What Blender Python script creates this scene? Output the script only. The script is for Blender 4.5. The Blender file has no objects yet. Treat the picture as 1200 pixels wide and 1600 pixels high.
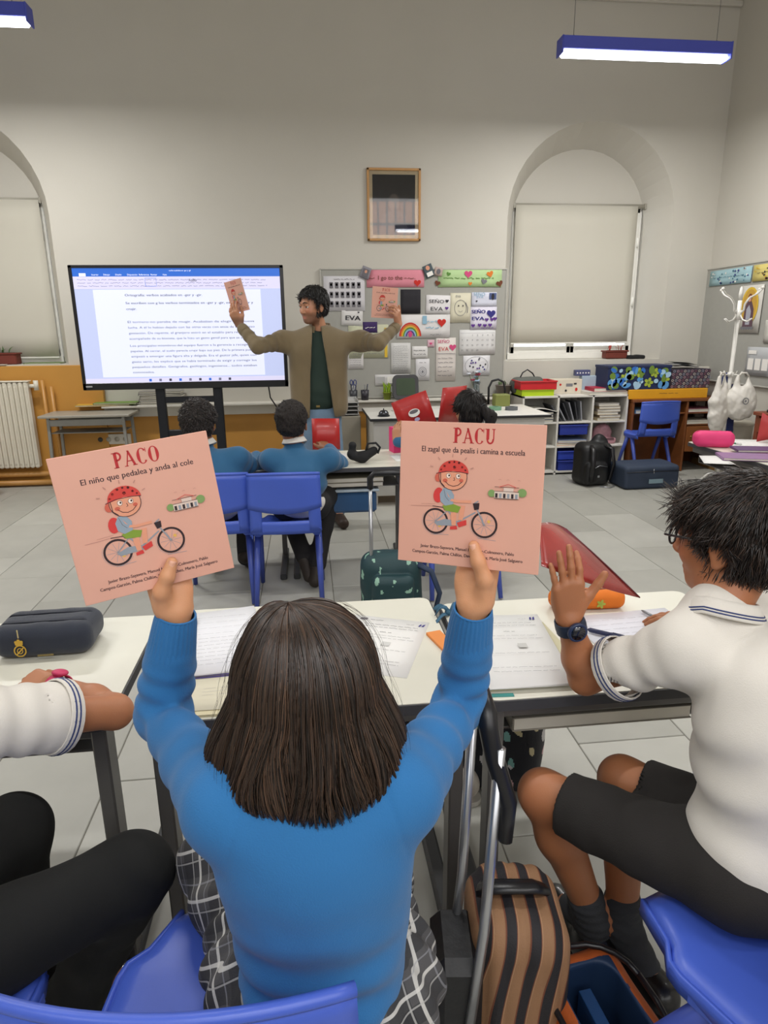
import bpy, math, random
import numpy as np
from mathutils import Vector, Matrix
from mathutils.geometry import tessellate_polygon
random.seed(7); RNG = np.random.default_rng(11)
sc = bpy.context.scene
COL = sc.collection

# ------------------------------------------------------------------ camera
CAM = np.array([0.0, 0.0, 1.45]); FOC = 1028.0
YAW, PITCH, ROLL = 0.1129, 0.2704, -0.0104
_cy, _sy, _cp, _sp = math.cos(YAW), math.sin(YAW), math.cos(PITCH), math.sin(PITCH)
FW = np.array([_sy*_cp, _cy*_cp, -_sp]); RT = np.array([_cy, -_sy, 0.0]); UP = np.cross(RT, FW)
_c, _s = math.cos(ROLL), math.sin(ROLL)
RT, UP = _c*RT + _s*UP, -_s*RT + _c*UP
cam_d = bpy.data.cameras.new('camera'); cam = bpy.data.objects.new('camera', cam_d); COL.objects.link(cam)
cam_d.sensor_fit = 'HORIZONTAL'; cam_d.sensor_width = 36.0; cam_d.lens = FOC/1200.0*36.0
cam_d.clip_start = 0.02
m4 = Matrix(((RT[0], UP[0], -FW[0], CAM[0]), (RT[1], UP[1], -FW[1], CAM[1]), (RT[2], UP[2], -FW[2], CAM[2]), (0, 0, 0, 1)))
cam.matrix_world = m4
sc.camera = cam

def P(px, py, Y):            # the point of the room seen at that pixel, at room depth Y
    d = FW + RT*(px-600)/FOC - UP*(py-800)/FOC
    return CAM + d*(Y/d[1])
def PZ(px, py, Z):           # the same at height Z
    d = FW + RT*(px-600)/FOC - UP*(py-800)/FOC
    return CAM + d*((Z-CAM[2])/d[2])
def PX(px, py, X):
    d = FW + RT*(px-600)/FOC - UP*(py-800)/FOC
    return CAM + d*(X/d[0])

# ------------------------------------------------------------------ world, lamps, exposure
sc.view_settings.view_transform = 'Standard'; sc.view_settings.look = 'None'
sc.view_settings.gamma = 1.0; sc.view_settings.use_curve_mapping = False
sc.view_settings.exposure = 0.0
w = bpy.data.worlds.new('day'); sc.world = w; w.use_nodes = True
bg = w.node_tree.nodes['Background']; bg.inputs[0].default_value = (0.86, 0.93, 1.0, 1); bg.inputs[1].default_value = 4.5
LAMP_W = 34.0        # one lamp of the room
def area(name, loc, sx, sy, watt, col=(1, .985, .955), rot=(0, 0, 0)):
    l = bpy.data.lights.new(name, 'AREA'); l.shape = 'RECTANGLE'; l.size = sx; l.size_y = sy; l.energy = watt; l.color = col
    o = bpy.data.objects.new(name, l); o.location = loc; o.rotation_euler = rot; COL.objects.link(o); return o
# added area light standing in for daylight from unseen windows behind the camera
area('daylight', (1.0, -2.0, 3.0), 4.5, 2.4, 75, (.97, .98, 1.0), (math.radians(72), 0, 0))

# ------------------------------------------------------------------ materials
def lin(c):
    if isinstance(c, str): c = tuple(int(c[i:i+2], 16) for i in (0, 2, 4))
    o = []
    for v in c:
        v /= 255.0; o.append(v/12.92 if v <= .04045 else ((v+.055)/1.055)**2.4)
    return tuple(o) + (1.0,)
MATS = {}
def M(name, col=None, rough=.6, metal=0.0, var=.06, vscale=12.0, bump=0.0, bscale=300.0, sss=0.0, emit=0.0, coat=0.0, trans=0.0, attr=False, sheen=0.0, alpha=1.0, spec=.5, wave=None, gen=False):
    if name in MATS: return MATS[name]
    m = bpy.data.materials.new(name); m.use_nodes = True; MATS[name] = m
    nt = m.node_tree; b = nt.nodes['Principled BSDF']; L = nt.links
    c = lin(col) if col is not None else (.5, .5, .5, 1)
    m.diffuse_color = c
    b.inputs['Roughness'].default_value = rough; b.inputs['Metallic'].default_value = metal
    b.inputs['Specular IOR Level'].default_value = spec
    b.inputs['Base Color'].default_value = c
    if sss:
        b.inputs['Subsurface Weight'].default_value = sss; b.inputs['Subsurface Radius'].default_value = (.8, .3, .15); b.inputs['Subsurface Scale'].default_value = .006
    if coat: b.inputs['Coat Weight'].default_value = coat
    if trans: b.inputs['Transmission Weight'].default_value = trans
    if sheen: b.inputs['Sheen Weight'].default_value = sheen
    if alpha < 1: b.inputs['Alpha'].default_value = alpha
    tc = nt.nodes.new('ShaderNodeTexCoord')
    src = tc.outputs['Object']
    col_out = None
    if attr:
        a = nt.nodes.new('ShaderNodeAttribute'); a.attribute_name = 'Col'; col_out = a.outputs['Color']
    if var > 0 and not emit:
        n = nt.nodes.new('ShaderNodeTexNoise'); n.inputs['Scale'].default_value = vscale; n.inputs['Detail'].default_value = 4
        L.new(src, n.inputs['Vector'])
        mr = nt.nodes.new('ShaderNodeMapRange'); mr.inputs['To Min'].default_value = 1-var*1.6; mr.inputs['To Max'].default_value = 1+var*1.6
        L.new(n.outputs['Fac'], mr.inputs['Value'])
        mx = nt.nodes.new('ShaderNodeVectorMath'); mx.operation = 'MULTIPLY'
        if col_out is not None: L.new(col_out, mx.inputs[0])
        else: mx.inputs[0].default_value = c[:3]
        L.new(mr.outputs[0], mx.inputs[1]); col_out = mx.outputs[0]
    if col_out is not None: L.new(col_out, b.inputs['Base Color'])
    if bump > 0:
        if wave:
            n2 = nt.nodes.new('ShaderNodeTexWave'); n2.inputs['Scale'].default_value = bscale; n2.bands_direction = wave; n2.inputs['Distortion'].default_value = .6
            out = n2.outputs['Fac']
        else:
            n2 = nt.nodes.new('ShaderNodeTexNoise'); n2.inputs['Scale'].default_value = bscale; n2.inputs['Detail'].default_value = 3; out = n2.outputs['Fac']
        L.new(src, n2.inputs['Vector'])
        bp = nt.nodes.new('ShaderNodeBump'); bp.inputs['Strength'].default_value = min(1, bump); bp.inputs['Distance'].default_value = .002
        L.new(out, bp.inputs['Height']); L.new(bp.outputs[0], b.inputs['Normal'])
    if emit:
        b.inputs['Emission Color'].default_value = c; b.inputs['Emission Strength'].default_value = emit
        if emit > 0: b.inputs['Base Color'].default_value = (c[0]*.3, c[1]*.3, c[2]*.3, 1)
    return m

# ------------------------------------------------------------------ object helpers
def link(o, parent=None):
    COL.objects.link(o)
    if parent is not None:
        o.parent = parent
        o.matrix_parent_inverse = Matrix.Identity(4)
    return o
def tag(o, label=None, cat=None, group=None, kind=None):
    if label: o['label'] = label
    if cat: o['category'] = cat
    if group: o['group'] = group
    if kind: o['kind'] = kind
    return o
def thing(name, label, cat, loc=(0, 0, 0), rz=0.0, group=None, rot=None):
    o = bpy.data.objects.new(name, None); o.empty_display_size = .05
    o.location = Vector([float(v) for v in loc])
    o.rotation_euler = rot if rot is not None else (0, 0, rz)
    link(o); return tag(o, label, cat, group)
def copy_tree(o, parent=None):
    c = o.copy(); COL.objects.link(c); c.parent = parent
    for ch in list(o.children): copy_tree(ch, c)
    return c

class MB:
    """collects shapes in local coordinates; build() links them as one mesh object"""
    def __init__(s): s.v = []; s.f = []; s.m = []; s.mats = []; s.smooth = []
    def mi(s, mat):
        if mat not in s.mats: s.mats.append(mat)
        return s.mats.index(mat)
    def add(s, vs, fs, mat, smooth=False):
        b = len(s.v); s.v += [tuple(float(c) for c in v) for v in vs]; k = s.mi(mat)
        for f in fs: s.f.append(tuple(i+b for i in f)); s.m.append(k); s.smooth.append(smooth)
        return s
    def box(s, c, d, mat, r=0.0, rot=None):
        hx, hy, hz = d[0]/2, d[1]/2, d[2]/2
        R = Matrix.Identity(3) if rot is None else (rot if isinstance(rot, Matrix) else Matrix.Rotation(rot, 3, 'Z'))
        r = min(r, hx*.98, hy*.98, hz*.98)
        if r <= 0:
            vs = [(x*hx, y*hy, z*hz) for x in (-1, 1) for y in (-1, 1) for z in (-1, 1)]
            fs = [(0, 1, 3, 2), (4, 6, 7, 5), (0, 4, 5, 1), (2, 3, 7, 6), (0, 2, 6, 4), (1, 5, 7, 3)]
        else:
            vs = []; idx = {}
            for x in (-1, 1):
                for y in (-1, 1):
                    for z in (-1, 1):
                        for a in range(3):
                            h = [hx-r, hy-r, hz-r]; h[a] += r
                            idx[(x, y, z, a)] = len(vs); vs.append((x*h[0], y*h[1], z*h[2]))
            fs = []
            for a in range(3):
                b_, c_ = (a+1) % 3, (a+2) % 3
                for sg in (-1, 1):
                    q = []
                    for (u, v) in ((-1, -1), (1, -1), (1, 1), (-1, 1)):
                        k = [0, 0, 0]; k[a] = sg; k[b_] = u; k[c_] = v; q.append(idx[(*k, a)])
                    fs.append(tuple(q if sg > 0 else q[::-1]))
                for u in (-1, 1):
                    for v in (-1, 1):     # edge along axis a
                        def kk(t, ax):
                            k = [0, 0, 0]; k[a] = t; k[b_] = u; k[c_] = v; return idx[(*k, ax)]
                        q = [kk(-1, b_), kk(1, b_), kk(1, c_), kk(-1, c_)]
                        fs.append(tuple(q if u*v < 0 else q[::-1]))
            for x in (-1, 1):
                for y in (-1, 1):
                    for z in (-1, 1):
                        t = [idx[(x, y, z, 0)], idx[(x, y, z, 1)], idx[(x, y, z, 2)]]
                        fs.append(tuple(t if x*y*z > 0 else t[::-1]))
        c = Vector([float(q) for q in c])
        return s.add([tuple(R @ Vector(v) + c) for v in vs], fs, mat, False)
    def tube(s, pts, r, mat, n=8, cap=True, smooth=True, flat=None):
        """tube along a polyline; r a number or list; flat=(a,b) scales the two cross axes"""
        pts = [Vector([float(c) for c in p]) for p in pts]; k = len(pts)
        rs = r if isinstance(r, (list, tuple, np.ndarray)) else [r]*k
        vs = []; up = None
        for i, p in enumerate(pts):
            t = (pts[min(i+1, k-1)] - pts[max(i-1, 0)])
            if t.length < 1e-9: t = Vector((0, 0, 1))
            t.normalize()
            if up is None:
                up = Vector((0, 0, 1)) if abs(t.z) < .9 else Vector((1, 0, 0))
            u = up - t*up.dot(t)
            if u.length < 1e-6: u = Vector((1, .1, 0)) - t*t.x
            u.normalize(); w_ = t.cross(u); up = u
            fa, fb = flat if flat else (1, 1)
            for j in range(n):
                a = 2*math.pi*j/n
                vs.append(p + u*(math.cos(a)*rs[i]*fa) + w_*(math.sin(a)*rs[i]*fb))
        fs = [(i*n+j, i*n+(j+1) % n, (i+1)*n+(j+1) % n, (i+1)*n+j) for i in range(k-1) for j in range(n)]
        if cap: fs += [tuple(range(n-1, -1, -1)), tuple((k-1)*n+j for j in range(n))]
        return s.add(vs, fs, mat, smooth)
    def cyl(s, a, b, r, mat, n=14, r2=None, smooth=True):
        return s.tube([a, b], [r, r if r2 is None else r2], mat, n, True, smooth)
    def bar(s, a, b, wd, ht, mat, r=.002):
        """rectangular tube from a to b"""
        a = Vector([float(q) for q in a]); b = Vector([float(q) for q in b]); t = (b-a); L = t.length; t.normalize()
        up = Vector((0, 0, 1)) if abs(t.z) < .8 else Vector((0, 1, 0))
        x = t.cross(up).normalized(); z = x.cross(t).normalized()
        R = Matrix((x, t, z)).transposed()
        return s.box((a+b)/2, (wd, L, ht), mat, r, R)
    def lathe(s, prof, mat, n=24, c=(0, 0, 0), smooth=True, sx=1.0, sy=1.0):
        k = len(prof); vs = []
        for (r, z) in prof:
            for j in range(n):
                a = 2*math.pi*j/n; vs.append((c[0]+r*sx*math.cos(a), c[1]+r*sy*math.sin(a), c[2]+z))
        fs = [(i*n+j, i*n+(j+1) % n, (i+1)*n+(j+1) % n, (i+1)*n+j) for i in range(k-1) for j in range(n)]
        if prof[0][0] > 1e-6: fs.append(tuple(range(n-1, -1, -1)))
        if prof[-1][0] > 1e-6: fs.append(tuple((k-1)*n+j for j in range(n)))
        return s.add(vs, fs, mat, smooth)
    def grid(s, fn, nu, nv, mat, smooth=True, closeu=False):
        vs = [fn(i/(nu-(0 if closeu else 1)), j/(nv-1)) for j in range(nv) for i in range(nu)]
        fs = []
        for j in range(nv-1):
            for i in range(nu if closeu else nu-1):
                i2 = (i+1) % nu; fs.append((j*nu+i, j*nu+i2, (j+1)*nu+i2, (j+1)*nu+i))
        return s.add(vs, fs, mat, smooth)
    def sheet(s, fn, nu, nv, th, mat, smooth=True):
        """closed thin solid: fn(u,v) surface thickened by th along its normal"""
        pts = [[Vector([float(q) for q in fn(i/(nu-1), j/(nv-1))]) for i in range(nu)] for j in range(nv)]
        nor = []
        for j in range(nv):
            for i in range(nu):
                du = pts[j][min(i+1, nu-1)]-pts[j][max(i-1, 0)]; dv = pts[min(j+1, nv-1)][i]-pts[max(j-1, 0)][i]
                q = du.cross(dv); q.normalize(); nor.append(q)
        top = [pts[j][i]+nor[j*nu+i]*th/2 for j in range(nv) for i in range(nu)]
        bot = [pts[j][i]-nor[j*nu+i]*th/2 for j in range(nv) for i in range(nu)]
        N = nu*nv; fs = []
        for j in range(nv-1):
            for i in range(nu-1):
                a = j*nu+i; fs.append((a, a+1, a+nu+1, a+nu)); fs.append((N+a, N+a+nu, N+a+nu+1, N+a+1))
        for i in range(nu-1):
            fs.append((i, N+i, N+i+1, i+1)); a = (nv-1)*nu+i; fs.append((a, a+1, N+a+1, N+a))
        for j in range(nv-1):
            a = j*nu; fs.append((a, a+nu, N+a+nu, N+a)); a = j*nu+nu-1; fs.append((a, N+a, N+a+nu, a+nu))
        return s.add(top+bot, fs, mat, smooth)
    def prism(s, poly, z0, z1, mat, smooth=False):
        """polygon in xy extruded from z0 to z1"""
        n = len(poly); vs = [(x, y, z0) for x, y in poly]+[(x, y, z1) for x, y in poly]
        tri = tessellate_polygon([[Vector((x, y, 0)) for x, y in poly]])
        fs = []
        ar = sum(poly[i][0]*poly[(i+1) % n][1]-poly[(i+1) % n][0]*poly[i][1] for i in range(n))
        for t in tri:
            a, b, c = t
            cr = (poly[b][0]-poly[a][0])*(poly[c][1]-poly[a][1])-(poly[b][1]-poly[a][1])*(poly[c][0]-poly[a][0])
            if cr < 0: a, c = c, a
            fs.append((a+n, b+n, c+n)); fs.append((c, b, a))
        for i in range(n):
            j = (i+1) % n
            fs.append((i, j, j+n, i+n) if ar > 0 else (j, i, i+n, j+n))
        return s.add(vs, fs, mat, smooth)
    def build(s, name, parent=None, kind=None, label=None, xf=None):
        me = bpy.data.meshes.new(name)
        vs = s.v if xf is None else [tuple(xf @ Vector(v)) for v in s.v]
        me.from_pydata(vs, [], s.f)
        for m in s.mats: me.materials.append(m)
        me.polygons.foreach_set('material_index', s.m); me.polygons.foreach_set('use_smooth', s.smooth)
        me.update()
        o = bpy.data.objects.new(name, me); link(o, parent)
        if kind: o['kind'] = kind
        if label: o['label'] = label
        return o

def rrect(w_, h_, r, n=5, cx=0, cy=0):
    o = []
    for (sx, sy, a0) in ((1, 1, 0), (-1, 1, 90), (-1, -1, 180), (1, -1, 270)):
        for i in range(n+1):
            a = math.radians(a0+90*i/n); o.append((cx+sx*(w_/2-r)+r*math.cos(a), cy+sy*(h_/2-r)+r*math.sin(a)))
    return o

_TC = {}
def text_geo(t, font=None):
    if t in _TC: return _TC[t]
    cu = bpy.data.curves.new('lettering', 'FONT'); cu.body = t; cu.size = 1.0; cu.resolution_u = 2; cu.fill_mode = 'FRONT'
    o = bpy.data.objects.new('lettering', cu); me = o.to_mesh()
    vs = [(v.co.x, v.co.y) for v in me.vertices]; fs = [tuple(p.vertices) for p in me.polygons]
    o.to_mesh_clear(); bpy.data.objects.remove(o); bpy.data.curves.remove(cu)
    xs = [v[0] for v in vs] or [0, 1]
    _TC[t] = (vs, fs, min(xs), max(xs)); return _TC[t]

class Ink(MB):
    """flat print: 2D drawing laid in thin layers on a surface frame (origin, right, up)"""
    def __init__(s, o, rt, up, eps=.00015, base=.0003):
        super().__init__(); s.o = Vector([float(q) for q in o]); s.rt = Vector([float(q) for q in rt]).normalized(); s.upv = Vector([float(q) for q in up]).normalized()
        s.n = s.rt.cross(s.upv).normalized(); s.h = base; s.eps = eps
    tf = None
    def pt(s, x, y):
        if s.tf: k_, cx, cy, dx, dy = s.tf; x, y = cx+(x-cx)*k_+dx, cy+(y-cy)*k_+dy
        return s.o + s.rt*x + s.upv*y + s.n*s.h
    def poly(s, pts, mat, step=True):
        if step: s.h += s.eps
        tri = tessellate_polygon([[Vector((x, y, 0)) for x, y in pts]])
        fs = []
        for (a, b, c) in tri:
            cr = (pts[b][0]-pts[a][0])*(pts[c][1]-pts[a][1])-(pts[b][1]-pts[a][1])*(pts[c][0]-pts[a][0])
            fs.append((a, b, c) if cr > 0 else (c, b, a))
        return s.add([s.pt(x, y) for x, y in pts], fs, mat)
    def rect(s, x0, y0, x1, y1, mat, step=True): return s.poly([(x0, y0), (x1, y0), (x1, y1), (x0, y1)], mat, step)
    def ell(s, cx, cy, rx, ry, mat, n=20, a0=0, a1=360, rot=0, step=True):
        ps = []
        full = a1-a0 >= 360
        for i in range(n+(0 if full else 1)):
            a = math.radians(a0+(a1-a0)*i/n); x, y = rx*math.cos(a), ry*math.sin(a); c, q = math.cos(math.radians(rot)), math.sin(math.radians(rot))
            ps.append((cx+x*c-y*q, cy+x*q+y*c))
        return s.poly(ps, mat, step)
    def stroke(s, pts, wd, mat, step=True, closed=False):
        if step: s.h += s.eps
        if closed: pts = list(pts)+[pts[0], pts[1]]
        L = []; R = []
        n = len(pts)
        for i in range(n):
            a = pts[max(i-1, 0)]; b = pts[min(i+1, n-1)]; tx, ty = b[0]-a[0], b[1]-a[1]; l = math.hypot(tx, ty) or 1
            nx, ny = -ty/l*wd/2, tx/l*wd/2; L.append((pts[i][0]+nx, pts[i][1]+ny)); R.append((pts[i][0]-nx, pts[i][1]-ny))
        vs = [s.pt(*p) for p in L]+[s.pt(*p) for p in R]
        return s.add(vs, [(n+i, n+i+1, i+1, i) for i in range(n-1)], mat)
    def ring(s, cx, cy, rx, ry, wd, mat, n=28, a0=0, a1=360, step=True):
        return s.stroke([(cx+rx*math.cos(math.radians(a0+(a1-a0)*i/n)), cy+ry*math.sin(math.radians(a0+(a1-a0)*i/n))) for i in range(n+1)], wd, mat, step)
    def text(s, t, x, y, size, mat, align='L', width=None, rot=0, bold=0, step=True):
        if step: s.h += s.eps
        vs, fs, x0, x1 = text_geo(t)
        sx = size
        if width: sx = width/(x1-x0)
        W = (x1-x0)*sx; ox = {'L': 0, 'C': -W/2, 'R': -W}[align]
        c, q = math.cos(math.radians(rot)), math.sin(math.radians(rot))
        for b in ((0,) if not bold else (-bold, bold)):
            out = []
            for (u, v) in vs:
                X, Y_ = (u-x0)*sx+ox+b, v*size; out.append(s.pt(x+X*c-Y_*q, y+X*q+Y_*c))
            s.add(out, fs, mat)
            s.h += s.eps*.3 if bold else 0
        return s
    def heart(s, cx, cy, r, mat, rot=0):
        ps = []
        for i in range(22):
            t = 2*math.pi*i/22; x = 16*math.sin(t)**3; y = 13*math.cos(t)-5*math.cos(2*t)-2*math.cos(3*t)-math.cos(4*t)
            c, q = math.cos(rot), math.sin(rot); x, y = x/16*r, y/16*r; ps.append((cx+x*c-y*q, cy+x*q+y*c))
        return s.poly(ps, mat)
    def scribble(s, x0, y0, x1, y1, mat, lines=6, wd=.0006, seed=0, words=6, slope=0):
        """handwritten or typed lines seen too small to read: broken wavy strokes"""
        rg = random.Random(seed); s.h += s.eps
        for i in range(lines):
            y = y1-(y1-y0)*(i+.5)/lines; x = x0; xe = x0+(x1-x0)*(rg.uniform(.55, 1) if i % 4 == 3 else rg.uniform(.9, 1))
            while x < xe-.001:
                L = (x1-x0)/words*rg.uniform(.4, 1.2); L = min(L, xe-x)
                k = max(3, int(L/(wd*2.2))); k = min(k, 14)
                s.stroke([(x+L*j/k, y+slope*(x-x0)+(wd*rg.uniform(-1, 1.1))) for j in range(k+1)], wd, mat, step=False)
                x += L+(x1-x0)/words*.18
        return s

# ------------------------------------------------------------------ smooth solids (distance fields meshed with surface nets)
def _smin(a, b, k):
    if k <= 0: return np.minimum(a, b)
    h = np.maximum(k-np.abs(a-b), 0)/k
    return np.minimum(a, b) - h*h*k*.25
class Fld:
    def __init__(s): s.it = []; s.disp = None; s.pts = []; s.amp = 0.0
    def _a(s, fn, k, op, ext):
        s.it.append((fn, k, op)); 
        if op == 'u': s.pts += ext
        return s
    def rc(s, a, b, ra, rb=None, k=.02, op='u', flat=None):
        a = np.array([float(q) for q in a]); b = np.array([float(q) for q in b]); rb = ra if rb is None else rb; ba = b-a; L2 = max(ba @ ba, 1e-12)
        def fn(p):
            pa = p-a; t = np.clip(pa @ ba/L2, 0, 1); q = pa-t[:, None]*ba
            if flat is not None:     # flat = (unit axis, factor): squeezes the section along the axis
                ax, f = flat; c = q @ ax; q = q + np.outer(c*(1/f-1), ax)
                return (np.sqrt((q*q).sum(1))-(ra+(rb-ra)*t))*(f if f < 1 else 1)
            return np.sqrt((q*q).sum(1))-(ra+(rb-ra)*t)
        r = max(ra, rb); return s._a(fn, k, op, [a-r, a+r, b-r, b+r])
    def el(s, c, r, R=None, k=.02, op='u'):
        c = np.array([float(q) for q in c]); r = np.array([float(q) for q in r]); R = np.eye(3) if R is None else np.array(R)
        def fn(p):
            q = (p-c) @ R; k0 = np.sqrt(((q/r)**2).sum(1)); k1 = np.sqrt(((q/(r*r))**2).sum(1))
            return np.where(k1 < 1e-9, -r.min(), k0*(k0-1)/np.maximum(k1, 1e-9))
        m = r.max(); return s._a(fn, k, op, [c-m, c+m])
    def bx(s, c, h, rad=.01, R=None, k=.02, op='u'):
        c = np.array([float(q) for q in c]); h = np.array(h, float)-rad; R = np.eye(3) if R is None else np.array(R)
        def fn(p):
            q = np.abs((p-c) @ R)-h
            return np.sqrt((np.maximum(q, 0)**2).sum(1))+np.minimum(q.max(1), 0)-rad
        m = np.linalg.norm(h+rad); return s._a(fn, k, op, [c-m, c+m])
    def pl(s, c, n, k=.0, op='cut'):      # removes what lies on the side of n
        c = np.array([float(q) for q in c]); n = np.array(n, float)/np.linalg.norm(n)
        return s._a(lambda p: (p-c) @ n, k, op, [])
    def grp(s, f, k=.01, op='u'):
        return s._a(f, k, op, f.pts)
    def prep(s, C):
        vs = []
        for fn, k, op in s.it: vs.append(fn.prep(C) if isinstance(fn, Fld) else fn(C))
        s.V = np.array(vs); us = np.array([op == 'u' for _, _, op in s.it]); s.m = s.V[us].min(0); ks = [k for _, k, op in s.it if op == 'u']
        r = s.m.copy()
        return r-max(ks)*.25
    def ev(s, p, b=None, R=0):
        d = None
        for i, (fn, k, op) in enumerate(s.it):
            if b is not None:
                v = s.V[i, b]
                if op == 'u' and v-R*1.5 > s.m[b]+R*1.5+k+.01: continue
                if op == 's' and v > R*1.5+k+.02: continue
            e = fn.ev(p, b, R) if isinstance(fn, Fld) else fn(p)
            if d is None: d = e
            elif op == 'u': d = _smin(d, e, k)
            elif op == 's': d = -_smin(-d, e, k)
            elif op == 'cut': d = -_smin(-d, -e, k) if k > 0 else np.maximum(d, e)
        if s.disp is not None: d = d + s.disp(p)
        return d
def netmesh(F, h, pad=.01):
    pts = np.array(F.pts); lo = pts.min(0)-pad; hi = pts.max(0)+pad; NB = 8
    nb = np.ceil((hi-lo)/(h*NB)).astype(int)
    bi = np.stack(np.meshgrid(*[np.arange(n) for n in nb], indexing='ij'), -1).reshape(-1, 3)
    cen = lo+(bi+.5)*h*NB
    R = h*NB*.87
    d = np.concatenate([F.ev(cen[i:i+20000]) for i in range(0, len(cen), 20000)])
    bi = bi[np.abs(d) < R*1.55+F.amp+.003]
    C = lo+(bi+.5)*h*NB; F.prep(C)
    g = np.stack(np.meshgrid(*[np.arange(NB+1)]*3, indexing='ij'), -1).reshape(-1, 3)*h
    V = np.empty((len(bi), (NB+1)**3), np.float32)
    for i in range(len(bi)): V[i] = F.ev(lo+bi[i]*NB*h+g, i, R)
    V = V.reshape(-1, NB+1, NB+1, NB+1); ins = V < 0
    S = [(x, y, z) for x in (0, 1) for y in (0, 1) for z in (0, 1)]
    def sub(A, o): return A[:, o[0]:o[0]+NB, o[1]:o[1]+NB, o[2]:o[2]+NB]
    cnt = sum(sub(ins, o).astype(np.int8) for o in S)
    act = np.argwhere((cnt > 0) & (cnt < 8))
    B, ci = act[:, 0], act[:, 1:]
    corner = np.stack([V[B, ci[:, 0]+o[0], ci[:, 1]+o[1], ci[:, 2]+o[2]] for o in S], 1)
    acc = np.zeros((len(act), 3)); n = np.zeros(len(act))
    E = [(i, j) for i in range(8) for j in range(i+1, 8) if sum(abs(a-b) for a, b in zip(S[i], S[j])) == 1]
    SA = np.array(S, float)
    for i, j in E:
        a, b = corner[:, i], corner[:, j]; m = (a < 0) != (b < 0)
        t = np.where(m, a/np.where(m, a-b, 1), 0)
        acc += np.where(m[:, None], SA[i]+(SA[j]-SA[i])*t[:, None], 0); n += m
    cell = bi[B]*NB+ci
    pos = lo+(cell+acc/n[:, None])*h
    dim = nb*NB+4
    key = lambda c: ((c[:, 0]+1)*dim[1]+(c[:, 1]+1))*dim[2]+(c[:, 2]+1)
    k = key(cell); od = np.argsort(k); ks = k[od]
    faces = []
    for ax in range(3):
        o = [0, 0, 0]; o[ax] = 1
        a = sub(ins, (0, 0, 0)); b = sub(ins, tuple(o)); e = np.argwhere(a != b)
        node = bi[e[:, 0]]*NB+e[:, 1:]; inside = a[e[:, 0], e[:, 1], e[:, 2], e[:, 3]]
        u = np.zeros(3, int); v = np.zeros(3, int); u[(ax+1) % 3] = 1; v[(ax+2) % 3] = 1
        q = []; ok = np.ones(len(node), bool)
        for c in (node-u-v, node-v, node, node-u):
            kk = key(c); ix = np.clip(np.searchsorted(ks, kk), 0, len(ks)-1); ok &= ks[ix] == kk; q.append(od[ix])
        q = np.stack(q, 1)[ok]; ii = inside[ok]
        q[~ii] = q[~ii][:, ::-1]; faces.append(q)
    return pos, np.concatenate(faces)
def sdf_object(F, name, h, mat, parent=None, origin=(0, 0, 0), paint=None, matfn=None, mats=None, kind=None, label=None, pad=.01):
    v, f = netmesh(F, h, pad)
    me = bpy.data.meshes.new(name)
    vv = v-np.array(origin, float)
    me.vertices.add(len(v)); me.vertices.foreach_set('co', vv.astype(np.float32).ravel())
    me.loops.add(len(f)*4); me.loops.foreach_set('vertex_index', f.ravel().astype(np.int32))
    me.polygons.add(len(f)); me.polygons.foreach_set('loop_start', np.arange(0, len(f)*4, 4, dtype=np.int32))
    me.polygons.foreach_set('use_smooth', np.ones(len(f), bool))
    for m in (mats or [mat]): me.materials.append(m)
    if matfn is not None: me.polygons.foreach_set('material_index', matfn(v[f].mean(1)).astype(np.int32))
    if paint is not None:
        a = me.color_attributes.new('Col', 'FLOAT_COLOR', 'POINT'); c = np.ones((len(v), 4), np.float32); c[:, :3] = paint(v); a.data.foreach_set('color', c.ravel())
    me.update(); me.validate()
    o = bpy.data.objects.new(name, me); link(o, parent)
    if kind: o['kind'] = kind
    if label: o['label'] = label
    return o
_K = RNG.normal(size=(10, 3)); _K /= np.linalg.norm(_K, axis=1)[:, None]; _PH = RNG.uniform(0, 6.28, 10)
def wob(p, f, seed=0):
    """soft noise from crossed waves, about -1..1"""
    r = 0
    for i in range(5):
        j = (i+seed) % 10; r = r + np.sin((p @ _K[j])*f*(1+.35*i)+_PH[j]+1.7*np.sin((p @ _K[(j+3) % 10])*f*.6+_PH[(j+5) % 10]))/(1+.3*i)
    return r/3.2

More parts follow.
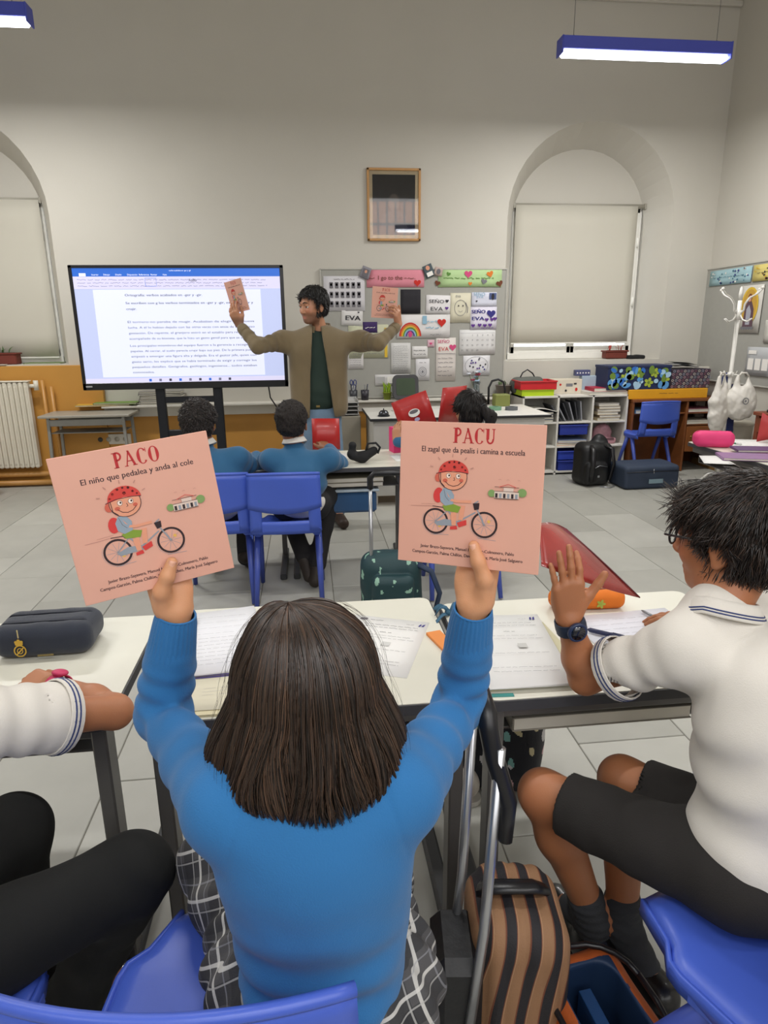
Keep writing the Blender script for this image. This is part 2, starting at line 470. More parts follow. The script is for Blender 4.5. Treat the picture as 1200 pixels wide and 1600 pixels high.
# ------------------------------------------------------------------ figures
def unit(v): v = np.array([float(q) for q in v]); return v/np.linalg.norm(v)
def A(*v): return np.array(v, float)
def frame(fwd, up=(0, 0, 1)):
    """columns right, forward, up"""
    f = unit(fwd); u = np.array(up, float); u = unit(u-f*(u @ f)); r = np.cross(f, u); return np.stack([r, f, u], 1)
def rotv(v, ax, a):
    ax = unit(ax); return v*math.cos(a)+np.cross(ax, v)*math.sin(a)+ax*(ax @ v)*(1-math.cos(a))
def head_field(c, R, s, nose=1.0, neck_to=None, neck_r=.052):
    F = Fld(); T = lambda x, y, z: np.array(c)+R @ (A(x, y, z)*s)
    e = lambda q, r, k=.02, op='u': F.el(T(*q), A(*r)*s, R, k*s, op)
    e((0, -.012, .03), (.075, .096, .088)); e((0, .03, -.02), (.060, .066, .085)); e((0, .015, -.06), (.052, .058, .045), .03)
    e((0, .062, -.092), (.028, .024, .02), .03)
    for g in (-1, 1):
        e((g*.036, .06, -.022), (.024, .026, .024), .025)
        e((g*.031, .1, .006), (.017, .018, .013), .014, 's')
        e((g*.031, .0835, .0115), (.0150, .0125, .0065), .006)
        F.rc(T(g*.012, .097, .028), T(g*.042, .083, .030), .0075*s, .006*s, .014*s)
        e((g*.079, -.008, -.004), (.009, .020, .031), .006); e((g*.089, -.004, 0), (.006, .011, .019), .005, 's')
        e((g*.080, -.002, -.030), (.007, .009, .010), .006)
        e((g*.011, .098, -.034), (.008, .010, .007), .006)
    F.rc(T(0, .09, .014), T(0, .110*nose, -.028), .0075*s, .0115*s, .012*s)
    F.rc(T(-.019, .085, -.062), T(.019, .085, -.062), .0052*s, .0052*s, .006*s); F.rc(T(-.015, .083, -.073), T(.015, .083, -.073), .006*s, .006*s, .006*s)
    F.rc(T(-.018, .0915, -.0675), T(.018, .0915, -.0675), .0015*s, .0015*s, .003*s, 's')
    if neck_to is not None: F.rc(T(0, -.025, -.05), neck_to, neck_r*s, neck_r*1.12*s, .03*s)
    return F
def hand_field(w, d, pn, sd, s, curl=((.3, .4, .3),)*4, thumb=(.6, .5, .2, .25), spread=.06, tc=(.2, .2)):
    """w wrist, d towards the fingers, pn the way the palm faces, sd the thumb side"""
    d = unit(d); pn = unit(pn-d*(np.array(pn) @ d)); sd = unit(sd-d*(np.array(sd) @ d)-pn*(np.array(sd) @ pn)); w = np.array(w, float)
    F = Fld(); offs = (.027, .009, -.009, -.026); kl = (.088, .092, .088, .080); fl = (.074, .083, .077, .060); fr = (.0088, .009, .0086, .0076)
    tips = []
    for i in range(4):
        kn = w+d*kl[i]*s+sd*offs[i]*s
        F.rc(w+d*.006*s+sd*offs[i]*.62*s, kn, .0135*s, .0118*s, .012*s)
        dd = unit(d+sd*spread*(1.5-i)); p = kn
        for j, (fr_, r0) in enumerate(((.45, 1), (.31, .93), (.24, .85))):
            dd = rotv(dd, np.cross(dd, pn), curl[i][j]); q = p+dd*fl[i]*fr_*s
            F.rc(p, q, fr[i]*r0*s*1.02, fr[i]*(r0-.08)*s, .0035*s); p = q
        tips.append(p)
    F.el(w+d*.045*s+pn*.010*s, A(.036, .044, .014)*s, np.stack([sd, d, pn], 1), .015*s)
    # thumb: (side, forward, palmward) mix of its direction, then bend
    td = unit(sd*thumb[0]+d*thumb[1]+pn*thumb[2]); p = w+d*.016*s+sd*.02*s+pn*.008*s
    q = p+td*.045*s; F.rc(p, q, .0155*s, .0125*s, .014*s)
    bend = thumb[3]; ax = np.cross(td, d) if np.linalg.norm(np.cross(td, d)) > .05 else sd
    td = rotv(td, ax, tc[0]+bend*.3); p = q; q = p+td*.034*s; F.rc(p, q, .0115*s, .0105*s, .006*s)
    td = rotv(td, ax, tc[1]); r = q+td*.026*s; F.rc(q, r, .0108*s, .0088*s, .004*s)
    F.thumb_tip = r; F.thumb_dir = td; F.tips = tips
    return F
def skin_paint(base, heads=(), dark=None):
    b = np.array(lin(base)[:3])
    def fn(p):
        c = np.ones((len(p), 3))*b
        c *= (1+.05*wob(p, 60))[:, None]
        c[:, 1:] *= (1-.06*np.clip(wob(p, 28, 3), 0, 1))[:, None]
        for (hc, R, s) in heads:
            q = (p-np.array(hc)) @ R/s
            lip = np.exp(-((q[:, 0]/.021)**4+((q[:, 2]+.0675)/.0105)**4))*(q[:, 1] > .075)
            c = c*(1-lip[:, None]*.75)+np.array(lin((176, 104, 92))[:3])*lip[:, None]*.75
            ck = np.exp(-(((np.abs(q[:, 0])-.04)/.02)**2+((q[:, 2]+.025)/.02)**2))*(q[:, 1] > .03); c[:, 1:] *= (1-.12*ck)[:, None]
            if dark is not None:
                bd = np.clip(1-((q[:, 2]+.085)/.055)**4, 0, 1)*(q[:, 1] > -.01)*(1-lip)
                ex = np.exp(-((q[:, 0]/.05)**2+((q[:, 2]+.02)/.03)**2)); bd *= np.clip((-.035-q[:, 2]+np.abs(q[:, 0])*.5)/.015, 0, 1)
                c = c*(1-bd[:, None]*.62)+np.array(lin(dark)[:3])*bd[:, None]*.62
        return np.clip(c, 0, 1)
    return fn
def eyes(parent, c, R, s, origin, iris='3a2618'):
    for g in (-1, 1):
        m = MB(); T = lambda x, y, z: np.array(c)+R @ (A(x, y, z)*s)-np.array(origin)
        ce = T(g*.031, .0805, .0075); r = .0128*s
        def pt(u, v, rr):
            a, b = 2*math.pi*u, math.pi*v; return ce+R @ (A(math.sin(b)*math.cos(a), math.cos(b), math.sin(b)*math.sin(a))*rr)
        m.grid(lambda u, v: pt(u, v, r), 14, 9, M('eye_white', 'd8d4cc', .25), True, True)
        m.grid(lambda u, v: pt(u, v*.22, r*1.02), 12, 3, M('iris_'+iris, iris, .2), True, True)
        m.grid(lambda u, v: pt(u, v*.10, r*1.035), 10, 3, M('pupil', '0a0808', .15), True, True)
        m.build('eye', parent)
def strands(pts, dirs, nrm, L, mat_cols, parent, name='hair', seg=4, wid=.0009, lift=.25, grav=0.0, origin=(0, 0, 0), wave=.0, label=None, mat=None, droop=None, kind=None):
    """tapered three sided hairs from roots along dirs, coloured per hair"""
    n = len(pts); P0 = np.array(pts, float); D = np.array(dirs, float); N = np.array(nrm, float)
    L = np.broadcast_to(L, (n,)).astype(float)
    rings = []; p = P0.copy(); d = D+N*lift; d /= np.linalg.norm(d, axis=1)[:, None]
    for i in range(seg+1):
        rings.append(p.copy())
        d = d - N*(lift*1.1/seg) + np.array([0, 0, -grav/seg]) + wave*np.stack([wob(p, 90, 1), wob(p, 90, 4), wob(p, 90, 7)], 1)/seg
        d /= np.linalg.norm(d, axis=1)[:, None]; p = p+d*(L/seg)[:, None]
    rings = np.stack(rings, 1)                                   # n,seg+1,3
    return tubes3(rings, wid, mat_cols, parent, name, origin, N, label, mat, kind)
def tubes3(rings, wid, cols, parent, name, origin, N, label=None, mat=None, kind=None):
    n, k, _ = rings.shape
    T = np.gradient(rings, axis=1); T /= np.linalg.norm(T, axis=2)[:, :, None]+1e-12
    U = np.cross(T, N[:, None, :]); U /= np.linalg.norm(U, axis=2)[:, :, None]+1e-12; W = np.cross(T, U)
    tp = np.linspace(0, 1, k); rad = wid*(1-.75*tp**3); rad = np.broadcast_to(rad, (n, k))
    vs = []
    for j in range(3):
        a = 2*math.pi*j/3+.5; vs.append(rings+(U*math.cos(a)*1.3+W*math.sin(a)*.8)*rad[:, :, None])
    V = np.stack(vs, 2).reshape(-1, 3)-np.array(origin, float)
    base = np.arange(n)[:, None, None]*k*3; i = np.arange(k-1)[None, :, None]*3; j = np.arange(3)[None, None, :]; j2 = (j+1) % 3
    f = np.stack([base+i+j, base+i+j2, base+i+3+j2, base+i+3+j], -1).reshape(-1, 4)
    me = bpy.data.meshes.new(name); me.vertices.add(len(V)); me.vertices.foreach_set('co', V.astype(np.float32).ravel())
    me.loops.add(len(f)*4); me.loops.foreach_set('vertex_index', f.ravel().astype(np.int32)); me.polygons.add(len(f))
    me.polygons.foreach_set('loop_start', np.arange(0, len(f)*4, 4, dtype=np.int32)); me.polygons.foreach_set('use_smooth', np.ones(len(f), bool))
    cs = np.array([lin(c)[:3] for c in cols]); pick = RNG.integers(0, len(cs), n); cc = cs[pick]*RNG.uniform(.7, 1.3, (n, 1))
    c4 = np.ones((n, k*3, 4), np.float32); c4[:, :, :3] = cc[:, None, :]
    a = me.color_attributes.new('Col', 'FLOAT_COLOR', 'POINT'); a.data.foreach_set('color', c4.ravel())
    me.materials.append(mat or M('hair_strands', 'ffffff', .38, attr=True, var=0, spec=.6)); me.update()
    o = bpy.data.objects.new(name, me); link(o, parent)
    if label: o['label'] = label
    if kind: o['kind'] = kind
    return o
def short_hair(parent, c, R, s, origin, cols, n=2500, L=.03, line=(.02, .02), thick=.012, wid=.001, fringe=.02, grow=1.0, capmat=None, h=.004, nape=-.055, swirl=.8, lift=.35, messy=.15):
    """cap of hair on the skull and strands over it; local axes of the head"""
    T = lambda q: np.array(c)+R @ (np.array(q, float)*s)
    F = Fld(); F.el(T((0, -.014, .034)), A(.079+thick, .100+thick, .090+thick*grow)*s, R, .01)
    F.el(T((0, -.035, -.025)), A(.066+thick*.5, .076+thick*.4, .05)*s, R, .02*s)
    F.el(T((0, .085, -.035+line[0])), A(.12, .075, .082)*s, R, .012*s, 's')        # the face
    for g in (-1, 1): F.el(T((g*.09, .0, -.02)), A(.035, .030, .045)*s, R, .008*s, 's')
    F.pl(T((0, 0, nape)), -R[:, 2], .01*s)
    F.disp = lambda p: .0035*s*wob(p, 140/s)
    F.amp = .004
    cap = sdf_object(F, 'hair', h, capmat or M('hair_cap', '1c140f', .75, bump=.8, bscale=500), parent, origin)
    me = cap.data; nv = len(me.vertices); co = np.empty(nv*3, np.float32); me.vertices.foreach_get('co', co); co = co.reshape(-1, 3)+np.array(origin)
    nn = np.empty(nv*3, np.float32); me.vertices.foreach_get('normal', nn); nn = nn.reshape(-1, 3)
    q = (co-np.array(c)) @ R/s; nl = nn @ R
    ok = np.where((q*nl).sum(1) > 0.01)[0]
    ix = RNG.choice(ok, n); p0 = co[ix]+RNG.normal(size=(n, 3))*h*.4; N = nn[ix]
    cr = T((.015, -.07, .10)); dv = p0-cr; dv -= N*(dv*N).sum(1)[:, None]; dv /= np.linalg.norm(dv, axis=1)[:, None]+1e-9
    sw = np.cross(N, dv); dr = np.linalg.norm(p0-cr, axis=1)/s; a = swirl*np.exp(-dr*12)
    d = dv+sw*a[:, None]+RNG.normal(size=(n, 3))*messy; d /= np.linalg.norm(d, axis=1)[:, None]
    LL = L*s*RNG.uniform(.6, 1.1, n)
    fr = (q[ix][:, 1] > .04) & (q[ix][:, 2] > .05); LL[fr] += fringe*s
    lf = np.full(n, lift)
    st = strands(p0-N*.002*s, d, N, LL, cols, cap, 'hair_strands', 4, wid*s, lift, .35, origin)
    st['kind'] = 'stuff'
    return cap

# ================================================================== THE ROOM
WY, WX, XL, YB, ZC = 6.8, 4.2, -4.6, -2.4, 4.75
m_wall = M('wall_paint', 'c6c2b8', .85, var=.025, vscale=2.2, bump=.25, bscale=90)
m_white = M('white_paint', 'd6d2c8', .6, var=.03, vscale=6)
m_ochre = M('ochre_paint', 'c08a3c', .55, var=.07, vscale=3, bump=.15, bscale=60)
m_frame = M('window_white', 'ebe9e2', .45, var=.03)
m_tile = [M('floor_tile_%s' % k, c, .52, var=.075, vscale=5, bump=.25, bscale=45) for k, c in zip('abc', ('adaca4', 'b3b2aa', 'a5a49c'))]
m_grout = M('grout', '807d74', .9, var=.1)
def struct(mb, name, parent=None, label=None):
    o = mb.build(name, parent, None, label)
    if parent is None: o['kind'] = 'structure'
    return o
# floor: large stone tiles laid in staggered columns
fl = MB(); fl.box(((XL+WX)/2, (YB+WY)/2, -.05), (WX-XL+.6, WY-YB+.6, .09), m_grout)
floor = struct(fl, 'floor')
TW, TL = .41, .82
tm = []
for k in range(3):
    mb = MB(); mb.box((0, 0, 0), (TW-.004, TL-.004, .012), m_tile[k], .0022); o = mb.build('tile', floor); tm.append(o.data); bpy.data.objects.remove(o)
cuts = {}
i0 = math.floor((XL-2.152)/TW)
for i in range(i0, int((WX-2.152)/TW)+1):
    xc = 2.152+(i+.5)*TW
    if xc-TW/2 < XL-.1: continue
    off = (4.848 if i % 2 == 0 else 5.287-.03)
    j0 = math.floor((-.45-off)/TL)
    for j in range(j0, int((WY-off)/TL)+1):
        y0 = off+j*TL; y1 = min(y0+TL, WY+.02); x0, x1 = max(xc-TW/2, XL), min(xc+TW/2, WX)
        if y1-y0 < .03 or x1-x0 < .02: continue
        full = abs(y1-y0-TL) < 1e-6 and abs(x1-x0-TW) < 1e-6
        if full: me = tm[random.randrange(3)]
        else:
            mb = MB(); mb.box((0, 0, 0), (x1-x0-.005, y1-y0-.005, .012), m_tile[random.randrange(3)], .0022); q = mb.build('tile', floor); me = q.data; bpy.data.objects.remove(q)
        o = bpy.data.objects.new('tile', me); link(o, floor); o.location = ((x0+x1)/2, (y0+y1)/2, -.0065+random.uniform(-.0004, .0004))
# walls
def arch(cx, hw, zs, zb, n=20):
    """points of an arch opening, from bottom left up, over and down"""
    o = [(cx-hw, zb), (cx-hw, zs)]
    for i in range(1, n): a = math.pi*(1-i/n); o.append((cx+hw*math.cos(a), zs+hw*math.sin(a)))
    return o+[(cx+hw, zs), (cx+hw, zb)]
NICHE = [dict(cx=2.88, hw=.86, hi=.715, zb=1.12, zs=2.50), dict(cx=-3.14, hw=.87, hi=.72, zb=1.16, zs=2.50)]
wb = MB()
outer = [(XL, 0), (WX, 0), (WX, ZC), (XL, ZC)]
loops = [outer]+[arch(n['cx'], n['hw'], n['zs'], n['zb']) for n in NICHE]
flat = [p for l in loops for p in l]
tri = tessellate_polygon([[Vector((x, z, 0)) for x, z in l] for l in loops])
fs = []
for t in tri:
    a, b, c = t; cr = (flat[b][0]-flat[a][0])*(flat[c][1]-flat[a][1])-(flat[b][1]-flat[a][1])*(flat[c][0]-flat[a][0])
    fs.append((a, b, c) if cr > 0 else (c, b, a))
wb.add([(x, WY, z) for x, z in flat], fs, m_wall)
YI = WY+.34
for n in NICHE:
    A1 = arch(n['cx'], n['hw'], n['zs'], n['zb']); A2 = arch(n['cx'], n['hi'], n['zs']-.02, n['zb'])
    k = len(A1)
    wb.add([(x, WY, z) for x, z in A1]+[(x, YI, z) for x, z in A2], [(i, i+1, k+i+1, k+i) for i in range(k-1)]+[(k-1, 0, k, 2*k-1)], m_wall)
    # arched infill above the rectangular window, as a wall with the window hole in it
    hole = [(n['cx']-n['hi']+.02, n['zb']+.0), (n['cx']+n['hi']-.02, n['zb']+.0), (n['cx']+n['hi']-.02, 2.68), (n['cx']-n['hi']+.02, 2.68)]
    top = [p for p in A2 if p[1] > 2.68]
    poly = [(n['cx']-n['hi'], 2.68)]+top+[(n['cx']+n['hi'], 2.68)]
    tri = tessellate_polygon([[Vector((x, z, 0)) for x, z in poly]])
    wb.add([(x, YI, z) for x, z in poly], [tuple(t) for t in tri], m_wall)
wb.box(((XL+WX)/2, WY+.6, 3.8), (WX-XL, .3, 2.2), m_wall)      # the thickness of the wall above the windows
for (a, b) in ((XL, NICHE[1]['cx']-.72), (NICHE[1]['cx']+.72, NICHE[0]['cx']-.715), (NICHE[0]['cx']+.715, WX)):
    wb.box(((a+b)/2, WY+.56, 1.9), (b-a, .4, 3.8), m_wall)
wb.box(((XL+WX)/2, WY+.56, .54), (WX-XL, .4, 1.08), m_wall)
wall_front = struct(wb, 'wall_front')
mb = MB(); mb.box((WX+.1, (YB+WY)/2, ZC/2), (.2, WY-YB+.8, ZC), m_wall); wall_right = struct(mb, 'wall_right')
mb = MB(); mb.box((XL-.1, (YB+WY)/2, ZC/2), (.2, WY-YB+.8, ZC), m_wall); struct(mb, 'wall_left')
mb = MB()
bw = (1.55, 2.75, 3.25, 4.25)   # high window in the back wall
mb.box(((XL+bw[0])/2, YB-.1, ZC/2), (bw[0]-XL, .2, ZC), m_wall); mb.box(((bw[1]+WX)/2, YB-.1, ZC/2), (WX-bw[1], .2, ZC), m_wall)
mb.box(((bw[0]+bw[1])/2, YB-.1, bw[2]/2), (bw[1]-bw[0], .2, bw[2]), m_wall); mb.box(((bw[0]+bw[1])/2, YB-.1, (bw[3]+ZC)/2), (bw[1]-bw[0], .2, ZC-bw[3]), m_wall)
struct(mb, 'wall_back')
mb = MB()
for i in range(7): x = bw[0]+(bw[1]-bw[0])*i/6; mb.box((x, YB-.06, (bw[2]+bw[3])/2), (.035, .05, bw[3]-bw[2]), m_frame)
for z in (bw[2], (bw[2]+bw[3])/2, bw[3]): mb.box(((bw[0]+bw[1])/2, YB-.06, z), (bw[1]-bw[0], .055, .05), m_frame)
w3 = struct(mb, 'window_3')
mb = MB(); mb.box(((bw[0]+bw[1])/2, YB-.12, (bw[2]+bw[3])/2), (bw[1]-bw[0], .006, bw[3]-bw[2]), M('lit_pane', 'f0b48a', .4, emit=2.2)); mb.build('pane', w3)
mb = MB(); mb.box(((XL+WX)/2, (YB+WY)/2, ZC+.1), (WX-XL+.4, WY-YB+.8, .2), M('ceiling_paint', 'dcd9d0', .9, var=.02)); struct(mb, 'ceiling')
mb = MB(); mb.box(((XL+WX)/2, WY-.02, 4.36), (WX-XL, .05, .05), m_wall, .01); mb.box(((XL+WX)/2, WY-.05, ZC-.08), (WX-XL, .1, .16), m_wall, .02); struct(mb, 'trim_1')
# ochre dado: tall under the left window, low along the rest, below a white ledge
mb = MB(); mb.box(((XL-1.97)/2, WY-.03, .575), (-1.97-XL, .06, 1.15), m_ochre, .004); struct(mb, 'trim_2')
mb = MB(); mb.box(((-1.97+2.03)/2, WY-.02, .325), (4.0, .04, .65), m_ochre, .003); struct(mb, 'trim_3')
mb = MB(); mb.box((.03, WY-.045, .70), (4.0, .09, .10), m_white, .004); mb.box((.03, WY-.09, .757), (4.0, .18, .022), m_white, .004); struct(mb, 'trim_4')
mb = MB(); mb.box((.03, WY-.012, .03), (4.0, .05, .06), M('skirting', '8c6a3a', .5), .003); struct(mb, 'baseboard_front')
mb = MB(); mb.box((WX-.012, 3, .04), (.024, 7.4, .08), M('skirting', '8c6a3a', .5), .003); struct(mb, 'baseboard_right')
# windows with their sashes, and the roller blinds in front of them
m_glass = M('window_glass', 'ffffff', .02, trans=1.0, var=0)
for wi, n in enumerate(NICHE):
    cx, hi = n['cx'], n['hi']; zb = n['zb']; x0, x1 = cx-hi+.0, cx+hi-.0; yw = YI+.05
    wr = thing('window_%d' % (2-wi), None, None, (cx, yw, zb)); wr['kind'] = 'structure'
    hw_ = hi-.01
    mb = MB(); H_ = 2.72-zb
    for sx in (-1, 1): mb.box((sx*(hw_-.015), 0, H_/2), (.03, .07, H_), m_frame, .006)
    mb.box((0, 0, .035), (2*hw_, .09, .07), m_frame, .006); mb.box((0, 0, H_-.03), (2*hw_, .07, .06), m_frame, .006)
    mb.build('window_frame', wr)
    for sx in (-1, 1):
        mb = MB(); c = sx*(hw_-.03)/2; wd = (hw_-.03)
        for e in (-1, 1): mb.box((c+e*(wd/2-.022), -.02, H_/2), (.044, .05, H_-.12), m_frame, .005)
        mb.box((c, -.02, .10), (wd, .05, .075), m_frame, .005); mb.box((c, -.02, H_-.09), (wd, .05, .06), m_frame, .005)
        s_ = mb.build('sash', wr)
        mb = MB(); mb.box((c, -.01, H_/2), (wd-.06, .006, H_-.2), m_glass); mb.build('pane', s_)
        for z in (.55, 1.15):
            mb = MB(); mb.cyl((sx*(hw_-.035), -.055, z), (sx*(hw_-.035), -.055, z+.09), .011, m_frame, 8); mb.build('hinge', wr)
    mb = MB(); mb.box((0, -.19, -.012), (2*n['hw']-.02, .36, .022), m_white, .004); mb.build('window_sill', wr)
    zt = 2.66; z0 = zb+.165 if wi == 0 else zb+.05
    b = thing('roller_blind', ['off-white roller blind drawn down over the right window, daylight under its hem', 'grey-white roller blind drawn down over the left window above the radiator'][wi], 'blind', (cx, YI-.03, z0))
    m_bl = M('blind_fabric', 'c9c5b8', .8, var=.015, vscale=3, bump=.2, bscale=700)
    bwid = hi*2-.05-(.07 if wi == 0 else 0)
    mb = MB(); mb.cyl((-hi+.02, .0, zt-z0), (hi-.02, .0, zt-z0), .022, M('blind_tube', 'a8a498', .5), 14); mb.build('roller_tube', b)
    mb = MB()
    def bf(u, v, bwid=bwid, zt=zt, z0=z0): return ((u-.5)*bwid-(.035 if wi == 0 else 0), -.022-.003*math.sin(u*9)*(1-v), (zt-z0)*v)
    mb.sheet(bf, 14, 8, .0016, m_bl); mb.build('blind_fabric', b)
    mb = MB(); mb.box((-(.035 if wi == 0 else 0), -.022, .006), (bwid, .012, .014), m_frame, .003); mb.build('hem_bar', b)
    for sx in (-1, 1):
        mb = MB(); mb.box((sx*(hi-.012), 0, zt-z0), (.02, .05, .055), M('blind_bracket', '9c988c', .5), .004); mb.build('bracket', b)

# ------------------------------------------------------------------ hanging lamps (the two in view and their rows behind the camera)
m_lampblue = M('lamp_blue', '4a54b8', .45, var=.03); m_led = M('led_diffuser', 'f4f7ff', .5, emit=9)
m_cable = M('cable_grey', '6a6a66', .5)
def pendant(x, y, z, L, label=None, group=None):
    t = thing('pendant_lamp', label, 'lamp', (x, y, z), 0, group)
    mb = MB(); mb.box((0, 0, .04), (L, .11, .082), m_lampblue, .004); mb.build('lamp_body', t)
    for sx in (-1, 1): mb = MB(); mb.box((sx*(L/2-.004), 0, .025), (.012, .122, .115), m_lampblue, .004); mb.build('end_cap', t)
    mb = MB(); mb.box((0, 0, -.018), (L-.03, .09, .036), m_led, .012); mb.build('diffuser', t)
    for sx in (-1, 1):
        mb = MB(); mb.cyl((sx*(L/2-.10), 0, .08), (sx*(L/2-.10), 0, ZC-z-.0), .0022, m_cable, 6); mb.cyl((sx*(L/2-.10), 0, .078), (sx*(L/2-.10), 0, .1), .008, m_cable, 8); mb.build('cable', t)
    area('lamp_light', (x, y, z-.045), L-.1, .09, LAMP_W*(1.65 if y > 4 else .66))
LX = (2.565, -2.37)
pendant(LX[0], 5.3, 3.385, 1.30, 'long blue hanging lamp with white glowing underside, on the right')
pendant(LX[1], 5.3, 3.45, 1.30, 'blue hanging lamp cut off by the left edge of the photo')
for y in (2.2, -.8):
    for x in (LX[0], .1, LX[1]):
        pendant(x, y, 3.42, 1.30, 'blue hanging lamp in the rows out of view above and behind the camera', 'hanging lamps behind the camera')

# ------------------------------------------------------------------ framed picture
m_wood = M('light_wood', 'b98a52', .45, var=.1, vscale=30); m_wood2 = M('brown_wood', '7e4a26', .45, var=.14, vscale=14, bump=.1, bscale=40)
fp = thing('framed_picture', 'wooden framed dark portrait hanging high between the windows', 'picture', (.895, WY-.02, 2.275))
mb = MB(); W_, H_ = .515, .64
for sx in (-1, 1): mb.box((sx*(W_/2-.011), 0, H_/2), (.022, .03, H_), m_wood, .004)
mb.box((0, 0, .011), (W_, .03, .022), m_wood, .004); mb.box((0, 0, H_-.011), (W_, .03, .022), m_wood, .004); mb.build('picture_frame', fp)
mb = MB(); mb.box((0, .004, H_/2), (W_-.03, .006, H_-.03), M('cream_mount', 'cdbb98', .8), 0); mb.build('mount', fp)
ik = Ink((0, .0, H_/2), (1, 0, 0), (0, 0, 1)); DK = M('print_dark', '18181a', .7)
ik.rect(-.205, -.265, .205, .265, DK); G1 = M('print_grey', '3c3c40', .7); ik.ell(.0, .03, .052, .068, M('print_face', '4d4640', .7)); ik.poly([(-.14, -.26), (-.11, -.09), (-.03, -.05), (.03, -.05), (.11, -.09), (.14, -.26)], G1)
ik.build('portrait_print', fp)
mb = MB(); mb.box((0, -.008, H_/2), (W_-.035, .002, H_-.035), M('picture_glass', 'ffffff', .02, trans=1.0, var=0)); mb.build('glass', fp)

# ------------------------------------------------------------------ television on its stand
m_blk = M('black_plastic', '16161a', .35, var=.04); m_dkm = M('dark_metal', '22242a', .4, .4, var=.04)
tvc = A(-.985, 5.70, 1.0)
tv = thing('television', 'large black flat television on a wheeled stand showing a text document', 'television', (tvc[0], tvc[1], 0))
TWd, TH = 1.66, .965; z0 = .995
mb = MB(); mb.box((0, .035, z0+TH/2), (TWd, .07, TH), m_blk, .012); mb.box((0, -.004, z0+TH-.012), (TWd, .012, .024), m_blk, .003); mb.box((0, -.004, z0+.028), (TWd, .012, .056), m_blk, .003)
for sx in (-1, 1): mb.box((sx*(TWd/2-.014), -.004, z0+TH/2), (.028, .012, TH), m_blk, .003)
hs = mb.build('housing', tv)
SW, SH = TWd-.056, TH-.08
m_page = M('screen_page', 'e4e8ff', .4, emit=.95); m_scr = M('screen_margin', 'c4cdf2', .4, emit=.9); m_rib = M('screen_blue', '2a66c8', .4, emit=1.0); m_rb2 = M('screen_ribbon', 'dcd8f4', .4, emit=.92)
m_scrtext = M('screen_text', '50526c', .6, var=0); m_scrtx2 = M('screen_text_pale', '8f93b8', .6, var=0); m_scrw = M('screen_white', 'ffffff', .4, emit=1.1)
mb = MB(); mb.box((0, -.002, z0+.056+SH/2), (SW, .006, SH), m_scr); scr = mb.build('screen', tv)
ik = Ink((0, -.0055, z0+.056+SH/2), (1, 0, 0), (0, 0, 1), eps=.0003)
x0, x1, y0, y1 = -SW/2, SW/2, -SH/2, SH/2
ik.rect(x0, y1-.062, x1, y1, m_rib); ik.rect(x0, y1-.155, x1, y1-.062, m_rb2); ik.rect(x0+.14, y0+.045, x1-.16, y1-.16, m_page); ik.rect(x0, y0, x1, y0+.036, m_rb2)
ik.rect(x0+.05, y1-.06, x0+.10, y1-.038, m_scrw)
for i, tx in enumerate(('Inicio', 'Insertar', 'Dibujar', 'Diseño', 'Disposición', 'Referencias', 'Revisar', 'Vista')): ik.text(tx, x0+.055+.09*i, y1-.054, .017, m_scrtext if i == 0 else m_scrw, step=False)
ik.text('verbos acabados en -ger y -gir', .02, y1-.022, .014, m_scrw, 'C', step=False)
ik.scribble(x0+.03, y1-.145, x1-.05, y1-.075, m_scrtx2, 3, .003, 5, 22); ik.text('AaBb', .08, y1-.10, .03, m_scrtext)
ik.stroke([(-.255, y1-.135), (-.17, y1-.135), (-.17, y1-.075), (-.255, y1-.075), (-.255, y1-.135)], .003, m_rib)
tx0 = x0+.40-.02; tw = 1.0
L_ = [('Ortografía: verbos acabados en -ger y -gir.', .19, .60, 1), ('Se escriben con g los verbos terminados en -ger y -gir, excepto tejer y', .25, tw, 1), ('crujir.', .295, .08, 1),
 ('El torrero no paraba de mugir. Acababan de elegir a su nueva', .395, tw, 0), ('lucha. A él lo habían dejado con las otras vacas con ansia de un permiso', .438, tw, 0), ('gestación. De repente, el granjero entró en el establo para recoger. Iba', .481, tw, 0), ('acompañado de su bisnieta, que le hizo un gesto gentil para que se acercara.', .524, tw, 0),
 ('Los principales miembros del equipo fueron a la gerencia a recoger los', .580, tw, 0), ('papeles. Al cerrar, el suelo parecía crujir bajo sus pies. De la primera puerta', .622, tw, 0), ('empezó a emerger una figura alta y delgada. Era el gestor jefe, quien con', .664, tw, 0), ('gesto serio, les explicó que se había terminado de exigir y corregir los', .706, tw, 0), ('pequeños detalles. Geógrafos, geólogos, ingenieros... todos estaban', .748, tw, 0), ('convocados.', .790, .17, 0)]
for (t, yy, wd, b) in L_: ik.text(t, tx0, y1-yy-.02, .024, m_scrtext, width=wd, bold=.0005 if b else 0)
for i in range(9): ik.rect(-.30+.08*i, y0+.008, -.28+.08*i, y0+.028, [m_rib, m_scrtx2, m_scrtext][i % 3], step=(i == 0))
ik.build('document_page', scr)
mb = MB(); mb.box((-.78, -.012, z0+.03), (.05, .003, .012), M('silver_badge', 'b8b8bc', .4, .6)); mb.build('badge', hs)
mb = MB()
for sx in (-1, 1): mb.box((sx*.235, .06, .55), (.075, .05, 1.0), m_dkm, .006)
for z in (.35, .62, .9): mb.box((0, .06, z), (.5, .04, .05), m_dkm, .004)
mb.build('stand_column', tv)
mb = MB(); mb.box((0, .02, .10), (.72, .10, .06), m_dkm, .008)
for sx in (-1, 1): mb.box((sx*.30, .0, .085), (.07, .62, .05), m_dkm, .008)
mb.build('stand_base', tv)
for sx in (-1, 1):
    for sy in (-1, 1): mb = MB(); mb.cyl((sx*.30-.014, sy*.27, .033), (sx*.30+.014, sy*.27, .033), .033, m_blk, 14); mb.build('caster', tv)
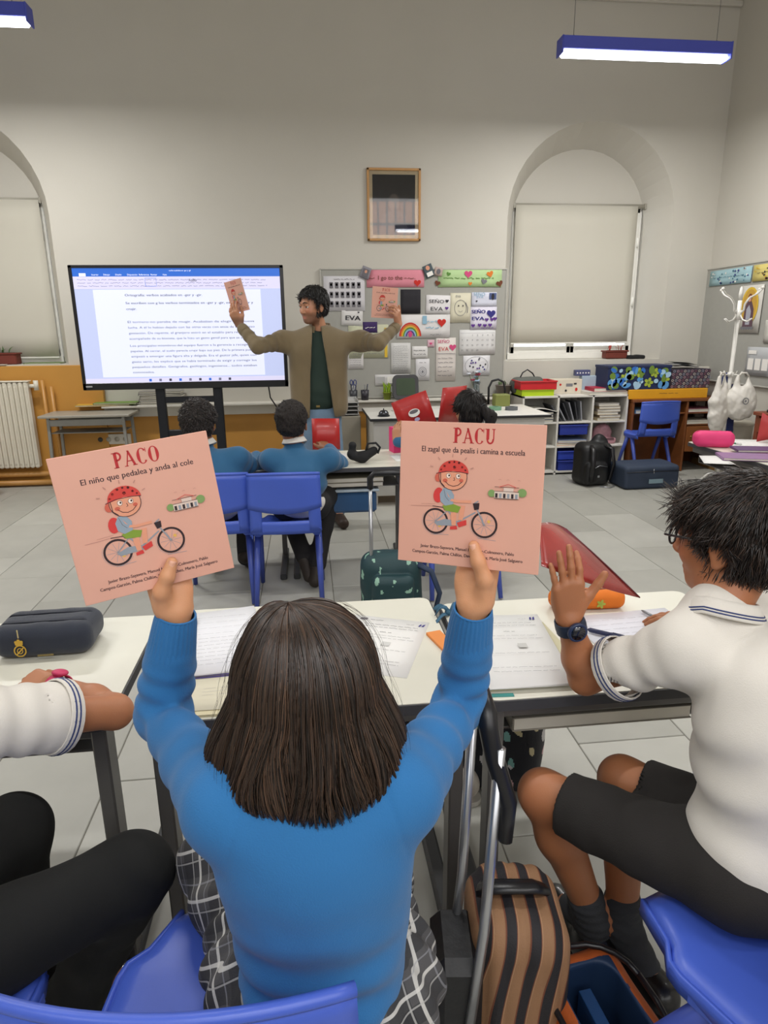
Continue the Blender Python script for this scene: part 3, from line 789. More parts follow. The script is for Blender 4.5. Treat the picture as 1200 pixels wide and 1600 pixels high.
mb = MB(); mb.box((0, .0, .30), (.42, .30, .02), m_dkm, .004); mb.build('stand_shelf', tv)
mb = MB(); mb.tube([(.66, .05, 1.0), (.67, .06, .9), (.74, .08, .78), (.86, .25, .68), (1.0, .7, .62)], .006, m_blk, 8); tag(mb.build('power_cable', None), 'thin black cable hanging below the right end of the television', 'cable').location = (tvc[0], tvc[1], 0)

# ------------------------------------------------------------------ grey pinboards and what is pinned on them
m_felt = M('grey_felt', 'a3a29b', .95, var=.03, vscale=20, bump=.4, bscale=500)
pb = thing('pinboard', 'wide light grey felt pinboard behind the teacher, covered in drawings', 'board', (1.10, WY-.015, .775))
mb = MB(); mb.box((0, 0, .625), (1.86, .022, 1.25), m_felt, .004); mb.build('board_panel', pb)
mb = MB()
for sx in (-1, 1): mb.box((sx*.928, -.004, .625), (.014, .03, 1.25), M('board_edge', 'b4b2aa', .5), .003)
for z in (.006, 1.244): mb.box((0, -.004, z), (1.86, .03, .014), M('board_edge', 'b4b2aa', .5), .003)
mb.build('board_edge', pb)
YP = WY-.03
def paper(name, label, cat, x0, z0, x1, z1, col='e2dfd8', draw=None, rot=0.0, wall='F', group=None, z=0.0, curl=.004):
    """a sheet pinned flat on a wall: its own thing, paper plus print"""
    w_, h_ = x1-x0, z1-z0; cx, cz = (x0+x1)/2, (z0+z1)/2
    if wall == 'F': t = thing(name, label, cat, (cx, YP-z, cz), group=group, rot=(0, rot, 0))
    else: t = thing(name, label, cat, (WX-.035-z, cx, cz), group=group, rot=(rot, 0, -math.pi/2))
    mb = MB(); mb.sheet(lambda u, v: ((u-.5)*w_, -curl*(2*u-1)**2*(1-v)*.6-.0006, (v-.5)*h_), 6, 4, .0008, M('paper_'+col, col, .85, var=.02)); mb.build('sheet', t)
    if draw:
        ik = Ink((0, -.0032-curl*.6, 0), (1, 0, 0), (0, 0, 1), eps=.0004); draw(ik, w_, h_); ik.build('drawing', t)
    return t
ink_k = M('ink_black', '2a2830', .8, var=0); ink_g = M('ink_grey', '77777c', .8, var=0); ink_b = M('ink_navy', '34307e', .8, var=0); ink_v = M('ink_violet', '5b2f86', .8, var=0)
ink_r = M('ink_red', 'c4281e', .8, var=0); ink_p = M('ink_pink', 'cf4a7c', .8, var=0); ink_lb = M('ink_lightblue', '8fb6cc', .8, var=0); ink_gn = M('ink_green', '5b8a3c', .8, var=0); ink_o = M('ink_orange', 'd8792c', .8, var=0); ink_y = M('ink_yellow', 'd9b53a', .8, var=0)
ink_br = M('ink_brown', '6b3a22', .8, var=0); ink_ph = M('ink_photo', '6d6a70', .8, var=0); ink_sk = M('ink_skin', 'd99c80', .8, var=0); ink_w = M('ink_white', 'efece6', .8, var=0)
def d_photos(k, w_, h_):
    for r in range(3):
        for c in range(6): x = -w_*.36+c*w_*.135; y = h_*.24-r*h_*.27; k.rect(x, y-.028, x+w_*.085, y+.028, ink_ph, step=(c == 0)); k.ell(x+w_*.042, y+.006, .011, .014, ink_sk if (r+c) % 3 else ink_w, 10, step=False)
    k.scribble(-w_*.25, h_*.38, w_*.3, h_*.44, ink_g, 1, .004, 1, 4)
paper('class_photo_sheet', 'white sheet with three rows of small grey portraits at board top left', 'poster', .20, 1.63, .60, 1.955, 'd4d2d6', d_photos)
def d_pink(k, w_, h_):
    k.text('I go to the', -w_*.30, -.012, .055, ink_br, width=w_*.42); k.scribble(-w_*.46, -.02, -w_*.34, .02, ink_br, 1, .005, 51, 1); k.scribble(w_*.15, -.02, w_*.34, .02, ink_br, 1, .005, 52, 2); k.heart(w_*.38, -h_*.25, .035, ink_r)
paper('banner', 'long pink paper banner with handwriting along the board top', 'banner', .62, 1.85, 1.19, 2.015, 'd98a98', d_pink)
def d_green(k, w_, h_):
    k.scribble(-w_*.42, -.03, w_*.4, .03, ink_gn, 1, .006, 53, 6)
    for i, (x, y, r, m) in enumerate(((-.22, .04, .022, ink_gn), (-.02, .04, .04, ink_p), (.2, .04, .034, ink_o), (-.33, -.045, .028, ink_br), (.0, -.05, .02, ink_o), (.3, -.05, .034, ink_br), (.14, -.03, .03, ink_g))): k.heart(x, y, r, m, .3*(i % 3-1))
paper('banner', 'long pale green paper banner with hearts at the board top right', 'banner', 1.33, 1.85, 1.975, 2.015, 'b3cf98', d_green)
paper('photo_card', 'small grey photo card overlapping the left end of the pink banner', 'photo', .565, 1.93, .655, 2.04, '8a8890', lambda k, w_, h_: (k.rect(-.03, -.035, .03, .035, ink_ph), k.ell(0, .01, .012, .015, ink_sk)), .35, z=.012)
paper('photo_card', 'dark cut-out photo card overlapping the right end of the pink banner', 'photo', 1.185, 1.94, 1.28, 2.06, '4e5a60', lambda k, w_, h_: (k.ell(0, .03, .02, .022, ink_sk), k.rect(-.03, -.05, .03, -.01, ink_w)), -.4, z=.012)
paper('photo_card', 'small pale cut-out card beside the dark photo above the green banner', 'photo', 1.29, 1.955, 1.37, 2.035, 'b8a49c', lambda k, w_, h_: k.ell(0, 0, .02, .026, ink_ph), .2, z=.012)
paper('black_sheet', 'plain black paper sheet pinned right of the raised book', 'paper', .955, 1.60, 1.155, 1.83, '26242a')
def d_seno(c):
    def d(k, w_, h_):
        k.text('SEÑO', -w_*.38, h_*.08, h_*.26, c, width=w_*.62); k.text('EVA', -w_*.30, -h_*.32, h_*.28, c, width=w_*.5); k.heart(w_*.36, h_*.2, .018, c); k.heart(w_*.36, -h_*.18, .018, ink_v)
    return d
paper('drawing_sheet', 'white card reading SEÑO EVA in black with small hearts', 'drawing', 1.21, 1.595, 1.455, 1.775, 'e4e1e2', d_seno(ink_k), .03)
paper('drawing_sheet', 'cream sheet with a faint pencil sketch of a face', 'drawing', 1.455, 1.51, 1.665, 1.795, 'd8d3bc', lambda k, w_, h_: (k.ring(0, 0, .06, .075, .004, ink_g), k.ell(-.02, .02, .006, .008, ink_k), k.ell(.025, .02, .006, .008, ink_k), k.ring(0, -.02, .022, .018, .003, ink_g, a0=200, a1=340), k.text('EVA', -.05, .10, .03, ink_g), k.stroke([(.05, .05), (.075, 0), (.07, -.05)], .006, ink_ph)))
def d_blue(k, w_, h_):
    k.text('SEÑO', -w_*.42, h_*.27, .045, ink_lb, width=w_*.45); k.text('EVA', -w_*.3, h_*.1, .04, ink_lb); k.rect(w_*.2, h_*.02, w_*.48, h_*.45, M('ink_slate', '4c5a86', .8, var=0)); k.ell(w_*.34, h_*.2, .016, .03, ink_k); k.heart(-w_*.3, -h_*.1, .01, ink_k)
paper('drawing_sheet', 'pale sheet in light blue lettering with a small dark blue photo corner', 'drawing', 1.672, 1.66, 1.93, 1.80, 'd4d6e4', d_blue)
def d_hearts(k, w_, h_):
    k.text('SEÑO', -w_*.46, h_*.22, h_*.22, ink_b, width=w_*.52, bold=.002); k.text('EVA', -w_*.44, -h_*.08, h_*.22, ink_b, width=w_*.46, bold=.002)
    k.heart(w_*.28, h_*.2, .045, ink_b)
    for (x, y) in ((.12, -.06), (.32, -.05), (.44, -.02), (-.4, -.32), (-.15, -.3), (.05, -.32), (.25, -.3)): k.heart(w_*x, h_*y, .02, ink_v)
    k.scribble(-w_*.1, -h_*.46, w_*.42, -h_*.40, ink_v, 1, .004, 3, 3)
paper('drawing_sheet', 'white sheet reading SEÑO EVA in navy with many violet hearts', 'drawing', 1.665, 1.44, 1.935, 1.66, 'dcd8e6', d_hearts, z=.002)
def d_cal(k, w_, h_):
    for r in range(4):
        for c in range(7):
            if (r == 0 and c < 2) or (r == 3 and c > 3): continue
            x = -w_*.42+c*w_*.14; y = h_*.25-r*h_*.2; k.text(str(r*7+c-1+1 if r else c-1), x, y, .024, ink_g, 'C', step=False)
    k.rect(-w_*.48, h_*.37, w_*.48, h_*.375, ink_g)
paper('calendar', 'white month calendar sheet under the navy heart drawing', 'calendar', 1.555, 1.195, 1.93, 1.44, 'dad9d8', d_cal)
def d_rain(k, w_, h_):
    cx = -w_*.25; b = -h_*.42
    for i, m in enumerate((ink_r, ink_o, ink_y, ink_gn, ink_lb, ink_v)): r = .105-.013*i; k.ring(cx, b, r, r*1.2, .013, m, 20, 0, 180)
    k.ell(cx, b+.02, .02, .03, ink_p)
    k.rect(-w_*.02, h_*.1, w_*.06, h_*.45, ink_lb); k.scribble(w_*.04, -h_*.2, w_*.30, h_*.35, ink_lb, 2, .008, 7, 2); k.heart(w_*.34, h_*.16, .045, ink_r); k.scribble(w_*.12, -h_*.4, w_*.34, -h_*.32, ink_g, 1, .004, 3, 2)
paper('drawing_sheet', 'wide white sheet with a big painted rainbow and a red heart', 'drawing', .915, 1.365, 1.455, 1.59, 'dcd9d8', d_rain, z=.003)
def d_va(k, w_, h_): k.text('EVA', -w_*.3, -h_*.15, h_*.42, ink_k, width=w_*.7, bold=.002); k.heart(w_*.3, h_*.36, .01, ink_k)
paper('drawing_sheet', 'white sheet with large black letters EVA right of the teacher head', 'drawing', .365, 1.49, .575, 1.64, 'd8d6d4', d_va, .04)
paper('purple_card', 'small dark purple card above the teacher outstretched arm', 'card', .575, 1.42, .72, 1.525, '3c2a5c', lambda k, w_, h_: k.scribble(-.05, -.02, .05, .015, ink_w, 1, .005, 2, 3))
paper('map_sheet', 'greenish printed sheet partly hidden by the teacher jacket sleeve', 'paper', .43, 1.175, .83, 1.50, 'c3c4a8', lambda k, w_, h_: (k.scribble(-w_*.4, -h_*.4, w_*.4, h_*.3, ink_g, 9, .003, 9, 7), k.rect(w_*.40, -h_*.48, w_*.47, h_*.4, ink_y)))
paper('printed_sheet', 'small white form below the greenish sheet beside the jacket', 'paper', .42, 1.07, .575, 1.245, 'd8d5d4', lambda k, w_, h_: k.scribble(-w_*.38, -h_*.3, w_*.38, h_*.35, ink_g, 6, .003, 12, 5))
paper('printed_sheet', 'tall white list sheet at the middle of the board', 'paper', .855, 1.02, 1.055, 1.32, 'd0cfcd', lambda k, w_, h_: k.scribble(-w_*.4, -h_*.44, w_*.4, h_*.42, ink_g, 14, .0025, 13, 6))
paper('handwritten_note', 'small white handwritten note right of the tall list', 'note', 1.07, 1.165, 1.23, 1.285, 'dcdad8', lambda k, w_, h_: k.scribble(-w_*.4, -h_*.3, w_*.4, h_*.3, ink_k, 2, .004, 14, 3))
paper('pink_note', 'tiny pink note pinned above the white note', 'note', 1.228, 1.275, 1.297, 1.345, 'd8b0bc', lambda k, w_, h_: k.heart(0, 0, .014, ink_p))
paper('drawing_sheet', 'small white sheet with a round grey crest sketch', 'drawing', 1.107, .945, 1.25, 1.16, 'd6d4d6', lambda k, w_, h_: (k.ring(0, -.02, .04, .045, .004, ink_g), k.ring(0, -.02, .024, .028, .003, ink_g), k.scribble(-.035, .055, .035, .085, ink_k, 1, .003, 54, 1), k.ell(0, -.02, .01, .014, ink_g)))
def d_red(k, w_, h_):
    k.text('SEÑO', -w_*.42, h_*.38, .045, ink_p, width=w_*.6); k.text('EVA', -w_*.36, h_*.20, .055, ink_r, width=w_*.5); k.heart(w_*.34, h_*.28, .036, ink_p); k.rect(-w_*.48, h_*.13, w_*.48, h_*.14, ink_g)
    k.scribble(-w_*.4, -h_*.42, w_*.4, h_*.08, ink_ph, 5, .004, 4, 3)
paper('drawing_sheet', 'tall sheet reading SEÑO EVA in red and pink above pencil doodles', 'drawing', 1.315, .935, 1.52, 1.365, 'dad2cc', d_red)
paper('ticket_strip', 'long low white strip with printed boxes near the board bottom', 'paper', .69, .90, 1.045, 1.01, 'd2d0cf', lambda k, w_, h_: [k.rect(-w_*.45+i*w_*.3, -h_*.3, -w_*.22+i*w_*.3, h_*.3, ink_w if i % 2 else M('ink_pale', 'b5b4b4', .8, var=0)) for i in range(3)])
def d_round(k, w_, h_):
    for i in range(16): a = i*2.4; k.ell(.10*math.cos(a)*(.4+.6*(i % 3)/2), .075*math.sin(a)*(.4+.6*(i % 2)), .009, .009, [ink_k, ink_b, ink_v, ink_g][i % 4], 8, step=(i == 0))
    k.ring(0, 0, .12, .09, .003, ink_g)
paper('drawing_sheet', 'white cloud shaped drawing with dark dots behind the flower vase', 'drawing', 1.60, .985, 1.88, 1.185, 'dddcdf', d_round)
rp = thing('pinboard', 'grey felt pinboard on the right wall behind the coat rack', 'board', (WX-.015, 4.95, .90))
mb = MB(); mb.box((0, 0, .56), (.022, 3.75, 1.12), m_felt, .004); mb.build('board_panel', rp)
mb = MB()
for z in (.006, 1.114): mb.box((-.003, 0, z), (.03, 3.75, .014), M('board_edge', 'b4b2aa', .5), .003)
for y in (-1.87, 1.87): mb.box((-.003, y, .56), (.03, .014, 1.12), M('board_edge', 'b4b2aa', .5), .003)
mb.build('board_edge', rp)
def d_birds(c):
    def d(k, w_, h_):
        rg = random.Random(3)
        for i in range(34): x, y = rg.uniform(-.46, .46)*w_, rg.uniform(-.42, .42)*h_; k.ell(x, y, rg.uniform(.006, .016), rg.uniform(.005, .011), c[i % len(c)], 7, step=(i == 0))
        k.scribble(-w_*.4, -.02, w_*.4, .02, c[0], 1, .004, 4, 6)
    return d
# on the right wall sheet-x runs away from the far corner towards the camera
paper('banner', 'pale blue speckled paper banner at the top of the right wall board', 'banner', 6.07, 1.845, 6.73, 1.99, '9fc0c8', d_birds((M('ink_teal', '3f6f86', .8, var=0), ink_b, ink_w)), wall='R')
paper('banner', 'yellow speckled paper banner right of the pale blue one', 'banner', 5.40, 1.845, 6.05, 1.99, 'd8c878', d_birds((ink_k, ink_br, ink_y)), wall='R')
def d_icon(k, w_, h_):
    k.ell(0, .03, .125, .17, ink_y); k.ell(0, .03, .105, .15, M('ink_gold', 'c49a3e', .8, var=0)); k.poly([(-.07, -.16), (-.06, .02), (-.03, .07), (.03, .07), (.07, .0), (.075, -.16)], M('ink_robe', '5e4650', .8, var=0))
    k.poly([(-.03, -.14), (-.035, .0), (.0, .04), (.035, -.02), (.03, -.14)], M('ink_robe2', 'a8a8b4', .8, var=0)); k.ell(0, .10, .03, .04, ink_br); k.ell(0, .095, .02, .028, ink_sk)
    for i in range(5): k.ell(-.07+.035*i, -.17, .022, .014, ink_g, 10, step=False)
paper('icon_poster', 'poster of a robed saint on a golden oval beside the coat rack', 'poster', 5.86, 1.385, 6.20, 1.815, 'cbc8c0', d_icon, wall='R', z=.003)
paper('printed_sheet', 'grey printed timetable low on the right wall at the photo edge', 'paper', 5.62, 1.0, 5.98, 1.26, 'b4b6b8', lambda k, w_, h_: [k.rect(-w_*.4+i*w_*.28, -h_*.3, -w_*.18+i*w_*.28, h_*.1, ink_w, step=False) for i in range(3)]+[k.rect(-w_*.42, h_*.25, -w_*.1, h_*.38, ink_w)], wall='R', z=.003)
paper('printed_sheet', 'white sheet corner above the grey timetable on the right wall', 'paper', 5.45, 1.30, 5.78, 1.50, 'd2d0c8', None, wall='R')

# ================================================================== FURNITURE AND LOOSE THINGS
m_top = M('desk_laminate', 'dad8ca', .38, var=.03, vscale=8, coat=.15); m_edge = M('desk_edge', '3c3c40', .5, var=.05); m_leg = M('desk_steel', '6a6866', .42, .5, var=.05); m_foot = M('desk_foot', '3a3b3d', .5, .1)
m_blue = M('chair_plastic', '4560c2', .36, var=.03, bump=.08, bscale=900); m_blue2 = M('chair_leg_blue', '4052a6', .4, var=.04)
DH = .68
def desk(label, x0, x1, y0, y1, rz=0.0, flip=False, group=None, tray=True):
    cx, cy = (x0+x1)/2, (y0+y1)/2; w_, d_ = x1-x0, y1-y0
    t = thing('school_desk', label, 'desk', (cx, cy, 0), rz, group)
    mb = MB(); mb.prism(rrect(w_, d_, .03), DH-.026, DH-.002, m_edge); mb.prism(rrect(w_-.008, d_-.008, .028), DH-.003, DH, m_top); mb.build('desktop', t)
    cyl = (d_/2-.17) if flip else (-d_/2+.05)
    for sx in (-1, 1):
        mb = MB(); mb.bar((sx*(w_/2-.035), cyl, .03), (sx*(w_/2-.035), cyl, DH-.03), .032, .055, m_leg, .004); mb.build('leg', t)
        mb = MB(); mb.bar((sx*(w_/2-.035), -d_/2+.02, .018), (sx*(w_/2-.035), d_/2-.04, .018), .04, .036, m_foot, .006); mb.build('foot', t)
        mb = MB(); mb.bar((sx*(w_/2-.035), -d_/2+.03, DH-.045), (sx*(w_/2-.035), d_/2-.05, DH-.045), .028, .034, m_leg, .004); mb.build('top_rail', t)
    mb = MB(); mb.bar((-w_/2+.04, cyl, DH-.05), (w_/2-.04, cyl, DH-.05), .03, .03, m_leg, .004); mb.build('cross_rail', t)
    if tray:
        mb = MB(); mb.box((0, .02, DH-.135), (w_-.14, d_-.16, .006), m_leg, .001); mb.box((0, d_/2-.06, DH-.10), (w_-.14, .006, .07), m_leg)
        for i in range(6): x = -w_/2+.09+(w_-.18)*i/5; mb.cyl((x, d_/2-.06, DH-.13), (x, d_/2-.06, DH-.03), .003, m_leg, 6)
        mb.build('book_tray', t)
    return t
def chair(label, x, y, rz, group=None, seat_z=.42, s=1.0):
    t = thing('school_chair', label, 'chair', (x, y, 0), rz, group)
    W_, D_ = .37*s, .36*s
    def wd(v):      # stepped in at the front corners
        q = max(0, min(1, (v-.70)/.08)); return 1-.03*v-.17*q*q*(3-2*q)-.17*max(0, (v-.78)/.2)
    mb = MB()
    def sf(u, v):
        a = 2*u-1
        return (a*.5*W_*wd(v), -D_/2+D_*v, seat_z+.012*a*a-.016*math.sin(v*math.pi)*(1-.3*abs(a))-(.026*max(0, (v-.86)/.14)**2)+.018*max(0, (.15-v)/.15)-.02*max(0, abs(a)-.93)/.07)
    mb.sheet(sf, 22, 22, .009, m_blue); seat_ = mb.build('seat', t)
    mb = MB()
    for sx in (-1, 1):
        mb = MB(); mb.sheet(lambda u, v, sx=sx: (sx*.5*W_*wd(.02+v*.96)*(.985-.01*u), -D_/2+.01+(D_-.012)*v, seat_z-.002-.036*u), 3, 16, .007, m_blue); mb.box((sx*W_*.43, -.02, seat_z-.030), (.05, .17, .04), m_blue, .012); mb.build('seat_skirt', t)
    mb = MB()
    def bf(u, v, z0, z1, hw):
        a = (u-.5)*2; z = z0+(z1-z0)*v; top = max(0, (z-seat_z-.135)/.18)
        return (a*hw*W_/2*(1-.03*v), -D_/2-.005-.045*(z-seat_z)/.3+.040*a*a*(.4+.6*top), z+(.010*(1-a*a)*v if z1 > seat_z+.2 else 0)-(.030*(1-a*a) if z0 > seat_z+.10 else 0)*(1-v))
    mb.sheet(lambda u, v: bf(u, v, seat_z+.135, seat_z+.315, 1.04), 18, 7, .010, m_blue)
    mb.tube([bf(i/17, 1, seat_z+.135, seat_z+.315, 1.04) for i in range(18)], .0085, m_blue, 8)
    for sx in (0, 1): mb.sheet(lambda u, v, sx=sx: bf((u*.17) if sx == 0 else 1-u*.17, v, seat_z+.0, seat_z+.15, 1.02), 4, 5, .011, m_blue)
    mb.sheet(lambda u, v: bf(u, v, seat_z-.012, seat_z+.06, 1.0), 14, 4, .010, m_blue)
    mb.build('backrest', t)
    for sx in (-1, 1):
        for yy in (-D_/2-.02, D_/2-.01):
            mb = MB(); mb.tube([(sx*W_*.44, -.04 if yy < 0 else .02, seat_z-.02), (sx*(W_*.46), yy*.6, seat_z*.5), (sx*(W_*.48), yy, .006)], [.019, .017, .013], m_blue2, 10); mb.build('leg', t)
    mb = MB(); mb.bar((-W_*.42, -.02, seat_z-.03), (W_*.42, -.02, seat_z-.03), .03, .02, m_blue2); mb.build('seat_frame', t)
    return t
# front row
desk('cream-topped school desk in the middle, under the notebook and papers of the girl', -.375, .335, 1.225, 1.80)
desk('cream-topped school desk on the right, under the orange pencil case', .352, 1.10, 1.215, 1.745)
desk('cream-topped school desk at the left edge, under the navy pencil case', -1.16, -.432, 1.25, 1.78)
# second row
desk('white-topped desk in front of the boy with the shaved head', -.14, .60, 3.74, 4.32, flip=True)
desk('white-topped desk in front of the curly-haired boy, behind the left book', -.90, -.15, 3.74, 4.32, flip=True)
desk('white-topped desk of the ponytailed girl, behind the right book', .62, 1.36, 3.76, 4.34, flip=True)
desk('white-topped desk at the right edge with the pink pencil case', 2.60, 3.34, 3.32, 4.26, rz=.0)
chair('blue plastic chair of the girl in the foreground, its backrest crossing the bottom left corner', -.160, .805, -.10, s=1.12)
chair('blue plastic chair of the boy with the watch, in the bottom right corner', .790, .800, .42, s=1.15)
chair('blue plastic chair under the crossed legs of the pupil on the left', -.66, .86, -.1)
chair('blue plastic chair of the boy with the shaved head, its back facing us', -.135, 3.56, -.03)
chair('blue plastic chair of the curly-haired boy, half hidden by the left book', -.52, 3.60, .04)
chair('blue plastic chair whose legs show under the right book', .84, 3.52, -.05, s=1.08)
chair('blue plastic chair standing by the brown cabinet in the right corner', 3.34, 6.19, .06, seat_z=.44, s=1.08)

def slab(name, label, cat, c, d, m, rz=0, group=None, r=.002, pages=None):
    """closed book or pad lying flat: cover and page block"""
    t = thing(name, label, cat, c, rz, group)
    mb = MB(); th = d[2]; mb.box((0, 0, th-.0012), (d[0], d[1], .0024), m, .0008); mb.box((0, 0, .0012), (d[0], d[1], .0024), m, .0008); mb.box((-d[0]/2+.0015, 0, th/2), (.003, d[1], th), m, .001); mb.build('cover', t)
    mb = MB(); mb.box((.001, 0, th/2), (d[0]-.008, d[1]-.008, max(.001, th-.005)), pages or M('page_edges', 'd9d4c6', .8, bump=.4, bscale=900)); mb.build('pages', t)
    return t
def sheet_on(label, corners, z, draw=None, name='paper_sheet', cat='paper', col='e4e3e0', n=1, group=None, dz=.0006, jig=.004):
    """loose sheets on a desk, given by the corner points TL TR BR BL"""
    c = np.mean([A(*q) for q in corners], 0); t = thing(name, label, cat, (c[0], c[1], z), group=group)
    q = [A(*k)-c for k in corners]; rg = random.Random(int(abs(c[0])*1000))
    def pos(u, v): return q[3]*(1-u)*(1-v)+q[2]*u*(1-v)+q[0]*(1-u)*v+q[1]*u*v
    for k in range(n):
        dx, dy = (rg.uniform(-jig, jig), rg.uniform(-jig, jig)) if k < n-1 else (0, 0)
        mb = MB(); mb.sheet(lambda u, v: (*(pos(u, v)[:2]+A(dx, dy)), dz*(k+.7)+.0012*k*u*u), 5, 4, .0005, M('paper_'+col, col, .85, var=.02)); mb.build('sheet', t)
    if draw:
        top = dz*(n+.2)+.0012*(n-1)
        rt = unit((q[1]-q[0])+(q[2]-q[3])); w_ = (np.linalg.norm(q[1]-q[0])+np.linalg.norm(q[2]-q[3]))/2; h_ = (np.linalg.norm(q[3]-q[0])+np.linalg.norm(q[2]-q[1]))/2
        ik = Ink((0, 0, top), (rt[0], rt[1], 0), (-rt[1], rt[0], 0), eps=.00008, base=.0004); draw(ik, w_, h_); ik.build('writing', t)
    return t
# ---- on the girl's desk
def d_note(k, w_, h_):
    for i in range(24): k.rect(-w_*.46, -h_*.44+i*h_*.036, w_*.46, -h_*.44+i*h_*.036+.0003, M('rule_blue', 'b4bed0', .8, var=0), step=(i == 0))
    k.scribble(-w_*.40, h_*.02, w_*.42, h_*.40, ink_g, 4, .0007, 21, 5); k.scribble(-w_*.42, -h_*.42, w_*.36, h_*.02, M('ink_pencil', '55555e', .8, var=0), 8, .0009, 22, 6)
PZ_ = lambda x, y: PZ(x, y, DH+.004)
nb = [A(-.362, 1.742, 0), A(-.175, 1.765, 0), A(-.135, 1.405, 0), A(-.300, 1.392, 0)]
slab('notebook', 'notebook with a violet cover under the handwritten sheets', 'notebook', (-.235, 1.568, DH), (.200, .34, .008), M('violet_cover', '6a5fa8', .5), .02)
sheet_on('stack of handwritten lined sheets behind the raised left arm of the girl', nb, DH+.009, d_note, 'paper_stack', 'paper', 'e6e6ea', 5)
slab('notebook', 'open-sided cream notebook at the near edge of the middle desk', 'notebook', (-.19, 1.31, DH), (.27, .15, .006), M('cream_cover', 'cfc6a4', .6), .0)
sheet_on('blank cream sheet at the near left of the middle desk', [A(-.33, 1.375, 0), A(-.06, 1.40, 0), A(-.06, 1.25, 0), A(-.345, 1.25, 0)], DH+.007, lambda k, w_, h_: k.scribble(-w_*.2, -h_*.1, w_*.4, h_*.2, M('ink_pale', 'b5b4b4', .8, var=0), 3, .0008, 31, 3), col='d8d2bc')
def pen(label, a, b, r, m, m2, z, name='pen', cat='pen'):
    a = A(*a); b = A(*b); c = (a+b)/2; t = thing(name, label, cat, (c[0], c[1], z)); d = (b-a)/2; L = np.linalg.norm(d)
    p = lambda f: (d[0]*f, d[1]*f, r)
    mb = MB(); mb.tube([p(-1), p(-.93), p(-.86), p(.2)], [r*.25, r*.6, r, r], m, 10); mb.build('barrel', t)
    mb = MB(); mb.tube([p(.2), p(.95), p(1)], [r*1.12, r*1.12, r*.8], m2, 10); u = unit(d); mb.box((d[0]*.6, d[1]*.6, 2*r+.001), (.003, L*.6, .002), m2, .0005, Matrix.Rotation(math.atan2(u[1], u[0])-math.pi/2, 3, 'Z')); mb.build('cap', t)
    return t
m_navy = M('pen_navy', '23284e', .35)
pen('dark blue pen lying on the left side of the handwritten sheets', (-.342, 1.56, 0), (-.330, 1.70, 0), .0058, m_navy, m_blk, DH+.0175)
def qr(k, cx, cy, s):   # the photographed codes are left out; only the small empty square outline of their place
    k.rect(cx-s/2, cy-s/2, cx+s/2, cy+s/2, M('ink_pale2', 'c9c9c6', .8, var=0))
def d_form(k, w_, h_):
    k.rect(-w_*.44, h_*.42, -w_*.34, h_*.46, ink_ph); k.scribble(-w_*.30, h_*.42, -w_*.12, h_*.45, ink_g, 1, .0014, 46, 2); k.scribble(w_*.20, h_*.39, w_*.32, h_*.43, ink_g, 1, .0010, 47, 2); k.poly([(w_*.36, h_*.39), (w_*.385, h_*.39), (w_*.40, h_*.435), (w_*.375, h_*.43)], ink_b); k.poly([(w_*.40, h_*.39), (w_*.43, h_*.39), (w_*.445, h_*.44), (w_*.42, h_*.43)], ink_b)
    k.scribble(-w_*.42, h_*.28, w_*.42, h_*.37, ink_ph, 2, .0012, 41, 9); k.scribble(-w_*.08, h_*.20, w_*.08, h_*.22, ink_k, 1, .0014, 48, 1); k.scribble(-w_*.42, h_*.08, w_*.42, h_*.17, ink_g, 2, .0009, 43, 8)
    k.scribble(-w_*.42, -h_*.12, w_*.42, -h_*.08, ink_g, 1, .001, 44, 8); k.scribble(-w_*.42, -h_*.36, w_*.42, -h_*.26, ink_g, 2, .001, 45, 8); qr(k, .02*0+w_*.08, h_*.0, .022)
f1 = [PZ_(562, 956), PZ_(668, 975), PZ_(640, 1062), PZ_(560, 1075)]
f1 = [A(.11, 1.70, 0), A(.305, 1.62, 0), A(.20, 1.335, 0), A(.01, 1.41, 0)]
sheet_on('printed form turned askew behind the head of the girl, on the middle desk', f1, DH, d_form, 'printed_form', 'paper')
f2 = [A(.43, 1.625, 0), A(.60, 1.60, 0), A(.565, 1.24, 0), A(.352, 1.245, 0)]
slab('notebook', 'thin cream notebook under the printed forms on the right desk', 'notebook', (.487, 1.41, DH), (.25, .30, .009), M('cream_cover2', 'c8c2a0', .6), .05)
sheet_on('stack of printed forms on the right desk beside the raised arm of the girl', f2, DH+.010, d_form, 'paper_stack', 'paper', 'e2e2e0', 4)
f3 = [A(.685, 1.60, 0), A(.98, 1.62, 0), A(.99, 1.33, 0), A(.70, 1.31, 0)]
sheet_on('white lined sheet under the arm of the boy with the watch', f3, DH+.001, d_note, 'paper_stack', 'paper', 'e2e2ea', 2)
pen('dark blue pen with a white logo lying on the lined sheet beside the watch', (.70, 1.50, 0), (.775, 1.435, 0), .0062, m_navy, m_navy, DH+.006)
pen('thin grey mechanical pencil above the navy pen on the right desk', (.90, 1.60, 0), (.93, 1.50, 0), .0035, M('pencil_grey', '8a8c90', .35, .4), m_navy, DH+.006, 'pencil', 'pencil')
mb = MB(); mb.box((0, 0, .004), (.04, .13, .008), M('orange_paper', 'e08a44', .6), .001); tag(mb.build('sticky_note_pad'), 'small orange pad standing out beside the blue cuff on the middle desk', 'note pad').location = (.318, 1.49, DH)
bpy.data.objects['sticky_note_pad'].rotation_euler.z = .25
mb = MB(); mb.box((0, 0, .001), (.012, .06, .002), M('teal_tab', '3f8a86', .6)); tag(mb.build('page_marker'), 'small teal marker strip at the near edge beside the blue sleeve', 'marker').location = (.39, 1.236, DH); bpy.data.objects['page_marker'].rotation_euler.z = 1.5
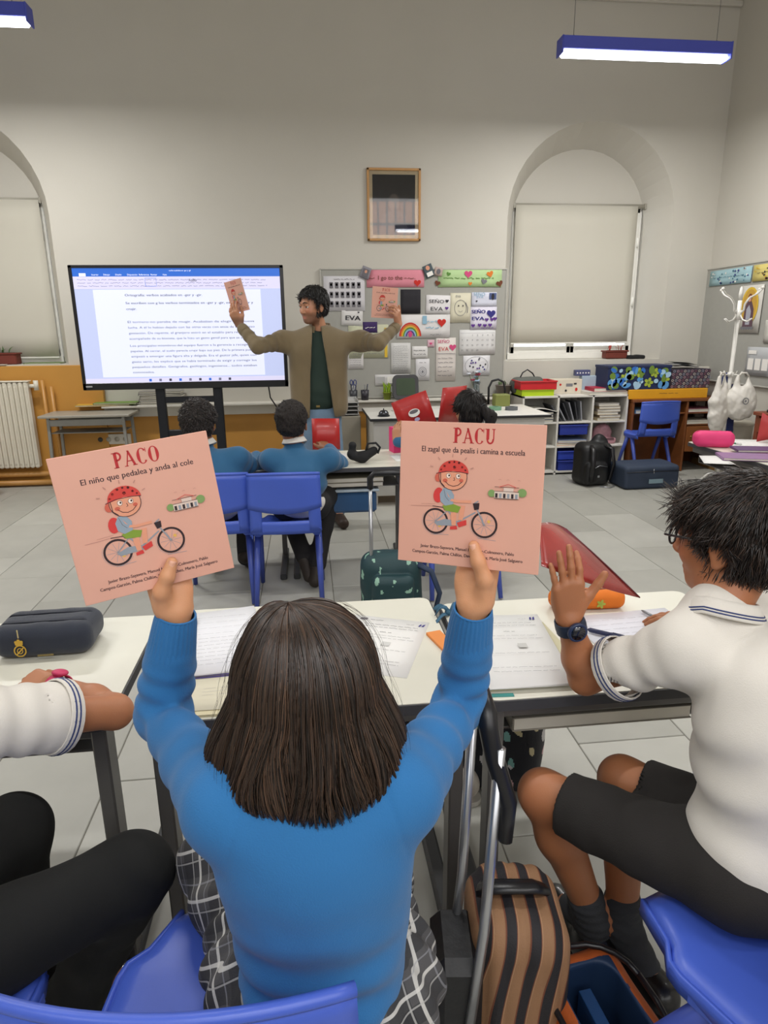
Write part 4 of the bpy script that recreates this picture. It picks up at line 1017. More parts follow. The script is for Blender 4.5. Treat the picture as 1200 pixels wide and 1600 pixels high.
# teal ribbon bow behind the wrist
rb = thing('ribbon_bow', 'small teal fabric bow lying behind the right wrist of the girl', 'ribbon', (.365, 1.66, DH)); m_tl = M('teal_fabric', '35607a', .7, bump=.4)
for (dx, dy, a) in ((-.03, .012, .6), (.025, .02, -.5)): mb = MB(); mb.sheet(lambda u, v: (dx*1.3*u+.01*math.sin(v*3), dy*u+(v-.5)*.035*u, .004+.02*math.sin(u*math.pi)+.006*v), 7, 4, .002, m_tl); mb.build('loop', rb)
mb = MB(); mb.sheet(lambda u, v: (-.055*u, -.05*u+(v-.5)*.018, .003+.008*math.sin(u*5)), 7, 3, .002, m_tl); mb.build('tail', rb)
mb = MB(); mb.tube([(0, -.006, .008), (0, .008, .01)], .008, m_tl, 8); mb.build('knot', rb)

# ---- pencil cases
def soft_case(label, loc, L, W_, H_, rz, m, zipm, flat=0.2, ribs=0, extra=None, h=.004, name='pencil_case'):
    t = thing(name, label, 'pencil case', loc, rz)
    F = Fld(); F.bx((0, 0, H_/2), (L/2, W_/2, H_/2), min(W_, H_)*.42)
    for i in range(ribs): y = -W_/2+W_*(i+1)/(ribs+1); F.rc((-L*.42, y, H_+.004), (L*.42, y, H_+.004), .006, k=.006, op='s')
    F.disp = lambda p: .0016*wob(p, 60); F.amp = .002
    sdf_object(F, 'body', h, m, t)
    for i in range(max(1, ribs)):
        y = 0 if not ribs else -W_/2+W_*(i+1)/(ribs+1)
        mb = MB(); pts = [(-L*.49, y, H_*.45), (-L*.47, y, H_*.8), (-L*.40, y, H_*.985), (0, y, H_*1.0), (L*.40, y, H_*.985), (L*.47, y, H_*.8), (L*.49, y, H_*.45)]
        mb.tube(pts, .0025, zipm, 6, flat=(1, 1.8)); mb.build('zip', t)
    if extra: extra(t, L, W_, H_)
    return t
def crest(t, L, W_, H_):
    g = M('gold_print', 'c9a23a', .45, .2); x = -.045
    ik = Ink((x, -W_/2-.0015, H_*.46), (1, 0, 0), (0, 0, 1), eps=.0003, base=.001)
    ik.ring(0, -.008, .013, .014, .003, g); ik.ring(.0, -.008, .006, .007, .002, g); ik.stroke([(-.009, -.018), (.009, .001)], .003, g); ik.ell(0, .011, .009, .006, g); ik.ell(-.006, .016, .004, .004, g, 8); ik.ell(.006, .016, .004, .004, g, 8); ik.ell(0, .019, .004, .005, g, 8)
    ik.rect(.038, -.025, .075, -.020, M('gold_dull', '7a6a3c', .5), step=False); ik.build('crest_print', t)
    mb = MB(); mb.box((x, -W_/2-.002, H_*.46+.036), (.003, .002, .022), M('zip_pull', 'c9b98a', .4, .5), .0008); mb.build('zip_pull', t)
m_nv = M('navy_fabric', '1d2433', .8, bump=.5, bscale=700, sheen=.2)
soft_case('navy triple pencil case with a small golden crest on the left desk', (-.672, 1.615, DH), .235, .150, .082, .03, m_nv, M('zip_navy', '141a28', .5), ribs=2, extra=crest)
def leafs(t, L, W_, H_):
    ik = Ink((.03, -W_/2-.0012, H_*.42), (1, 0, 0), (0, 0, 1), eps=.0004, base=.001); g = M('leaf_print', 'a3b04a', .7)
    for a in range(5): ik.ell(.007*math.cos(a*1.25), .007*math.sin(a*1.25), .007, .004, g, 8, rot=a*72, step=False)
    ik.build('leaf_print', t)
soft_case('orange tube pencil case on the right desk behind the watch', (.765, 1.66, DH), .215, .062, .055, -.05, M('orange_fabric', 'dc741c', .75, bump=.5, bscale=600), M('zip_brown', '6a2a14', .5), extra=leafs)
def seam(t, L, W_, H_):
    mb = MB(); 
    for i in range(7): a = -1.2+i*.4; mb.tube([(L*.12, -W_*.1, H_*1.0), (L*.12+.05*math.sin(a), -W_*.5*math.cos(a*.6), H_*.45)], [.005, .002], M('hot_pink', 'e23a78', .6), 6)
    mb.build('gather', t)
soft_case('bright pink gathered pencil case on the desk at the right edge', PZ(1113, 698, DH), .25, .12, .105, -.35, M('hot_pink', 'e23a78', .6, bump=.3, bscale=200), M('hot_pink2', 'c22a62', .6), extra=seam, h=.006)

# ---- the books held up
BOOKS = {}
SERIF = {}
def slab_letter(k, ch, x, y, h, m):
    """hand-cut serif capitals; returns advance"""
    w = h*.72; T_ = h*.19; t = h*.065; s = h*.055
    def serif(cx, cy, hw): k.rect(cx-hw, cy, cx+hw, cy+s, m, step=False)
    if ch == 'P':
        k.rect(x+w*.14, y, x+w*.14+T_, y+h, m, step=False); serif(x+w*.22, y, w*.22); serif(x+w*.16, y+h-s, w*.16)
        cx = x+w*.30; k.stroke([(cx, y+h-t*.5)]+[(cx+w*.10+w*.30*math.sin(a), y+h*.73+h*.238*math.cos(a)) for a in [math.pi*i/12 for i in range(13)]]+[(cx, y+h*.49)], T_*.62, m, step=False); return w*.92
    if ch == 'A':
        ax = x+w*.5; k.stroke([(x+w*.16, y), (ax-.01*h, y+h)], t*1.1, m, step=False); k.poly([(ax-.10*h, y+h), (ax+.03*h, y+h), (x+w*.98, y), (x+w*.76, y)], m, False)
        k.rect(x+w*.24, y+h*.30, x+w*.74, y+h*.30+t, m, step=False); serif(x+w*.14, y, w*.16); serif(x+w*.88, y, w*.20); return w*1.06
    if ch in 'CO':
        cx, cy = x+w*.52, y+h*.5; n = 26; a0, a1 = (40, 322) if ch == 'C' else (0, 360); o = []; i_ = []
        for j in range(n+1):
            a = math.radians(a0+(a1-a0)*j/n); o.append((cx+w*.46*math.cos(a), cy+h*.52*math.sin(a))); thin = abs(math.cos(a)); i_.append((cx+(w*.46-T_*(.25+.8*thin))*math.cos(a), cy+(h*.52-t*.9)*math.sin(a)))
        vs = [k.pt(*p) for p in o]+[k.pt(*p) for p in i_]; k.add(vs, [(j, j+1, n+2+j, n+1+j) for j in range(n)], m)
        if ch == 'C': k.rect(cx+w*.33, cy+h*.22, cx+w*.39, cy+h*.50, m, step=False)
        return w*(1.0 if ch == 'C' else 1.06)
    if ch == 'U':
        k.rect(x+w*.14, y+h*.3, x+w*.14+T_, y+h, m, step=False); k.rect(x+w*.76, y+h*.3, x+w*.76+t*1.2, y+h, m, step=False); serif(x+w*.22, y+h-s, w*.2); serif(x+w*.80, y+h-s, w*.16)
        k.stroke([(x+w*.255-(w*.0), y+h*.32)]+[(x+w*.51-w*.265*math.cos(a), y+h*.30-h*.25*math.sin(a)) for a in [math.pi*i/10 for i in range(11)]]+[(x+w*.80, y+h*.32)], T_*.6, m, step=False); return w*1.0
B_ = {k: M('bookink_'+k, c, .6, var=.03, vscale=200) for k, c in dict(red='b3242a', dark='3a2028', tyre='2c1c22', helm='cc4038', skin='e09a7c', cheek='c8604c', grey='8f96a0', blue='8f9fae', green='7f9a34', pack='cf3a38', leaf='7c9a5c', hw='d8c4b8', yel='e0b458', ll='b8867a').items()}
def cover(k, word, sub, seed=0):
    """front cover drawing in a 0.21 m square, centre origin"""
    h = .0215; W_ = 0; k.h += k.eps
    adv = {'P': .66, 'A': .76, 'C': .72, 'O': .76, 'U': .72}; tot = sum(adv[c]*h for c in word); x = -tot/2+.005; y = .0760
    for c in word: x += slab_letter(k, c, x, y, h, B_['red'])*1.0
    k.text(sub, .003, .0620, .0115, B_['dark'], 'C', width=.150, bold=.00018)
    k.text('Javier Brazo-Sayavera, Manuel Herrador-Colmenero, Pablo', .000, -.081, .0066, B_['dark'], 'C', width=.140, bold=.00015)
    k.text('Campos-Garzón, Palma Chillón, David Sánchez, María José Salguero', .000, -.090, .0066, B_['dark'], 'C', width=.165, bold=.00015)
    k.tf = (1.08, -.005, -.042, -.006, 0)
    # wheels
    for cx in (-.039, .0285):
        cy = -.040; k.ring(cx, cy, .0165, .0165, .0028, B_['tyre'], 32); k.ring(cx, cy, .0192, .0188, .0004, B_['grey'], 28, 150, 330)
        for i in range(10): a = i*.63; k.stroke([(cx, cy), (cx+.0135*math.cos(a), cy+.0135*math.sin(a))], .0004, B_['grey'], step=(i == 0))
        k.ell(cx+.006, cy+.005 if cx > 0 else cy-.006, .0022, .0022, B_['yel'], 10)
    # motion lines
    k.stroke([(-.075, -.021), (-.06, -.0205), (-.045, -.0195)], .0006, B_['ll']); k.stroke([(-.06, -.0175), (-.04, -.0165)], .0004, B_['ll']); k.stroke([(-.045, -.0585), (-.02, -.0575)], .0005, B_['grey']); k.stroke([(.02, -.0585), (.045, -.060)], .0005, B_['grey'])
    # bicycle
    k.poly([(-.041, -.042), (-.036, -.046), (-.008, -.044), (-.006, -.038), (-.026, -.036)], B_['grey'])
    for a, b, w_ in (((-.039, -.040), (-.022, -.024), .0012), ((-.022, -.024), (-.008, -.041), .0020), ((-.010, -.040), (.016, -.024), .0018), ((.0285, -.040), (.014, -.012), .0018), ((.014, -.012), (.0195, -.0085), .0016)): k.stroke([a, b], w_, B_['grey'])
    k.poly([(-.029, -.0205), (-.014, -.0215), (-.014, -.0245), (-.027, -.024)], B_['dark']); k.poly([(.012, -.012), (.021, -.011), (.0205, -.0195), (.0145, -.021)], B_['tyre']); k.stroke([(-.044, -.0195), (-.026, -.0205)], .0010, B_['dark'])
    # the rider: legs, shorts, shirt, backpack
    k.poly([(-.005, -.016), (.002, -.016), (-.001, -.036), (-.007, -.036)], B_['skin']); k.poly([(-.018, -.028), (-.010, -.024), (-.010, -.044), (-.016, -.044)], B_['skin'])
    k.poly([(-.030, -.018), (-.026, -.0245), (-.008, -.0265), (-.004, -.018), (-.016, -.0145)], B_['green'])
    k.poly([(-.009, -.040), (.004, -.035), (.0045, -.042), (-.006, -.046)], B_['pack']); k.poly([(-.018, -.046), (-.009, -.044), (-.008, -.049), (-.018, -.050)], B_['pack'])
    k.ell(-.036, -.004, .0070, .0105, B_['pack'], 16, rot=-8)
    k.poly([(-.033, -.012), (-.034, -.002), (-.029, .006), (-.020, .006), (-.014, -.003), (-.015, -.015), (-.026, -.018)], B_['blue'])
    k.stroke([(-.026, .0), (-.020, -.009), (-.010, -.011), (.010, -.010)], .0036, B_['skin']); k.stroke([(-.028, .003), (-.024, -.006), (-.019, -.010)], .0045, B_['blue']); k.stroke([(-.0285, .0045), (-.026, -.0055), (-.021, -.011)], .0004, B_['dark'])
    # head and helmet
    k.tf = (1.20, -.019, .006, -.0045, .0025)
    k.ell(-.0375, .0195, .0042, .0052, B_['cheek'], 12); k.ell(-.019, .0215, .0178, .0165, B_['dark'], 26); k.ell(-.019, .0215, .0170, .0158, B_['skin'], 26)
    hp = [(-.037+.0, .0265)]+[(-.0185+.0185*math.cos(a), .0265+.0150*math.sin(a)) for a in [math.pi-math.pi*i/14 for i in range(15)]]; k.poly([(-.040, .024)]+hp[1:]+[(-.001, .0262), (-.019, .0285)], B_['helm'])
    for (dx, dy, r) in ((-.030, .034, .0016), (-.024, .0385, .0015), (-.0175, .033, .0021), (-.012, .0385, .0016), (-.008, .0335, .0015), (-.034, .0295, .0013), (-.018, .0395, .0013), (-.004, .030, .0012)): k.ell(dx, dy, r, r, B_['tyre'], 8, step=False)
    k.stroke([(-.040, .0245), (-.028, .0275), (-.010, .0275), (-.0005, .0262)], .0008, B_['dark']); k.stroke([(-.0345, .026), (-.034, .014), (-.029, .009)], .0009, B_['dark'])
    for ex in (-.0245, -.0125): k.ell(ex, .0225, .0030, .0032, B_['dark'], 14); k.ell(ex, .0225, .0026, .0028, M('bookink_w', 'f0dcd0', .6), 14); k.ell(ex+.0008, .0228, .0011, .0013, B_['tyre'], 10)
    k.stroke([(-.0175, .021), (-.0165, .0175), (-.0185, .0170)], .0006, B_['dark']); k.ell(-.0285, .0165, .0030, .0024, B_['cheek'], 12); k.ell(-.0085, .0175, .0026, .0022, B_['cheek'], 12)
    k.stroke([(-.0285, .0155), (-.024, .0115), (-.018, .0100), (-.012, .0118), (-.0075, .0160)], .0007, B_['dark'])
    for (x, y, a) in ((-.046, .033, -10), (-.037, .043, -50), (-.020, .047, 85), (-.004, .044, 50), (.004, .033, 25)): c, s = math.cos(math.radians(a)), math.sin(math.radians(a)); k.stroke([(x-.002*c, y-.002*s), (x+.002*c, y+.002*s)], .0009, B_['ll'])
    # the little school
    k.tf = (1.28, .044, .004, .012, .003)
    k.ell(.027, .004, .0042, .0042, B_['leaf'], 12); k.ell(.0605, .0065, .0050, .0048, B_['leaf'], 12); k.rect(.030, -.001, .057, .0065, B_['hw']); k.rect(.040, .0065, .051, .011, B_['hw'])
    for i in range(6): k.rect(.031+i*.0044, -.0005, .0337+i*.0044, .0045, B_['grey'] if i % 2 else B_['tyre'], step=(i == 0))
    for z in (.0068, .0115, -.0012): k.stroke([(.030, z), (.057, z+.0003)], .0005, B_['dark'])
    k.stroke([(.035, .0115), (.045, .0150), (.054, .0118)], .0006, B_['pack'])
    for x in (.034, .043, .055): k.stroke([(x, .0195), (x+.0015, .0202), (x+.003, .0195)], .0004, B_['ll'])
    k.tf = None
m_pinkb = M('book_pink', 'dba592', .55, var=.03, vscale=14, coat=.05)
def held_book(label, c, right, up, word, sub, group=None, s=1.0):
    r = unit(right); u = unit(up-r*(np.array(up) @ r)); n = np.cross(r, u)       # n points to the reader
    mat = Matrix(((r[0], -n[0], u[0], c[0]), (r[1], -n[1], u[1], c[1]), (r[2], -n[2], u[2], c[2]), (0, 0, 0, 1)))
    t = thing('picture_book', label, 'book', (0, 0, 0), group=group); t.matrix_world = mat
    mb = MB(); mb.box((0, 0, 0), (.21, .0012, .21), m_pinkb, .0004); mb.box((0, .0042, 0), (.21, .0012, .21), m_pinkb, .0004); mb.box((-.1048, .0021, 0), (.0014, .0054, .21), m_pinkb, .0004); mb.build('cover', t)
    mb = MB(); mb.box((0, .0021, 0), (.207, .0030, .206), M('page_edges', 'd9d4c6', .8, bump=.4, bscale=900)); mb.build('pages', t)
    ik = Ink((0, -.0006, 0), (1, 0, 0), (0, 0, 1), eps=.00003, base=.0001); cover(ik, word, sub); ik.build('cover_print', t)
    return t, A(*c), r, u, n
bkL = held_book('pink picture book titled PACO, held up tilted on the left by the girl', (-.2327, .9287, 1.1972), (.9465, .303, .1113), (-.1219, .0163, .9924), 'PACO', 'El niño que pedalea y anda al cole')
bkR = held_book('pink picture book titled PACU, held up on the right by the girl', (.2249, .9011, 1.217), (.8823, -.4705, .0109), (.0427, .1032, .9937), 'PACU', 'El zagal que da pealis i camina a escuela')
bkT1 = held_book('pink picture book raised by the teacher in front of the television', (-.4548, 4.829, 1.6813), (.6072, -.7884, .0988), (-.2261, -.0522, .9727), 'PACO', 'El niño que pedalea y anda al cole')
bkT2 = held_book('pink picture book raised by the teacher in front of the pinboard', (.5731, 4.8587, 1.6341), (.908, .417, -.0409), (.06, -.0329, .9977), 'PACO', 'El niño que pedalea y anda al cole')

# ---- radiator, pipes, bucket, plant on the left
m_rad = M('radiator_white', 'd6d0c0', .45, var=.03)
rd = thing('radiator', 'white ribbed radiator on the ochre wall under the left window', 'radiator', (-3.10, 6.655, .17))
NR = 21
for i in range(NR):
    mb = MB(); x = -.47+i*.047
    mb.box((x, 0, .43), (.043, .085, .82), m_rad, .012); mb.box((x, -.045, .43), (.020, .012, .74), m_rad, .005); mb.build('rib', rd)
mb = MB(); mb.box((0, 0, .845), (1.0, .09, .012), m_rad, .004); mb.build('top_grille', rd)
mb = MB(); mb.cyl((.49, 0, .80), (.56, 0, .80), .018, m_rad, 10); mb.cyl((.555, 0, .76), (.555, 0, .85), .022, m_rad, 12); mb.build('valve', rd)
m_pipe = M('pipe_ochre', 'b98644', .4, var=.05)
pp = thing('heating_pipes', 'ochre painted heating pipes running below and right of the radiator', 'pipes', (-2.5, 6.67, 0))
for (a, b) in (((-1.9, 0, .12), (.42, 0, .12)), ((-1.9, -.02, .04), (.42, -.02, .04))): mb = MB(); mb.cyl(a, b, .026, m_pipe, 12); mb.build('pipe', pp)
for x in (.0, .075): mb = MB(); mb.cyl((x, .02, .04), (x, .02, 1.02 if x < .05 else .96), .017, m_pipe, 12); mb.build('pipe', pp)
bk = thing('bucket', 'orange plastic bucket with a pale handle on the floor by the radiator', 'bucket', (-3.02, 6.28, 0))
mb = MB(); mb.lathe([(.125, 0), (.13, .005), (.155, .26), (.163, .262), (.163, .275), (.15, .27), (.125, .012), (0, .01)], M('orange_plastic', 'c8641c', .45), 28); mb.build('body', bk)
mb = MB(); mb.tube([(.10+.05*math.cos(a), -.02, .27+.045*math.sin(a)) for a in [math.pi*i/8 for i in range(9)]], .009, M('handle_peach', 'c79a7e', .5), 8); mb.build('handle', bk)
def plant(label, loc, wd, dp, hh, potm, leafm, name='potted_plant', n=14, seed=0, tall=.12, rnd=False):
    t = thing(name, label, 'plant', loc); mb = MB()
    if rnd: mb.lathe([(wd*.36, 0), (wd*.5, hh), (wd*.53, hh), (wd*.53, hh+.006), (wd*.45, hh), (0, hh-.008)], potm, 20)
    else: mb.box((0, 0, hh/2), (wd, dp, hh), potm, .01); mb.box((0, 0, hh-.008), (wd+.02, dp+.02, .016), potm, .005)
    mb.build('pot', t); rg = random.Random(seed)
    for i in range(n):
        a = rg.uniform(0, 6.28); r = rg.uniform(.2, .9); bx, by = rg.uniform(-.35, .35)*wd, rg.uniform(-.3, .3)*dp; L = tall*rg.uniform(.5, 1); w_ = L*.2
        ca, sa = math.cos(a), math.sin(a)
        mb = MB(); mb.sheet(lambda u, v: (bx+ca*L*r*v*v-sa*(u-.5)*w_*math.sin(math.pi*min(1, v+.08)), by+sa*L*r*v*v+ca*(u-.5)*w_*math.sin(math.pi*min(1, v+.08)), hh+L*v*(1-.35*r*v)), 3, 6, .0015, leafm); mb.build('leaf', t)
    return t
m_leaf = M('leaf_green', '44602c', .5, var=.15); m_terra = M('terracotta', '6e2e22', .7, var=.08)
plant('small plants in a terracotta trough on the left window sill', (-2.93, 6.95, 1.16), .30, .13, .11, m_terra, m_leaf, n=9, seed=2, tall=.09)
slab('folder', 'flat green folder on the left window sill', 'folder', (-2.55, 6.98, 1.16), (.34, .2, .012), M('green_card', '5f7a38', .6), .05)
slab('folder', 'flat white folder beside the trough plants on the left window sill', 'folder', (-3.0, 6.80, 1.16), (.32, .05, .008), M('white_card', 'cfccc4', .6), 0)
# side table under the television, with papers on the ledge
st = thing('side_table', 'old grey-topped metal side table left of the television stand', 'table', (-2.03, 6.48, 0), .0)
mb = MB(); mb.box((0, 0, .715), (.80, .42, .022), M('grey_laminate', '9a958a', .4), .004); mb.build('tabletop', st)
m_gst = M('grey_steel', '8c8b86', .45, .3)
for sx in (-1, 1):
    for sy in (-1, 1): mb = MB(); mb.bar((sx*.35, sy*.16, .01), (sx*.33, sy*.15, .705), .026, .026, m_gst); mb.build('leg', st)
mb = MB(); mb.box((0, -.15, .655), (.66, .02, .06), m_gst, .003); mb.box((0, .15, .655), (.66, .02, .06), m_gst, .003); mb.build('apron', st)
mb = MB(); mb.box((0, 0, .56), (.64, .30, .008), m_gst, .002); mb.build('shelf', st)
for i, (x, z, w_, c, lab) in enumerate(((-1.86, .768, .42, '8a9440', 'green-yellow papers topmost on the ledge left of the television'), (-1.90, .768, .0, '', ''),)):
    if w_:
        for j, (cc, dx, lb) in enumerate((('c4a03c', -.10, 'yellow folder lying on the white ledge above the side table'), ('6f8f3e', .02, 'green folder lying on the yellow one above the side table'))):
            slab('folder', lb, 'folder', (x+dx, 6.70, .768+j*.016), (.50-.1*j, .17, .014), M('folder_'+cc, cc, .6), .05-.08*j)
for j in range(7): slab('book', ['grey book on the ledge under the television, %s of the pile' % q for q in ('lowest', 'second from below', 'third from below', 'middle one', 'third from the top', 'second from the top', 'topmost')][j], 'book', (-1.41+.008*math.sin(j*2.1), 6.705, .768+j*.0185), (.40, .16, .018), M('greybook_%d' % (j % 3), ('8d8a84', 'a8a49c', '6f6e70')[j % 3], .6), .02*math.sin(j*3), 'grey books piled on the ledge')
mb = MB(); mb.box((0, 0, .0), (.34, .02, .12), M('socket_white', 'd2cdc2', .45), .004)
so = thing('socket_strip', 'white four-gang wall socket under the side table', 'socket', (-1.93, WY-.045, .43))
mb = MB(); mb.box((0, 0, 0), (.34, .025, .10), M('socket_white', 'd2cdc2', .45), .004); mb.build('plate', so)
for i in range(4): mb = MB(); mb.cyl((-.12+.08*i, -.012, 0), (-.12+.08*i, -.016, 0), .024, M('socket_inner', 'b8b2a4' if i else '4a4844', .5) if i else M('socket_dark', '4a4844', .5), 14); mb.build('outlet', so)

# ---- the teacher's desk and what stands on ledge and desk
td = thing('teacher_desk', 'white teacher desk with a black edge, behind the red folder', 'desk', (1.27, 5.76, 0))
mb = MB(); mb.box((0, 0, .735), (1.54, .80, .022), M('black_edge', '1c1c20', .5), .004); mb.box((0, 0, .747), (1.53, .79, .004), M('desk_white', 'dad8d2', .4), .0015); mb.build('desktop', td)
mb = MB(); mb.box((0, -.33, .40), (1.46, .02, .64), M('desk_panel', 'c4c2bc', .5), .002); mb.build('front_panel', td)
for sx in (-1, 1): mb = MB(); mb.box((sx*.72, .02, .36), (.03, .70, .72), M('desk_panel', 'c4c2bc', .5), .003); mb.build('side_panel', td)
be = thing('desk_bell', 'small dark metal desk bell at the left front of the teacher desk', 'bell', (.63, 5.50, .749)); mb = MB(); mb.lathe([(.05, 0), (.052, .008), (.045, .012)], m_dkm, 20); mb.build('base', be); mb = MB(); mb.lathe([(.044, .014), (.042, .03), (.028, .048), (0, .054)], M('bell_steel', '55575c', .25, .9), 20); mb.cyl((0, 0, .05), (0, 0, .066), .005, m_dkm, 8); mb.build('dome', be)
for i, (x, c, lb) in enumerate(((1.66, '6f9a7c', 'green tape roll lying flat on the right end of the teacher desk'), (1.80, '5f6266', 'grey tape roll lying flat at the far right of the teacher desk'))):
    mb = MB(); mb.lathe([(.03, 0), (.055, 0), (.055, .03), (.03, .03), (.03, 0)], M('tape_'+c, c, .5), 22, smooth=False); tag(mb.build('tape_roll'), lb, 'tape').location = (x, 5.75-.03*i, .749)
sheet_on('white sheet lying on the teacher desk by the bell', [A(.74, 5.9, 0), A(1.0, 5.9, 0), A(1.0, 5.6, 0), A(.74, 5.6, 0)], .75, lambda k, w_, h_: k.scribble(-w_*.4, -h_*.4, w_*.4, h_*.4, ink_g, 5, .003, 61, 4))
tr = thing('paper_tray', 'stacked grey paper trays beside the hip of the teacher', 'tray', (.29, 6.12, .0))
mb = MB(); mb.box((0, 0, .35), (.36, .36, .70), M('cabinet_grey', '9c9688', .5), .006); mb.build('pedestal', tr)
for j in range(4):
    mb = MB(); mb.box((0, 0, .715+j*.035), (.34, .34, .006), M('tray_grey', 'b6b6b4', .5), .001); mb.box((0, .165, .725+j*.035), (.34, .006, .025), M('tray_grey', 'b6b6b4', .5)); mb.box((.16, 0, .725+j*.035), (.006, .34, .025), M('tray_grey', 'b6b6b4', .5)); mb.box((-.16, 0, .725+j*.035), (.006, .34, .025), M('tray_grey', 'b6b6b4', .5)); mb.build('tray', tr)
LZ = .768
for (x, lb, c) in ((.46, 'dark pen cup holding blue-handled scissors on the white ledge', '3a3c42'), (.575, 'dark pen cup full of pens beside the one with scissors', '34323a')):
    t = thing('pen_cup', lb, 'pen cup', (x, 6.67, LZ)); mb = MB(); mb.lathe([(.036, 0), (.042, .10), (.038, .10), (.033, .004), (0, .004)], M('cup_'+c, c, .4), 18); mb.build('cup', t)
    rg = random.Random(int(x*100))
    for i in range(6): a = rg.uniform(0, 6.28); mb = MB(); mb.cyl((.014*math.cos(a), .014*math.sin(a), .01), (.03*math.cos(a), .03*math.sin(a), .145+.02*rg.random()), .0045, [m_navy, m_blk, M('pen_grey', '7a7c80', .4)][i % 3], 6); mb.build('pen', t)
    if x < .5:
        for sx in (-1, 1): mb = MB(); mb.tube([(sx*.018+.014*math.cos(q), 0, .175+.026*math.sin(q)) for q in [math.pi*2*i/12 for i in range(13)]], .005, M('scissor_blue', '3f4a80', .4), 6); mb.cyl((-sx*.008, 0, .02), (sx*.012, 0, .155), .004, M('steel', 'a8aab0', .3, .8), 6); mb.build('scissor_half', t)
t = thing('tablet_case', 'black padded frame with a dark green face standing on the ledge', 'case', (.98, 6.62, LZ)); mb = MB(); mb.prism(rrect(.26, .24, .05, cx=0, cy=.0), -.02, .02, m_blk); o = mb.build('frame', t); o.rotation_euler = (math.radians(78), 0, 0); o.location = (0, 0, .125)
mb = MB(); mb.prism(rrect(.19, .17, .025), .0205, .024, M('dark_green', '33442c', .6)); o = mb.build('face', t); o.rotation_euler = (math.radians(78), 0, 0); o.location = (0, 0, .125)
plant('bright green leafy plant on the ledge beside the black frame', (.80, 6.66, LZ), .09, .09, .07, M('lime_pot', '98a83a', .5), M('lime_leaf', '9fc02e', .5, var=.1), n=16, seed=5, tall=.13, rnd=True)
v = thing('flower_vase', 'clear glass vase with a pink flower and pale blue blooms on the ledge', 'vase', (1.72, 6.67, LZ)); mb = MB(); mb.lathe([(.035, 0), (.04, .02), (.03, .12), (.042, .16), (.039, .16), (.027, .12), (.036, .02), (0, .01)], M('clear_glass', 'dfe8ec', .05, trans=.9, var=0), 18); mb.build('glass', v)
rg = random.Random(9)
for i in range(11):
    a = rg.uniform(0, 6.28); r = rg.uniform(.01, .09); h_ = rg.uniform(.16, .30); c = 'b0305a' if i < 3 else ('9fb6cc' if i % 2 else 'd8dce4')
    mb = MB(); mb.cyl((0, 0, .03), (r*math.cos(a), r*math.sin(a), h_), .0022, m_leaf, 5)
    for k in range(6): q = k*1.05; mb.grid(lambda u, w_: (r*math.cos(a)+.014*math.cos(q)+.013*math.cos(6.28*u)*math.sin(math.pi*w_), r*math.sin(a)+.014*math.sin(q)+.013*math.sin(6.28*u)*math.sin(math.pi*w_), h_+.009*math.cos(math.pi*w_)), 7, 4, M('petal_'+c, c, .6), True, True)
    mb.build('flower', v)
plant('grey pot with a sprig, on the ledge at the right end of the board', (2.0, 6.66, LZ), .16, .16, .12, M('stone_pot', '857c74', .7), m_leaf, n=7, seed=8, tall=.08, rnd=True)
mb = MB(); mb.tube([(0, 0, .0), (0, 0, .16), (.03, 0, .22), (.09, 0, .235), (.14, 0, .21), (.16, 0, .14), (.165, 0, .02)], .011, m_blk, 8); tag(mb.build('basket_handle'), 'black arched hose rising above the teacher desk by the grey pot', 'hose').location = (1.72, 6.2, .749)
mb = MB(); mb.box((0, 0, .055), (.14, .12, .11), M('olive_box', '7a8040', .6), .006); tag(mb.build('small_box'), 'small olive green box on the teacher desk beside the black hose', 'box').location = (1.80, 6.05, .749)

# ---- white cube shelf
sh = thing('cube_shelf', 'white shelf unit of nine open compartments below the right window', 'shelf', (2.66, 6.55, 0)); m_sh = M('shelf_white', 'd9d6ce', .45, var=.02); SWd, SD, SHh = 1.10, .40, .80
mb = MB(); mb.box((0, 0, SHh-.01), (SWd, SD, .02), m_sh, .002); mb.build('top_board', sh)
mb = MB(); mb.box((0, 0, .03), (SWd, SD, .02), m_sh, .002); mb.box((0, .02, .01), (SWd-.04, SD-.04, .02), m_blk); mb.build('bottom_board', sh)
for i in range(4): mb = MB(); mb.box((-SWd/2+.01+(SWd-.02)*i/3, 0, SHh/2), (.02, SD, SHh), m_sh, .002); mb.build('upright', sh)
for z in (.285, .53): mb = MB(); mb.box((0, 0, z), (SWd-.02, SD-.01, .018), m_sh, .002); mb.build('shelf_board', sh)
mb = MB(); mb.box((0, SD/2-.004, SHh/2), (SWd-.02, .006, SHh-.02), m_sh); mb.build('back_panel', sh)
cxs = [2.66-.36, 2.66, 2.66+.36]; m_bb = M('box_blue', '2c3c96', .4)
def tray_box(label, x, y, z, m, w_=.30, d_=.32, h_=.085):
    t = thing('storage_tray', label, 'tray', (x, y, z)); mb = MB()
    for (c, d) in (((0, 0, .004), (w_-.03, d_-.03, .006)), ((0, -d_/2+.008, h_/2), (w_-.01, .008, h_)), ((0, d_/2-.008, h_/2), (w_-.01, .008, h_)), ((-w_/2+.01, 0, h_/2), (.008, d_-.02, h_)), ((w_/2-.01, 0, h_/2), (.008, d_-.02, h_))): mb.box(c, d, m, .002)
    mb.build('body', t); mb = MB()
    for sy in (-1, 1): mb.box((0, sy*(d_/2-.002), h_-.006), (w_, .014, .014), m, .003)
    for sx in (-1, 1): mb.box((sx*(w_/2-.004), 0, h_-.006), (.014, d_, .014), m, .003)
    mb.build('rim', t); return t
tray_box('blue plastic tray in the middle row, centre column of the white shelf', cxs[1], 6.52, .405, m_bb, h_=.10)
tray_box('lower blue plastic tray in the bottom centre compartment of the white shelf', cxs[1], 6.51, .042, m_bb, h_=.10)
